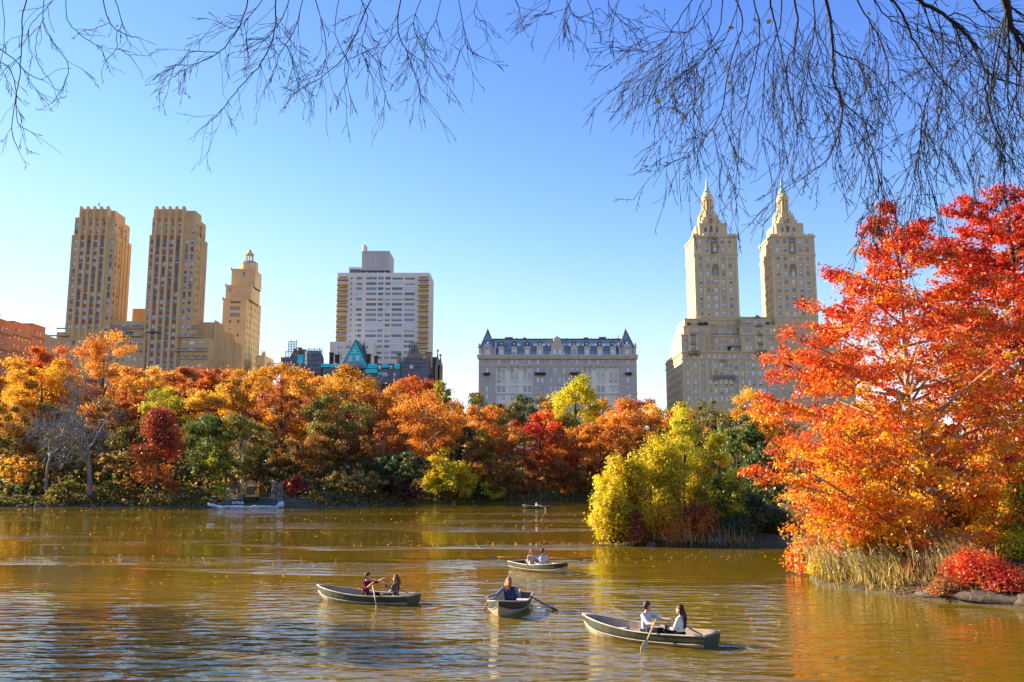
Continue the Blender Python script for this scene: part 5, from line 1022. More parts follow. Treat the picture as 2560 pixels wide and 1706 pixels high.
shoot_bush('pink-red shrub between the reeds and the dry grass', 2290, 1410, 30, 39.2, 'dull_red', nst=36, nleaf=3600, leaf=.10, seed=16, pal2='orange', group=GR, upright=.8)
shoot_bush('yellow-green leafy shrub at the right edge', 2545, 1130, 62, 40.5, 'yellow_green', nst=60, nleaf=9000, leaf=.16, seed=17, pal2='lime', group=GR)
shoot_bush('yellow bush at the right edge above the red shrub', 2540, 1330, 50, 39, 'lime', nst=50, nleaf=6000, leaf=.13, seed=20, pal2='yellow', group=GR, upright=.8)
shoot_bush('red-brown shrub in the shade behind the dry grass', 2410, 1290, 62, 44, 'dull_red', nst=60, nleaf=8000, leaf=.13, seed=22, pal2='dark_olive', group=GR)
shoot_bush('green and red thicket right of the leaning trunk', 2370, 1200, 66, 46, 'olive', nst=60, nleaf=9000, leaf=.15, seed=23, pal2='dull_red', group=GR)
shoot_bush('dark olive thicket under the big maple', 2130, 1290, 90, 48, 'olive', nst=70, nleaf=9000, leaf=.18, seed=24, pal2='amber', group=GR)
shoot_bush('orange low branches touching the water under the big maple', 2020, 1330, 55, 46.5, 'flame', nst=50, nleaf=7000, leaf=.14, seed=25, pal2='amber', group=GR, upright=.9, mixp=.5)
shoot_bush('amber and yellow low shrub left of the reeds', 2075, 1372, 52, 42.8, 'amber', nst=50, nleaf=5200, leaf=.12, seed=31, pal2='yellow', group=GR, upright=.9, mixp=.5)
shoot_bush('orange shrub rising behind the reed bed', 2190, 1300, 66, 42.6, 'flame', nst=50, nleaf=6000, leaf=.13, seed=32, pal2='amber', group=GR, upright=.7, mixp=.55)
shoot_bush('ragged yellow and red shrub on the slope above the rocks', 2385, 1352, 64, 39.5, 'amber', nst=60, nleaf=6000, leaf=.11, seed=33, pal2='scarlet', group=GR, upright=.8, mixp=.4)
shoot_bush('small ragged red shrub hanging over the rock edge', 2365, 1448, 40, 36.6, 'dull_red', nst=34, nleaf=2600, leaf=.09, seed=34, pal2='tan', group=GR, upright=.9, mixp=.4)
shoot_bush('red shrub hanging to the water at the right edge', 2520, 1420, 60, 35.6, 'scarlet', nst=50, nleaf=4200, leaf=.10, seed=35, pal2='dull_red', group=GR, upright=.9, mixp=.5)
mb = MB(); mb.tube([P3(2505, 1335, 43), P3(2478, 1265, 43), P3(2445, 1190, 43.4), P3(2425, 1130, 44)], [.11, .1, .08, .05], 7); lt = thing('leaning_trunk', 'thin bare trunk leaning left at the right edge', 'tree', P3(2505, 1335, 43)); lt['_world'] = 1; mb.build('trunk', BARK_TAN, lt)
mb = MB(); mb.tube([P3(2445, 1190, 43.4), P3(2470, 1130, 43.4), P3(2480, 1080, 43.4)], [.05, .035, .02], 5); mb.build('branch', BARK_TAN, lt)

# reeds and dry grass
def blades(name, label, base, n_, h, lean, mats, seed, w=.022, plumes=0, cat='reeds'):
    rng = np.random.default_rng(seed); poly = np.array(base); V = []; F = []; tone = []; mi = []; pl = []
    for k in range(n_):
        q = rng.random(); i = rng.integers(0, len(poly) - 1); p = poly[i] * (1 - q) + poly[i + 1] * q; p = p + rng.normal(0, .55, 2) + np.array([.25, .3]); x, y = p; z = max(gz(x, y), -.15) if k % 8 == 0 else z_last; z_last = z
        hh = h * rng.uniform(.3, 1.1) * (.8 + .25 * math.sin(x * 2.3 + y * 1.7)); a = rng.normal(math.pi, 1.1); ln = lean * rng.uniform(.3, 1.5) * hh; b0 = len(V); tw = rng.random() * 3.14; wx, wy = math.cos(tw) * w, math.sin(tw) * w
        for t_ in (0, .35, .7, 1):
            cx, cy, cz = x + math.cos(a) * ln * t_ ** 2, y + math.sin(a) * ln * t_ ** 2 * .5, z + hh * (t_ - .22 * lean * t_ ** 3); s_ = 1 - t_ * .85; V += [(cx - wx * s_, cy - wy * s_, cz), (cx + wx * s_, cy + wy * s_, cz)]
        for j in range(3): F.append((b0 + 2 * j, b0 + 2 * j + 1, b0 + 2 * j + 3, b0 + 2 * j + 2))
        v_ = rng.random(); m_i = int(rng.choice(len(mats), p=[m[1] for m in mats])); tone += [v_] * 3; mi += [m_i] * 3
        if k < plumes: pl.append((cx, cy, cz))
    me = bpy.data.meshes.new(name); me.from_pydata(V, [], F); at = me.attributes.new('tone', 'FLOAT', 'FACE'); at.data.foreach_set('value', tone)
    for m in mats: me.materials.append(LEAF[m[0]])
    me.polygons.foreach_set('material_index', mi); o = tag(obj(name, me), label, cat, kind='stuff')
    if pl:
        C = np.array(pl); idx = np.repeat(np.arange(len(C)), 26); tt = rng.random(len(idx)); Pn = C[idx] + np.stack([-tt * .16 + rng.normal(0, .025, len(idx)), rng.normal(0, .03, len(idx)), -.12 + .3 * tt + rng.normal(0, .03, len(idx))], 1)
        me = leaves_mesh('plumes', Pn, rng.normal(size=Pn.shape), .07 * rng.uniform(.6, 1.3, len(Pn)), rng.random(len(Pn)), LEAF['plume'], rng); tag(obj('plumes', me, o), kind='stuff')
    return o
blades('reed_bed', 'green and gold reed bed with pale plumes under the big maple', [(14.5, 43.4), (14.4, 42.3), (14.9, 41.2), (15.6, 40.5), (16.3, 39.8)], 1500, 1.8, .95, [('green', .30), ('yellow_green', .34), ('straw', .36)], 5, plumes=150)
blades('reed_bed', 'golden dry reeds at the waterline below the green reed bed', [(14.0, 42.2), (14.5, 40.2), (15.4, 38.9), (16.2, 38.0)], 600, 1.1, .6, [('straw', .6), ('tan', .25), ('yellow_green', .15)], 6)
blades('dry_grass', 'pale straw-coloured grass clump beside the red shrub', [(17.3, 38.6), (17.8, 38.3), (18.3, 37.9)], 900, 1.6, .3, [('straw', .85), ('tan', .15)], 8, plumes=20, cat='grass')
blades('dry_grass', 'small yellow-green tuft on the rock edge', [(17.9, 35.7), (18.1, 35.6)], 60, .55, .5, [('yellow_green', 1.0)], 9, cat='grass')
shoot_bush('dark low bush on the shaded right shore of the island', 1925, 1262, 52, 70.5, 'dark_green', nst=60, nleaf=8000, leaf=.18, seed=28, pal2='dark_olive')
shoot_bush('dark bush at the far right of the island by the maple', 1965, 1290, 46, 73, 'dark_olive', nst=50, nleaf=6000, leaf=.18, seed=29, pal2='dark_green')
blades('dry_grass', 'pale grasses at the front of the island', [(10.5, 66.6), (13, 66.2), (16, 66.6)], 900, 1.3, .35, [('straw', .7), ('tan', .3)], 10, w=.03, plumes=15, cat='grass')

# rocks
ROCK, n, l, b = nt('lake_rock'); l.new(ramp(n, l, noise(n, l, 2.2, 7, .65), [(.3, (.035, .028, .022)), (.55, (.10, .075, .058)), (.75, (.19, .15, .115))]), b.inputs['Base Color']); b.inputs['Roughness'].default_value = .85; bump(n, l, b, noise(n, l, 5, 6, .7), 1.0, .12)
def rock(label, x, y, z, sx, sy, sz, seed, group=None, rz=0.0, cat='rock'):
    rng = random.Random(seed); mb = MB(); mb.ell((0, 0, 0), sx, sy, sz, 14, 9); ph = [rng.uniform(0, 6) for _ in range(6)]
    mb.v = [tuple(c * (1 + .10 * math.sin(3.1 * p[0] / sx + ph[0] + p[1] / sy) + .08 * math.sin(4.7 * p[1] / sy + ph[1] + 2 * p[2] / sz) + .06 * math.sin(7 * p[2] / sz + ph[2])) for c in p) for p in mb.v]
    o = mb.build('rock', ROCK, smooth=True); o.location = (x, y, z); o.rotation_euler = (rng.uniform(-.1, .1), rng.uniform(-.1, .1), rz); return tag(o, label, cat, group)
c = P3(1787, 1350, 66.3); rock('large smooth grey-pink boulder at the island waterline', c.x, 66.2, .15, .78, .6, .62, 3)
c = P3(1628, 1352, 66.2); rock('small pale rock left of the island boulder', c.x, 66.0, .05, .4, .35, .28, 4)
for k, (x, y, sx, sy, sz, rz) in enumerate(((18.2, 35.4, 1.5, .7, .26, -.6), (19.3, 34.4, 1.1, .7, .34, -.4), (20.4, 34.4, 1.2, .8, .55, .2), (16.9, 36.8, 1.2, .5, .20, -.7), (21.2, 35.4, 1.4, 1.0, .6, .1))):
    rock(('flat dark rock ledge under the red shrub', 'rounded dark rock right of the rock ledge', 'tall dark rock at the right edge of the view', 'low rock slab below the dry grass', 'shaded rock behind the tall dark rock')[k], x, y, max(gz(x, y), 0) - .12, sx, sy, sz, 20 + k, rz=rz)
for k, (px, py) in enumerate(((2115, 1457), (2142, 1464))):
    Dk = CAMH * FPX / (py - 1201); rock(('left one of two small stones at the foot of the reeds', 'right one of two small stones at the foot of the reeds')[k], WX(px, py, Dk), Dk, .02, .16, .13, .1, 40 + k)
rr_ = random.Random(8)
for k in range(34):
    px = rr_.choice([rr_.uniform(60, 560), rr_.uniform(745, 1080), rr_.uniform(80, 560)]); x = (px - 1280) / FPX * 168
    y = np.interp(x, [-116, -91, -70, -52, -34, -27, -20, -15], [160, 163, 164, 160, 163, 170, 182, 197]); rock('small pale stone along the waterline of the far bank', (px - 1280) / FPX * y, y - .1, .05, rr_.uniform(.3, .8), .4, rr_.uniform(.2, .4), 60 + k, 'stones along the far waterline')

# ------------------------------------------------------------------ overhanging bare branches of two trees on the near bank
SH = dict(levels=3, seg=(7, 4, 3), wig=(.09, .10, .12), grav=(-.9, -1.0, -.9), taper=.6, skip=(1, 0, 0), kids=(.55, .6, 0), ang=((.3, .75), (.35, .8), (.3, .7)), len=((.35, .65), (.15, .3), (.3, .5)), rad=(.8, .8, .75))
SH2 = dict(SH, kids=(.30, .35, 0), len=((.4, .75), (.25, .45), (.3, .5)), wig=(.13, .13, .12), ang=((.25, .6), (.3, .7), (.3, .7)))
def overhang(label, trunk, limbs, scale, seed, dens, shoot, side):
    SHP = SH if side > 0 else SH2; mr_ = .0034 if side > 0 else .0030
    rng = np.random.default_rng(seed); tx, ty = trunk; g_ = gz(tx, ty); t = thing('bare_tree', label, 'tree', (tx, ty, g_)); t['_world'] = 1
    mb = MB(); top = np.array([tx * .8, ty + .6, 12.3]); mb.tube([(tx, ty, g_ - .4), (tx * 1.02, ty + .1, g_ + 2.5), (tx * .95, ty + .3, 9), tuple(top)], [.42, .32, .25, .16], 10); mb.build('trunk', BARK_DARK, t)
    lm = MB(); tw = MB(); out = []
    for poly, r in limbs:
        dep = 10.0 + rng.uniform(-1.6, 2.2); pts = [np.array(P3(px, py, dep + .15 * i)) for i, (px, py) in enumerate(poly)]
        fine = []; 
        for i in range(len(pts) - 1):                                   # smooth the measured path
            p0, p1, p2, p3 = pts[max(i - 1, 0)], pts[i], pts[i + 1], pts[min(i + 2, len(pts) - 1)]
            for q in np.linspace(0, 1, 5)[:-1]: fine.append(.5 * ((2 * p1) + (-p0 + p2) * q + (2 * p0 - 5 * p1 + 4 * p2 - p3) * q * q + (-p0 + 3 * p1 - 3 * p2 + p3) * q ** 3) + rng.normal(0, .006, 3))
        fine.append(pts[-1]); nf = len(fine); k_ = dep / 10
        lm.tube(fine, list(np.linspace(r, max(r * .28, .0042), nf) * k_), 6, cap=False)
        if poly[0][1] < 0:
            s = fine[0]; mid = (s + top) / 2 + np.array([0, 0, .9]); cp = [(1 - q) ** 2 * top + 2 * q * (1 - q) * mid + q * q * s for q in np.linspace(0, 1, 7)]; lm.tube(cp, list(np.linspace(max(r * 2.2, .03), r, 7)), 6, cap=False)
        for i in range(2, nf):
            for _ in range(rng.poisson(dens)):
                d = fine[i] - fine[i - 1]; d /= np.linalg.norm(d) + 1e-9; s_ = rng.normal(size=3) * np.array([1, .6, .8]); s_ -= d * (s_ @ d); s_ /= np.linalg.norm(s_); a = rng.uniform(.35, 1.0)
                grow(rng, out, fine[i], d * math.cos(a) + s_ * math.sin(a), shoot * rng.uniform(.4, 1.25) * k_, max(.0038, r * .28 * (1 - .6 * i / nf)), 0, SHP)
        grow(rng, out, fine[-1], fine[-1] - fine[-2], shoot * .6, .004, 0, SHP)
    lm.build('limbs', BARK_DARK, t); twigs_mesh(tw, out, mr_, (3, 3, 3)); tag(tw.build('twigs', BARK_DARK, t), kind='stuff'); return t
S_ = 1.838
def z2(l): return [(1280 + a / S_, b / S_) for a, b in l]
def z1_(l): return [(a / S_, b / S_) for a, b in l]
RL = [([(2245, -60), (2275, 30), (2290, 110), (2340, 200), (2400, 340)], .055), ([(1780, -50), (1900, 20), (2000, 80), (2080, 150), (2130, 220), (2190, 340), (2290, 380), (2390, 405)], .028), ([(2190, 340), (2180, 430), (2210, 560), (2270, 690), (2320, 790)], .013),
      ([(1690, -50), (1780, 40), (1830, 150), (1880, 240), (1950, 340), (2060, 470), (2085, 580)], .018), ([(1950, 340), (1900, 480), (1880, 600), (1870, 760), (1880, 880)], .009), ([(1430, -50), (1460, 80), (1475, 230), (1480, 370), (1515, 470), (1510, 580), (1450, 730), (1320, 830)], .02),
      ([(1475, 230), (1580, 280), (1680, 350), (1740, 480)], .009), ([(1515, 470), (1620, 570), (1650, 680), (1700, 880), (1700, 940)], .009), ([(1290, -50), (1310, 90), (1300, 200), (1260, 320), (1300, 520), (1310, 640)], .013), ([(1180, -50), (1195, 60), (1220, 160), (1255, 320), (1275, 450)], .013),
      ([(1100, -50), (1140, 150), (1110, 330), (1060, 540), (1040, 720)], .01), ([(1000, -50), (1060, 100), (1000, 300), (960, 520), (880, 640), (800, 720)], .01), ([(960, -50), (960, 100), (880, 260), (800, 380), (740, 510)], .008), ([(900, -50), (830, 120), (750, 240), (660, 320)], .007),
      ([(860, -50), (760, 100), (690, 200), (610, 240)], .007), ([(1560, -50), (1640, 90), (1700, 200), (1730, 340), (1720, 520), (1640, 740)], .01), ([(2000, 80), (2050, 60), (2150, 120), (2250, 130)], .01), ([(2130, 220), (2030, 300), (1990, 420), (2000, 560)], .008),
      ([(2100, -50), (2150, 40), (2230, 100), (2330, 140)], .016), ([(2290, 110), (2240, 260), (2210, 420), (2230, 560)], .012), ([(2340, 200), (2330, 380), (2290, 520), (2250, 640)], .012), ([(1380, -50), (1390, 120), (1360, 300), (1400, 450)], .009), ([(1640, -50), (1700, 60), (1790, 120), (1900, 160)], .01), ([(1240, -50), (1230, 120), (1170, 280), (1150, 480), (1130, 620)], .009), ([(930, -50), (900, 60), (800, 150), (690, 140)], .006), ([(1050, -50), (1000, 140), (900, 300), (860, 450), (770, 560)], .007)]
LL = [([(1265, -30), (1265, 100), (1250, 190), (1200, 290), (1130, 370), (1060, 450), (1000, 530), (930, 585)], .009), ([(1150, -30), (1100, 120), (1010, 240), (910, 290), (850, 320)], .008), ([(1010, 240), (880, 240), (830, 290), (765, 325)], .005), ([(1440, -30), (1490, 150), (1500, 260), (1480, 340)], .006),
      ([(1265, 170), (1330, 230), (1355, 330), (1370, 400)], .005), ([(1720, -30), (1650, 120), (1590, 250), (1500, 340), (1400, 400), (1330, 450)], .007), ([(1840, -30), (1830, 150), (1870, 240), (1900, 330), (1930, 430)], .008), ([(1830, 150), (1760, 240), (1745, 330), (1770, 430)], .005), ([(2100, -30), (2130, 120), (2150, 220), (2230, 270)], .005),
      ([(2030, -30), (2000, 90), (1950, 200), (1960, 330)], .005), ([(1560, -30), (1540, 150), (1600, 300), (1580, 400)], .005), ([(1330, -30), (1300, 80), (1220, 180), (1130, 230)], .006), ([(1220, -30), (1160, 60), (1080, 130), (1000, 100)], .005), ([(1640, -30), (1690, 80), (1660, 200), (1690, 320)], .006), ([(1400, -30), (1350, 140), (1280, 260), (1240, 380)], .006), ([(1950, -30), (1900, 100), (1930, 200), (1990, 300)], .005), ([(2200, -30), (2180, 60), (2230, 110)], .004)]
FL = [([(125, -30), (100, 100), (95, 300), (75, 430), (55, 590), (85, 690)], .008), ([(205, -30), (200, 100), (250, 200), (315, 310), (280, 420), (235, 475)], .005), ([(205, 80), (170, 170), (170, 270), (200, 330), (238, 380)], .004), ([(300, -30), (310, 90), (360, 150), (410, 190), (460, 215)], .005), ([(-60, 180), (40, 250), (130, 340), (200, 370)], .006),
      ([(-60, 270), (35, 310), (70, 400), (80, 560), (130, 600)], .006), ([(465, -30), (505, 105), (570, 160), (640, 175)], .006), ([(505, 105), (450, 130), (385, 142)], .0035), ([(520, -30), (560, 110), (535, 150), (540, 220), (490, 275)], .005), ([(540, 220), (605, 268)], .003), ([(0, -30), (20, 150), (0, 300)], .004), ([(270, -30), (200, 50), (140, 120), (130, 160)], .004)]
R0 = [([(180, -30), (160, 60), (105, 108)], .005), ([(240, -30), (270, 80), (320, 135)], .005), ([(330, -30), (370, 100), (375, 180)], .005), ([(440, -30), (460, 80), (510, 110), (540, 140)], .005), ([(0, -30), (30, 40), (30, 90)], .004), ([(300, -30), (250, 60), (240, 160)], .004), ([(500, -30), (480, 60), (460, 150)], .004)]
tR = overhang('dark bare tree whose drooping branches hang across the upper right sky', (7.5, 3.2), [(z2(a), r) for a, r in RL], 1, 3, 1.15, .95, 1)
tM = overhang('bare tree with fine twigs hanging into the sky at top centre', (-7.0, 2.6), [(z1_(a), r) for a, r in LL] + [(z2([(q, w * .7 if w > 0 else w) for q, w in a]), r) for a, r in R0], 1, 5, .85, .48, -1)
tL = overhang('sparse bare tree with few twigs hanging at the upper left corner', (-10.5, 4.5), [(z1_(a), r) for a, r in FL], 1, 6, .34, .42, -1)
for k, (a, b_) in enumerate(((1007, 128), (1180, 100), (672, 465), (742, 440), (1000, 380), (1030, 720), (1640, 62), (2160, 812))):
    c = P3(1280 + a / S_, b_ / S_, 9.6); mb = MB(); s = .026 if k < 3 else .018; an = k * .9; u = Vector((math.cos(an), 0, math.sin(an))) * s * 1.5; w_ = Vector((-math.sin(an), .25, math.cos(an))) * s
    mb.add([c - u, c - u * .3 - w_, c + u * .5 - w_ * .8, c + u, c + u * .5 + w_ * .8, c - u * .3 + w_], ((0, 1, 2, 3), (0, 3, 4, 5))); o = mb.build('leaf', plain('last_leaf', (.55, .30, .02), .6) if 'last_leaf' not in bpy.data.materials else bpy.data.materials['last_leaf'], tR)

# leaf litter on the near right bank and the island
rng = np.random.default_rng(64); x = np.concatenate([rng.uniform(13, 26, 9000), rng.uniform(7, 22, 2500)]); y = np.concatenate([rng.uniform(32, 52, 9000), rng.uniform(65, 80, 2500)]); zz = ground_z(x, y); k = zz > .1; x, y, zz = x[k], y[k], zz[k]
Pn = np.stack([x, y, zz + .03 + .12 * rng.random(len(x)) ** 3], 1); me = leaves_mesh('leaf_litter', Pn, np.array([0, 0, 1.0]) + rng.normal(0, .4, Pn.shape), .13 * rng.uniform(.5, 1.3, len(x)), rng.random(len(x)), [LEAF['orange'], LEAF['tan'], LEAF['dull_red'], LEAF['brown']], rng, tri=True); me.polygons.foreach_set('material_index', rng.integers(0, 4, len(x)).astype(np.int32)); tag(obj('leaf_litter', me), 'fallen leaves lying on the near right bank and island', 'leaves', kind='stuff')
# trees on the left bank, outside the view, whose shade reaches the lower left water
for k, (x, y, h, r_) in enumerate(((-35, 31, 14, 5.5), (-38, 39, 15.5, 6.5))):
    rng = np.random.default_rng(90 + k); g_ = gz(x, y); t = thing('autumn_tree', ('orange tree on the left bank just outside the view', 'rust tree on the left bank beyond the edge of the view')[k], 'tree', (x, y, g_)); C = crown_centres(rng, 'round', r_, 2.5, h, 60); Pn, Nn, idx = clump_leaves(rng, C, np.full(60, 1.5), 110)
    obj('crown', leaves_mesh('crown', Pn, Nn, .4 * rng.uniform(.7, 1.3, len(Pn)), rng.random(len(Pn)), LEAF[('orange', 'rust')[k]], rng), t); mb = MB(); mb.tube([(0, 0, -.3), (.2, 0, 4), (0, .2, 9)], [.35, .26, .1], 8); mb.build('trunk', BARK, t)
# ------------------------------------------------------------------ rowing boats, oars
M_GREEN = plain('boat_green_paint', (.026, .034, .016), .55, var=.6, scale=2, spec=.5); M_CREAM = plain('boat_cream_paint', (.44, .37, .26), .6, var=.35, scale=2); M_WHITE = plain('boat_white_strake', (.44, .37, .28), .6, var=.35, scale=2)
M_IN = plain('boat_inside_tan', (.40, .29, .19), .7, var=.25, scale=3); M_SEAT = plain('boat_grey_thwart', (.46, .46, .47), .6, var=.12, scale=3); M_STEEL = plain('oarlock_steel', (.3, .3, .32), .35, .9); M_OAR = plain('oar_wood', (.38, .21, .075), .5, var=.3, scale=6); M_OARY = plain('oar_blade_yellow', (.60, .44, .20), .5, var=.2, scale=5); M_OARD = plain('oar_dark', (.06, .05, .045), .5)
NSEC, NT = 15, 9
def hull_pts(off=0.0):
    rows = []
    for i in range(NSEC):
        s = i / (NSEC - 1); x = -2.0 + 4.1 * s
        bm = .56 + .14 * math.sin(min(s / .62, 1) * math.pi / 2) if s < .5 else .70 * (1 - ((s - .5) / .5) ** 2.3) ** .9
        sheer = .42 - .06 * math.sin(s * math.pi) + .24 * max(0, s - .35) ** 1.6 * 1.6; keel = -.13 + .30 * max(0, (s - .80) / .2) ** 2.0 + .05 * max(0, (.15 - s) / .15)
        bm = max(bm, .015); r = []
        for j in range(NT):
            t = j / (NT - 1); y = bm * (math.sin(min(t * 1.25, 1) * math.pi / 2) ** .75 * .90 + .10 * t); z = keel + (sheer - keel) * t ** 1.25
            xx = x + (.16 * (t - .3) if s > .93 else .16 * (t - .3) * max(0, (s - .7) / .23)); r.append((xx, max(y - off, .004), max(z, -.02) if off and z < .0 else z))
        rows.append(r)
    return rows
HP = hull_pts(); HI = hull_pts(.035)
def boat(label, loc, ang, group='rowing boats on the lake', seats=True, dark=False):
    t = thing('rowing_boat', label, 'boat', loc, ang, group); mb = MB()
    def skin(rows, mi_f, flip=False):
        for sg in (1, -1):
            for i in range(NSEC - 1):
                for j in range(NT - 1):
                    q = [rows[i][j], rows[i + 1][j], rows[i + 1][j + 1], rows[i][j + 1]]; q = [(p[0], p[1] * sg, p[2]) for p in q]; mb.quad(*(q if (sg == 1) != flip else q[::-1]), mi=mi_f(j))
    skin(HP, lambda j: 0 if (j >= 5 or dark) else 1); skin(HI, lambda j: 2, True)
    for i in range(NSEC - 1):                                           # keel seam and floor
        a, b_ = HI[i][1], HI[i + 1][1]; mb.quad((a[0], -a[1], a[2] + .005), (b_[0], -b_[1], b_[2] + .005), (b_[0], b_[1], b_[2] + .005), (a[0], a[1], a[2] + .005), 2)
    mb.build('hull', [M_GREEN, M_CREAM, M_IN], t, smooth=True)
    mb = MB(); st = [(p[0] - .03 * k / NT, p[1], p[2]) for k, p in enumerate(HP[0])]; out = [(p[0], p[1], p[2]) for p in st] + [(p[0], -p[1], p[2]) for p in reversed(st)]; n_ = len(out)
    mb.add(out + [(p[0] + .04, p[1] * .985, p[2]) for p in out], [tuple(range(n_)), tuple(reversed(range(n_, 2 * n_)))] + [(i, i + n_, (i + 1) % n_ + n_, (i + 1) % n_) for i in range(n_)]); mb.build('transom', M_GREEN, t)
    for sg in (1, -1):
        mb = MB(); mb.tube([(r[-1][0], r[-1][1] * sg, r[-1][2] + .01) for r in HP], .024, 6); mb.build('gunwale', M_WHITE, t, smooth=True)
        mb = MB(); mb.tube([(r[5][0], (r[5][1] + .008) * sg, r[5][2]) for r in HP], .015, 5); mb.build('strake', M_WHITE, t, smooth=True)
    mb = MB(); mb.tube([(HP[0][-1][0] - .02, -HP[0][-1][1], HP[0][-1][2] + .01), (HP[0][-1][0] - .02, HP[0][-1][1], HP[0][-1][2] + .01)], .035, 6); mb.build('stern_rail', M_WHITE, t)
    mb = MB(); mb.tube([(p[0] + .012, 0, p[2]) for p in HP[-1]], .022, 5); mb.tube([(r[0][0], 0, r[0][2] - .012) for r in HP], .02, 5); mb.build('keel', M_WHITE, t)
    for x0, x1, z in ((.95, 1.35, .27), (-.10, .20, .25), (-1.55, -1.05, .25)):
        i = min(range(NSEC), key=lambda q: abs(HI[q][4][0] - (x0 + x1) / 2)); w0 = np.interp(x0, [r[5][0] for r in HI], [r[5][1] for r in HI]); w1 = np.interp(x1, [r[5][0] for r in HI], [r[5][1] for r in HI]); mb = MB()
        v = [(x0, -w0, z), (x1, -w1, z), (x1, w1, z), (x0, w0, z)]; mb.add(v + [(p[0], p[1], z - .035) for p in v], ((0, 1, 2, 3), (7, 6, 5, 4), (0, 4, 5, 1), (1, 5, 6, 2), (2, 6, 7, 3), (3, 7, 4, 0)), 0)
        mb.quad((x0, -w0 * .97, z - .03), (x0, w0 * .97, z - .03), (x0, w0 * .8, .02), (x0, -w0 * .8, .02), 1); mb.build('thwart', [M_SEAT, M_IN], t)
    for sg in (1, -1):
        mb = MB(); p = Vector((-.35, .70 * sg, .42)); mb.tube([p, p + Vector((0, 0, .07))], .018, 6); mb.tube([p + Vector((-.04, 0, .12)), p + Vector((-.035, 0, .08)), p + Vector((0, 0, .065)), p + Vector((.035, 0, .08)), p + Vector((.04, 0, .12))], .01, 5); mb.build('oarlock', M_STEEL, t)
    return t
def local(loc, ang, p): c, s = math.cos(ang), math.sin(ang); return Vector((loc[0] + c * p[0] - s * p[1], loc[1] + s * p[0] + c * p[1], (loc[2] if len(loc) > 2 else 0) + p[2]))
def oar(label, a, b_, shaft=M_OAR, blade=M_OARY, bl=.52):
    """a: handle end, b_: blade tip (world)"""
    a, b_ = Vector(a), Vector(b_); d = (b_ - a); L = d.length; d.normalize(); t = thing('oar', label, 'oar', a, group='oars'); s = L - bl
    mb = MB(); mb.tube([Vector((0, 0, 0)), d * .14, d * .15, d * s * .6, d * (s + .06)], [.017, .017, .025, .025, .018], 8); mb.build('shaft', shaft, t, smooth=True)
    up = Vector((0, 0, 1)); e = d.cross(up).normalized(); f = e.cross(d).normalized(); wv = (f * .8 + e * .6).normalized(); nv = d.cross(wv); prof = [(0, .02), (.12, .05), (.35, .078), (.8, .082), (1.0, .06)]; v = []
    for q, w in prof:
        c = d * (s + q * bl); v += [c - wv * w + nv * .006, c + wv * w + nv * .006, c + wv * w - nv * .006, c - wv * w - nv * .006]
    fs = [(0, 1, 2, 3)]; 
    for i in range(len(prof) - 1): fs += [tuple(i * 4 + k for k in (0, 4, 5, 1)), tuple(i * 4 + k for k in (1, 5, 6, 2)), tuple(i * 4 + k for k in (2, 6, 7, 3)), tuple(i * 4 + k for k in (3, 7, 4, 0))]
    k = (len(prof) - 1) * 4; fs.append((k + 3, k + 2, k + 1, k)); mb = MB(); mb.add(v, fs); mb.build('blade', blade, t); return t

# ------------------------------------------------------------------ people: one continuous surface per body, shaped from tapered limbs
def skinm(name, c): 
    m = plain(name, c, .55, var=.06, scale=8); m.node_tree.nodes['Principled BSDF'].inputs['Subsurface Weight'].default_value = 0.0; return m
SKIN = skinm('skin', (.50, .29, .20)); SKIN_D = skinm('skin_lips', (.34, .13, .10)); DARKEYE = plain('eye_dark', (.03, .02, .018), .4)  # lips are a darker, redder skin colour
def cloth(name, c, var=.15): return plain(name, c, .9, var=var, scale=9, spec=.1, bmp=.01)
def stripes(name, c0, c1, sc):
    m, n, l, b = nt(name); w = n.new('ShaderNodeTexWave'); w.bands_direction = 'Z'; w.inputs['Scale'].default_value = sc; c = n.new('ShaderNodeTexCoord'); l.new(c.outputs['Object'], w.inputs['Vector']); l.new(ramp(n, l, w.outputs['Fac'], [(.62, c0), (.72, c1)]), b.inputs['Base Color']); b.inputs['Roughness'].default_value = .9; return m
def dots(name, c0, c1, sc):
    m, n, l, b = nt(name); w = n.new('ShaderNodeTexVoronoi'); w.inputs['Scale'].default_value = sc; w.inputs['Randomness'].default_value = .35; c = n.new('ShaderNodeTexCoord'); l.new(c.outputs['Object'], w.inputs['Vector']); l.new(ramp(n, l, w.outputs['Distance'], [(.30, c1), (.36, c0)]), b.inputs['Base Color']); b.inputs['Roughness'].default_value = .9; return m
def remeshed(name, prims, vox):
    mb = MB()
    for p in prims: p['add'](mb)
    me0 = mb.mesh(name); o = _obj(name, me0); md = o.modifiers.new('r', 'REMESH'); md.mode = 'VOXEL'; md.voxel_size = vox; md.use_smooth_shade = True
    sm = o.modifiers.new('s', 'SMOOTH'); sm.factor = .5; sm.iterations = 3
    dg = bpy.context.evaluated_depsgraph_get(); me = bpy.data.meshes.new_from_object(o.evaluated_get(dg)); bpy.data.objects.remove(o); bpy.data.meshes.remove(me0); me.name = name; return me
def cap(a, b_, ra, rb, m):
    a, b_ = Vector(a), Vector(b_); d = (b_ - a); L = max(d.length, 1e-4); d = d / L
    pts = [a - d * ra * .92, a - d * ra * .6, a, a + d * L * .5, b_, b_ + d * rb * .6, b_ + d * rb * .92]; rad = [ra * .35, ra * .8, ra, (ra + rb) / 2, rb, rb * .8, rb * .35]
    return dict(a=np.array(a), b=np.array(b_), ra=ra, rb=rb, m=m, add=lambda mb: mb.tube(pts, rad, 10))
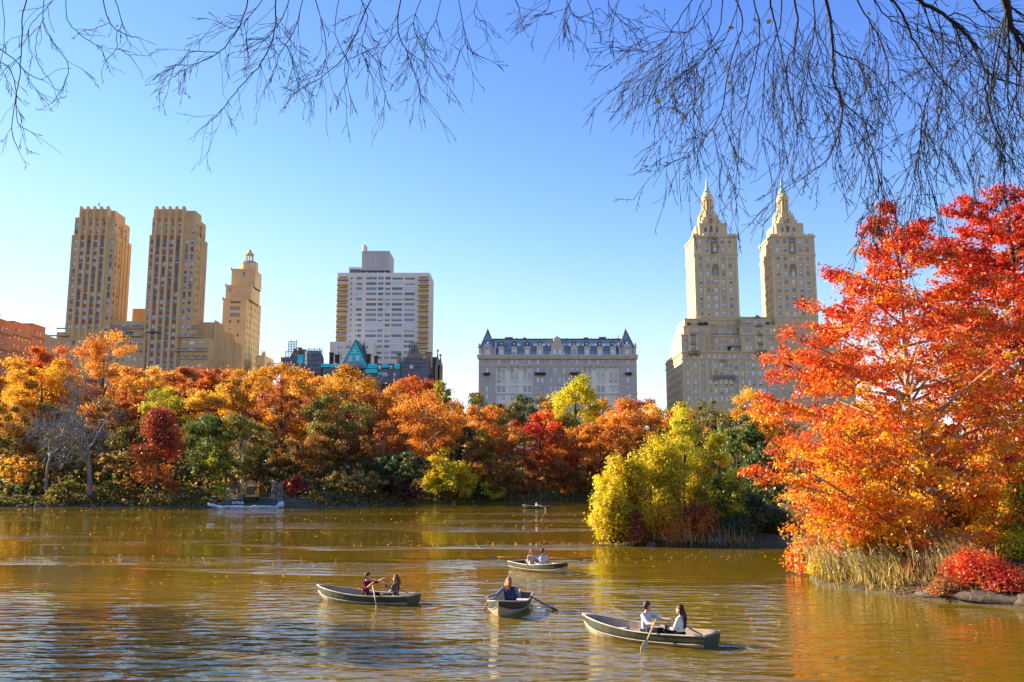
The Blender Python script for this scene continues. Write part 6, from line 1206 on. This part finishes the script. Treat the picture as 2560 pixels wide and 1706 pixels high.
def elp(c, rx, ry, rz, m): return dict(a=np.array(c), b=np.array(c) + 1e-4, ra=(rx + ry + rz) / 3, rb=(rx + ry + rz) / 3, m=m, ax=np.array((rx, ry, rz)), add=lambda mb: mb.ell(c, rx, ry, rz, 14, 10))
def assign(me, prims, mats, fix=None):
    n_ = len(me.polygons); c = np.zeros(n_ * 3, np.float32); me.polygons.foreach_get('center', c); c = c.reshape(-1, 3).astype(float); best = np.full(n_, 1e9); mi = np.zeros(n_, np.int32)
    for p in prims:
        if 'ax' in p: d = (np.linalg.norm((c - p['a']) / p['ax'], axis=1) - 1) * p['ax'].min()
        else:
            ab = p['b'] - p['a']; t = np.clip((c - p['a']) @ ab / (ab @ ab), 0, 1); d = np.linalg.norm(c - p['a'] - t[:, None] * ab, axis=1) - (p['ra'] + (p['rb'] - p['ra']) * t)
        k = d < best; best[k] = d[k]; mi[k] = p['m']
    if fix is not None: mi = fix(c, mi)
    for m in mats: me.materials.append(m)
    me.polygons.foreach_set('material_index', mi)
def ik(S, T, L1, L2, hint):
    S, T = Vector(S), Vector(T); d = T - S; L = min(d.length, (L1 + L2) * .985); u = d.normalized(); a = (L1 * L1 - L2 * L2 + L * L) / (2 * L); h = math.sqrt(max(L1 * L1 - a * a, 0)); hv = Vector(hint); hv -= u * hv.dot(u); hv.normalize(); return S + u * a + hv * h, S + u * L
def person(label, loc, ang, hands, top, legs, shoes, hair_col, hair='short', lean=.06, head_turn=0.0, sleeve=1.0, dress=False, feet_fwd=.55, scale=1.12, elbow=(0, -.3, -1), vest=None, female=False, twist=0.0, look_down=0.0):
    """seated figure, local frame: hips at the origin, facing +y; hands: targets for left (-x) and right (+x) hand"""
    mats = [SKIN, top, legs, shoes, DARKEYE, SKIN_D, vest or top]; TOP, TORSO = 1, 6; sw = .165 if female else .195; pr = []
    ch = Vector((0, lean * .75, .36)); nk = Vector((0, lean * 1.15, .535)); hd = nk + Vector((0, .03 + .02 * look_down, .155))
    hipm = 1 if dress else 2
    pr += [elp((0, -.01, .07), .165 if not female else .17, .125, .11, hipm), elp((0, lean * .3, .2), .145 if female else .165, .105, .17, TORSO), elp(tuple(ch), .165 if female else .19, .115, .19, TORSO), cap((-sw + .04, lean, .47), (sw - .04, lean, .47), .062, .062, TORSO)]
    pr += [cap(nk + Vector((0, -.01, -.03)), nk + Vector((0, .012, .07)), .056 if not female else .047, .05 if not female else .043, 0)]
    c, s = math.cos(head_turn), math.sin(head_turn)
    def hp(x, y, z): return tuple(hd + Vector((c * x - s * y, s * x + c * y, z - .25 * look_down * y)))
    pr += [elp(hp(0, -.012, .035), .078, .094, .095, 0), elp(hp(0, .022, -.045), .06, .066, .075, 0), cap(hp(0, .088, .0), hp(0, .102, -.03), .011, .016, 0), elp(hp(0, .07, -.10), .025, .02, .02, 0)]
    for sg in (-1, 1): pr += [elp(hp(.079 * sg, -.012, -.005), .012, .022, .032, 0)]
    ct, stw = math.cos(twist), math.sin(twist)
    for k, sg in enumerate((-1, 1)):
        S = Vector((sg * sw * ct, lean + sg * sw * stw, .465)); T = hands[k]; E, Wr = ik(S, T, .285, .255, (elbow[0] * sg + .35 * sg, elbow[1], elbow[2])); rU, rE, rW = (.048, .038, .026) if female else (.056, .044, .030)
        if sleeve >= 1: pr += [cap(S, E, rU + .008, rE + .008, TOP), cap(E, E + (Wr - E) * min(1, sleeve - .05), rE + .006, rW + .008, TOP), cap(E + (Wr - E) * .85, Wr, rW, rW, 0)]
        elif sleeve > .5: pr += [cap(S, E, rU + .012, rE + .012, TOP), cap(E, E + (Wr - E) * .15, rE + .01, rE + .006, TOP), cap(E + (Wr - E) * .12, Wr, rE, rW, 0)]
        else: pr += [cap(S, S + (E - S) * .5, rU + .012, rU + .008, TOP), cap(S + (E - S) * .45, E, rU - .004, rE, 0), cap(E, Wr, rE, rW, 0)]
        d = (Wr - E).normalized(); side = d.cross(Vector((0, 0, 1))).normalized(); dn = side.cross(d)
        pm = Wr + d * .05; pr += [elp(tuple(pm), .036, .042, .03, 0)]
        for f in range(4):
            o_ = side * ((f - 1.5) * .021); a0 = pm + o_ + d * .028; a1 = a0 + d * (.030, .036, .034, .026)[f] - dn * .012; a2 = a1 - dn * .034 - d * .002; pr += [cap(a0, a1, .0105, .0105, 0), cap(a1, a2, .0105, .0095, 0)]
        a0 = Wr + d * .03 - side * sg * .034; pr += [cap(a0, a0 + d * .034 - side * sg * .016 - dn * .022, .0125, .0105, 0)]
        hipp = Vector((sg * .09, .02, .04)); kn = Vector((sg * (.12 if not female else .085), .42, .11)); an = Vector((sg * (.11 if not female else .08), feet_fwd, -.27)); tr, kr, ar = (.085, .062, .045) if not female else (.082, .058, .04)
        lm = 1 if dress else 2
        pr += [cap(hipp, kn, tr, kr, lm), cap(kn, kn + (an - kn) * .9, kr, ar, 0 if dress else 2), cap(kn + (an - kn) * .8, an, ar, ar * .95, 0 if dress else 3), cap(an + Vector((0, -.03, -.02)), an + Vector((0, .15, -.04)), .042, .034, 3)]
    me = remeshed('body', pr, .0135)
    Mi = Matrix.Rotation(-head_turn, 3, 'Z')
    def fix(cc, mi):
        q = cc - np.array(hd); qx = c * q[:, 0] + s * q[:, 1]; qy = -s * q[:, 0] + c * q[:, 1]; qz = q[:, 2] + .25 * look_down * qy
        eye = (np.abs(np.abs(qx) - .031) < .013) & (np.abs(qz - .012) < .009) & (qy > .045) & (mi == 0); mi[eye] = 4
        mo = (np.abs(qx) < .026) & (np.abs(qz + .062) < .008) & (qy > .05) & (mi == 0); mi[mo] = 5; return mi
    assign(me, pr, mats, fix); o = obj('person', me); o.location = loc; o.rotation_euler = (0, 0, ang); o.scale = (scale,) * 3; tag(o, label, 'person', 'people in the rowing boats')
    hm = plain(label.split()[0] + '_hair_%d' % len(bpy.data.materials), hair_col, .6, var=.3, scale=20); hs_ = [elp(hp(0, -.022, .052), .087, .100, .092, 0), elp(hp(0, -.05, .0), .08, .07, .085, 0)]
    if hair == 'quiff': hs_ += [elp(hp(0, .045, .118), .06, .05, .034, 0)]
    if hair == 'beard': hs_ += [elp(hp(0, .05, -.085), .052, .045, .038, 0)]
    if hair in ('long', 'mid'):
        L_ = .46 if hair == 'long' else .24; bk = -.085
        for sx in (-.05, 0, .05): hs_ += [cap(hp(sx, -.06, .04), tuple(Vector(hp(sx * 1.2, bk - .03, .0)) + Vector((0, -.02, -L_ * .5))), .05, .055, 0), cap(tuple(Vector(hp(sx * 1.2, bk - .03, .0)) + Vector((0, -.02, -L_ * .5))), tuple(Vector(hp(sx, bk, 0)) + Vector((0, -.04, -L_))), .055, .03, 0)]
        for sg in (-1, 1): hs_ += [cap(hp(sg * .072, -.01, .05), hp(sg * .078, -.02, -.12), .026, .022, 0)]
    hme = remeshed('hair', hs_, .011); hme.materials.append(hm); ho = _obj('hair', hme, o); return o

def seat(bloc, bang, x, y, facing):                                      # world place and heading for someone on a thwart
    p = local(bloc, bang, (x, y, .255)); return p, bang + (math.pi / 2 if facing == 'stern' else -math.pi / 2)
def hand_local(bloc, bang, ploc, pang, p, sc=1.12):
    w = local(bloc, bang, p) - ploc; c, s = math.cos(-pang), math.sin(-pang); return Vector((c * w.x - s * w.y, s * w.x + c * w.y, w.z)) / sc
MAROON = cloth('maroon_shirt', (.13, .014, .028)); NAVY = cloth('navy_trousers', (.012, .013, .028)); BLACK = cloth('black_trousers', (.010, .010, .012)); SHOE = plain('dark_shoes', (.02, .016, .014), .5); DRESS = dots('dotted_dress', (.008, .008, .010), (.62, .52, .38), 20); STRIPE = stripes('striped_shirt', (.72, .71, .70), (.06, .07, .13), 11); WHITE = cloth('white_sweater', (.70, .66, .58), .08); GREYT = cloth('pale_grey_tshirt', (.50, .49, .52), .08); VEST = cloth('navy_vest', (.030, .040, .085)); BLUES = cloth('blue_sweater', (.12, .16, .26)); JEANS = cloth('blue_jeans', (.05, .09, .17)); LIGHTT = cloth('cream_top', (.62, .52, .46), .08)

# boat 1: left of centre, bow to the left
b1 = (-5.55, 36.2, -.07); a1 = math.atan2(.36, -.93)
boat('green rowing boat left of centre with a man in maroon rowing', b1, a1)
pl, pa = seat(b1, a1, .05, 0, 'stern'); sgn = 1
hN, hF = (-.42, .38, .80), (-.60, -.22, .93)                            # near (port, camera side) and far hand in boat coordinates
person('man in maroon shirt and dark trousers rowing the boat left of centre', pl, pa, (hand_local(b1, a1, pl, pa, hF), hand_local(b1, a1, pl, pa, hN)), MAROON, NAVY, SHOE, (.045, .016, .008), 'quiff', lean=.03, head_turn=0.15, sleeve=.7)
oar('wooden oar dipping into the water beside the man in maroon', local(b1, a1, (-.40, .30, .84)), local(b1, a1, (-1.30, 1.42, -.16)))
oar('wooden oar on the far side of the boat left of centre', local(b1, a1, (-.57, -.12, .97)), local(b1, a1, (-1.25, -1.75, .0)))
pl, pa = seat(b1, a1, -1.22, -.05, 'bow')
person('woman in black dotted dress holding a camera in the stern, boat left of centre', pl, pa, (Vector((-.03, .30, .40)), Vector((.06, .30, .40))), DRESS, DRESS, SHOE, (.12, .035, .015), 'mid', lean=-.01, sleeve=.3, dress=True, female=True, scale=1.07)
cl = local((pl.x, pl.y, pl.z), pa, (.01, .36, .43)); mb = MB(); mb.box(-.065, .065, -.03, .03, -.04, .05); cm = thing('hand_camera', 'small camera held up by the woman in the dotted dress', 'camera', cl, pa); mb.build('body', plain('camera_black', (.03, .03, .03), .4), cm); mb = MB(); mb.tube([(0, .03, 0), (0, .075, 0)], .034, 10); mb.build('lens', plain('camera_lens', (.08, .08, .09), .2), cm)
# boat 4: front right
b4 = (3.95, 27.8, -.07); a4 = math.atan2(.59, -.80)
boat('green rowing boat nearest the viewer with a couple aboard', b4, a4)
pl, pa = seat(b4, a4, .05, .02, 'stern')
hN, hF = (-.50, .42, .60), (-.62, -.25, .66)
person('man in white striped shirt rowing the nearest boat, looking away', pl, pa, (hand_local(b4, a4, pl, pa, hF), hand_local(b4, a4, pl, pa, hN)), STRIPE, NAVY, SHOE, (.035, .014, .008), 'short', lean=.04, head_turn=.9, sleeve=.7)
oar('pale oar with blade just touching the water beside the nearest boat', local(b4, a4, (-.46, .30, .74)), local(b4, a4, (-.62, 1.50, .0)), M_OARY)
oar('oar on the far side of the nearest boat', local(b4, a4, (-.60, -.20, .68)), local(b4, a4, (-1.1, -1.8, .12)), M_OARY)
pl, pa = seat(b4, a4, -1.05, -.02, 'bow')
person('woman in white sweater with long dark hair in the nearest boat', pl, pa, (Vector((-.05, .33, .18)), Vector((.09, .34, .17))), WHITE, BLACK, SHOE, (.030, .008, .006), 'long', lean=-.02, head_turn=.35, sleeve=1.0, female=True, scale=1.09)
bgc = local((pl.x, pl.y, pl.z), pa, (.02, .40, .17)); mb = MB(); mb.box(-.11, .11, -.05, .05, -.02, .15); mb2 = MB(); mb2.tube([(-.09, 0, .14), (-.06, 0, .24), (.06, 0, .24), (.09, 0, .14)], .01, 5); bg = thing('handbag', 'small brown handbag on the lap of the woman in white', 'bag', bgc, pa); mb.build('bag_body', plain('bag_leather', (.16, .10, .06), .5), bg); mb2.build('strap', plain('bag_strap', (.06, .035, .02), .5), bg)
# boat 3: centre, bow towards the viewer
b3 = (-.10, 34.2, -.05); a3 = math.atan2(-.985, -.17)
boat('green rowing boat in the centre with its bow towards the viewer', b3, a3)
pl, pa = seat(b3, a3, .05, 0, 'stern')
hR, hL = (-.18, .36, .66), (.42, -.98, .52)                             # boat port (+y) is on the right in the view
hR = (-.30, .36, .66); hL = (.10, -.72, .50)
person('person in navy vest and blue sweater rowing the centre boat, seen from behind', pl, pa, (hand_local(b3, a3, pl, pa, hL), hand_local(b3, a3, pl, pa, hR)), BLUES, BLACK, SHOE, (.30, .12, .045), 'mid', lean=.06, head_turn=-.5, sleeve=1.0, vest=VEST)
oar('dark oar slanting into the water right of the centre boat', local(b3, a3, (-.33, .28, .70)), local(b3, a3, (-.10, 1.95, -.10)), M_OARD, M_OARD)
oar('oar dipping steeply on the left of the centre boat', local(b3, a3, (.02, -.66, .56)), local(b3, a3, (.35, -1.15, -.45)), M_OAR, M_OAR)
# boat 2: behind, bow to the right and nearer
b2 = (1.45, 48.4, -.05); a2 = math.atan2(-.80, .60)
boat('cream and green rowing boat further back with oars held level', b2, a2)
pl, pa = seat(b2, a2, .05, .10, 'stern'); 
person('man in pale t-shirt sitting with his back turned in the boat further back', pl, pa - .9 + math.pi * 0, (Vector((-.22, .36, .16)), Vector((.24, .36, .16))), GREYT, JEANS, SHOE, (.07, .03, .012), 'beard', lean=.05, head_turn=-.5, sleeve=.3)
pl, pa = seat(b2, a2, -.55, -.12, 'bow')
person('long-haired woman in pale top beside the man in the boat further back', pl, pa - .5, (Vector((-.08, .28, .36)), Vector((.16, .34, .12))), LIGHTT, JEANS, SHOE, (.20, .07, .025), 'mid', lean=.06, head_turn=.3, sleeve=.3, female=True, scale=1.07)
c2 = local(b2, a2, (-.35, 0, .6)); oar('orange-tan oar stretched out level to the left, boat further back', (c2.x - .1, c2.y - .3, .66), (c2.x - 2.45, c2.y - .2, .70), M_OAR, M_OAR)
oar('oar stretched out level to the right, boat further back', (c2.x + .75, c2.y + .1, .62), (c2.x + 2.95, c2.y - .1, .48), M_OAR, M_OARY)
# far boat
b5 = (4.0, 153.0, 0.0); a5 = math.pi - .05
boat('small dark green rowing boat far off under the red trees', b5, a5, dark=True)
pl, pa = seat(b5, a5, .05, 0, 'stern'); person('person in white rowing the small far boat', pl, pa, (Vector((-.25, .42, .3)), Vector((.25, .42, .3))), WHITE, BLACK, SHOE, (.03, .015, .01), 'short', lean=.05, sleeve=1.0)
oar('oar of the small far boat trailing on the right', local(b5, a5, (-.4, .3, .6)), local(b5, a5, (-1.6, 1.6, .05)))

# ------------------------------------------------------------------ excavator and fenced work site on the far bank
YEL = plain('machine_yellow', (.62, .27, .012), .4, var=.1); BLK = plain('machine_black', (.015, .015, .016), .5); CGL = glassmat('cab_glass', (.02, .05, .06)); GAL = plain('galvanised_tube', (.26, .28, .29), .5, .3); DIRT = plain('steel_bucket', (.16, .13, .10), .7)
ex0 = (-44.6, 159.5, gz(-44.6, 159.5)); K = 159.5 / FPX
EX = thing('excavator', 'small yellow and black excavator on the far bank', 'excavator', ex0)
for sg in (-.75, .75):
    mb = MB(); prof = [(-1.0, .12), (-.8, 0), (.8, 0), (1.05, .15), (1.05, .4), (.8, .55), (-.8, .55), (-1.0, .4)]; n_ = len(prof); mb.add([(p, sg - .18, q) for p, q in prof] + [(p, sg + .18, q) for p, q in prof], [tuple(reversed(range(n_))), tuple(range(n_, 2 * n_))] + [(i, (i + 1) % n_, (i + 1) % n_ + n_, i + n_) for i in range(n_)]); mb.build('track', BLK, EX)
mb = MB(); mb.box(-.7, .7, -.55, .55, .3, .65); mb.build('undercarriage', BLK, EX)
mb = MB(); mb.box(-.6, 1.15, -.85, .85, .66, 1.0); mb.box(.85, 1.2, -.85, .85, 1.0, 1.75); mb.build('body', YEL, EX)
mb = MB(); mb.box(-.55, .8, -.8, .3, 1.0, 2.35); mb.build('cab', BLK, EX); mb = MB(); mb.box(-.5, .75, -.84, -.805, 1.1, 2.2); mb.build('cab_window', CGL, EX); mb = MB(); mb.box(-.605, -.56, -.7, .2, 1.1, 2.2); mb.build('cab_window', CGL, EX)
mb = MB(); mb.box(-.2, .95, -.85, .35, 2.36, 2.5); mb.build('cab_roof', YEL, EX)
mb = MB(); mb.tube([(-.7, -.1, .85), (-1.1, -.1, 2.0), (-1.55, -.1, 3.6)], [.2, .22, .15], 4); mb.build('boom', YEL, EX)
mb = MB(); mb.tube([(-1.55, -.1, 3.65), (-1.62, -.1, 2.2), (-1.65, -.1, 1.15)], [.17, .16, .12], 4); mb.build('arm', YEL, EX)
mb = MB(); mb.tube([(-.9, -.1, 1.2), (-1.25, -.1, 2.9)], .06, 6); mb.build('hydraulic_ram', GAL, EX)
mb = MB(); mb.add([(-2.0, -.5, 1.05), (-1.2, -.5, 1.15), (-1.15, -.5, .25), (-1.7, -.5, .05), (-2.15, -.5, .4), (-2.0, .35, 1.05), (-1.2, .35, 1.15), (-1.15, .35, .25), (-1.7, .35, .05), (-2.15, .35, .4)], ((4, 3, 2, 1, 0), (5, 6, 7, 8, 9), (1, 2, 7, 6), (2, 3, 8, 7), (3, 4, 9, 8), (0, 1, 6, 5))); mb.build('bucket', DIRT, EX)
MESH, n, l, b = nt('chain_link'); b.inputs['Base Color'].default_value = (.2, .22, .23, 1); b.inputs['Alpha'].default_value = .22
def fence(label, pts, h=3.0):
    t = thing('wire_fence', label, 'fence', (*pts[0], gz(*pts[0]))); t['_world'] = 1; tops = []
    for x, y in pts: z = max(gz(x, y), .2); mb = MB(); mb.tube([(x, y, z - .3), (x, y, z + h)], .045, 6); mb.build('post', GAL, t); tops.append((x, y, z))
    for a, b_ in zip(tops, tops[1:]):
        mb = MB(); mb.tube([(a[0], a[1], a[2] + h - .05), (b_[0], b_[1], b_[2] + h - .05)], .035, 5); mb.tube([(a[0], a[1], a[2] + h * .45), (b_[0], b_[1], b_[2] + h * .45)], .03, 5); mb.build('rail', GAL, t)
        mb = MB(); mb.quad((a[0], a[1], a[2]), (b_[0], b_[1], b_[2]), (b_[0], b_[1], b_[2] + h), (a[0], a[1], a[2] + h)); mb.build('wire_mesh', MESH, t)
fence('wire fence panels left of the excavator', [(-48.3, 158.2), (-46.9, 161.2), (-46.2, 163.5), (-45.4, 164.5)]); fence('wire fence panels right of the excavator', [(-42.3, 164.0), (-41.4, 162.0), (-40.0, 160.0), (-39.1, 158.4)])
SHEETW = plain('white_silt_sheet', (.55, .59, .66), .6, var=.1, scale=2)
mb = MB(); pts = []; rr_ = random.Random(4)
for k in range(26):
    q = k / 25; pts.append((-51 + q * 12.6, 156.9 - 1.5 * math.sin(q * math.pi) + rr_.uniform(-.1, .1), .12 + .5 * max(0, .15 - q) * 6 + (.35 if q > .93 else 0) + rr_.uniform(0, .12)))
mb.tube(pts, [.22 + rr_.uniform(-.05, .1) + (.25 if i > 23 else 0) for i in range(26)], 8); tag(mb.build('silt_barrier', SHEETW, smooth=True), 'crumpled white silt barrier along the water below the excavator', 'barrier')
for k in range(9):
    x = -47.3 + k * .23; mb = MB(); mb.ell((0, 0, 0), .24, .2, .14, 8, 6); o = mb.build('sandbag', SHEETW, smooth=True); o.location = (x + rr_.uniform(-.05, .05), 158.0 + rr_.uniform(-.2, .2), max(gz(x, 158), .2) + .1 + .22 * (k % 2)); tag(o, 'white sandbag in the heap behind the silt barrier', 'sandbag', 'heap of white sandbags')
mb = MB(); mb.box(-.22, .22, -.02, .02, -.18, .18); sg = mb.build('site_sign', plain('white_notice', (.7, .7, .7), .6)); sg.location = (-48.2, 158.1, gz(-48.3, 158.2) + 2.75); tag(sg, 'small white notice on the left fence post', 'sign')
# bird
bd = thing('gull', 'tiny pale bird in flight left of the temple towers', 'bird', P3(1686, 480, 160)); mb = MB(); mb.ell((0, 0, 0), .24, .09, .08, 10, 6); mb.build('bird_body', M_WHITE, bd)
for sg in (-1, 1): mb = MB(); mb.add([(-.06, 0, .03), (.1, 0, .03), (.05, sg * .4, .14), (-.08, sg * .7, .05), (-.1, sg * .35, .12)], ((0, 1, 2, 3, 4),)); mb.build('wing', M_WHITE, bd)

# fallen leaves drifting on the lake
rng = np.random.default_rng(55); n_ = 9000; y = np.concatenate([rng.uniform(60, 150, 6000), rng.uniform(28, 75, 3000)]); x = rng.uniform(-.56, .5, n_) * y
k = (sdf(LAKE, x, y) < -.3) & (sdf(ISLE, x, y) > .3); x, y = x[k], y[k]; dn = np.sin(y * .21 + .08 * x + 1.5 * np.sin(x * .06)) + .6 * np.sin(y * .47 - x * .05); k = rng.random(len(x)) < np.clip(.02 + .55 * dn, .03, 1); x, y = x[k], y[k]
Pn = np.stack([x, y, np.full(len(x), .012)], 1); Nn = np.tile(np.array([0, 0, 1.0]), (len(x), 1)) + rng.normal(0, .04, (len(x), 3)); me = leaves_mesh('fallen_leaves', Pn, Nn, (.09 + .0012 * y) * rng.uniform(.5, 1.3, len(x)), rng.random(len(x)), [LEAF['orange'], LEAF['tan'], LEAF['gold']], rng); me.polygons.foreach_set('material_index', rng.integers(0, 3, len(x)).astype(np.int32)); tag(obj('fallen_leaves', me), 'scattered fallen leaves floating on the lake', 'leaves', kind='stuff')
for o in bpy.data.objects:
    if '_world' in o: del o['_world']
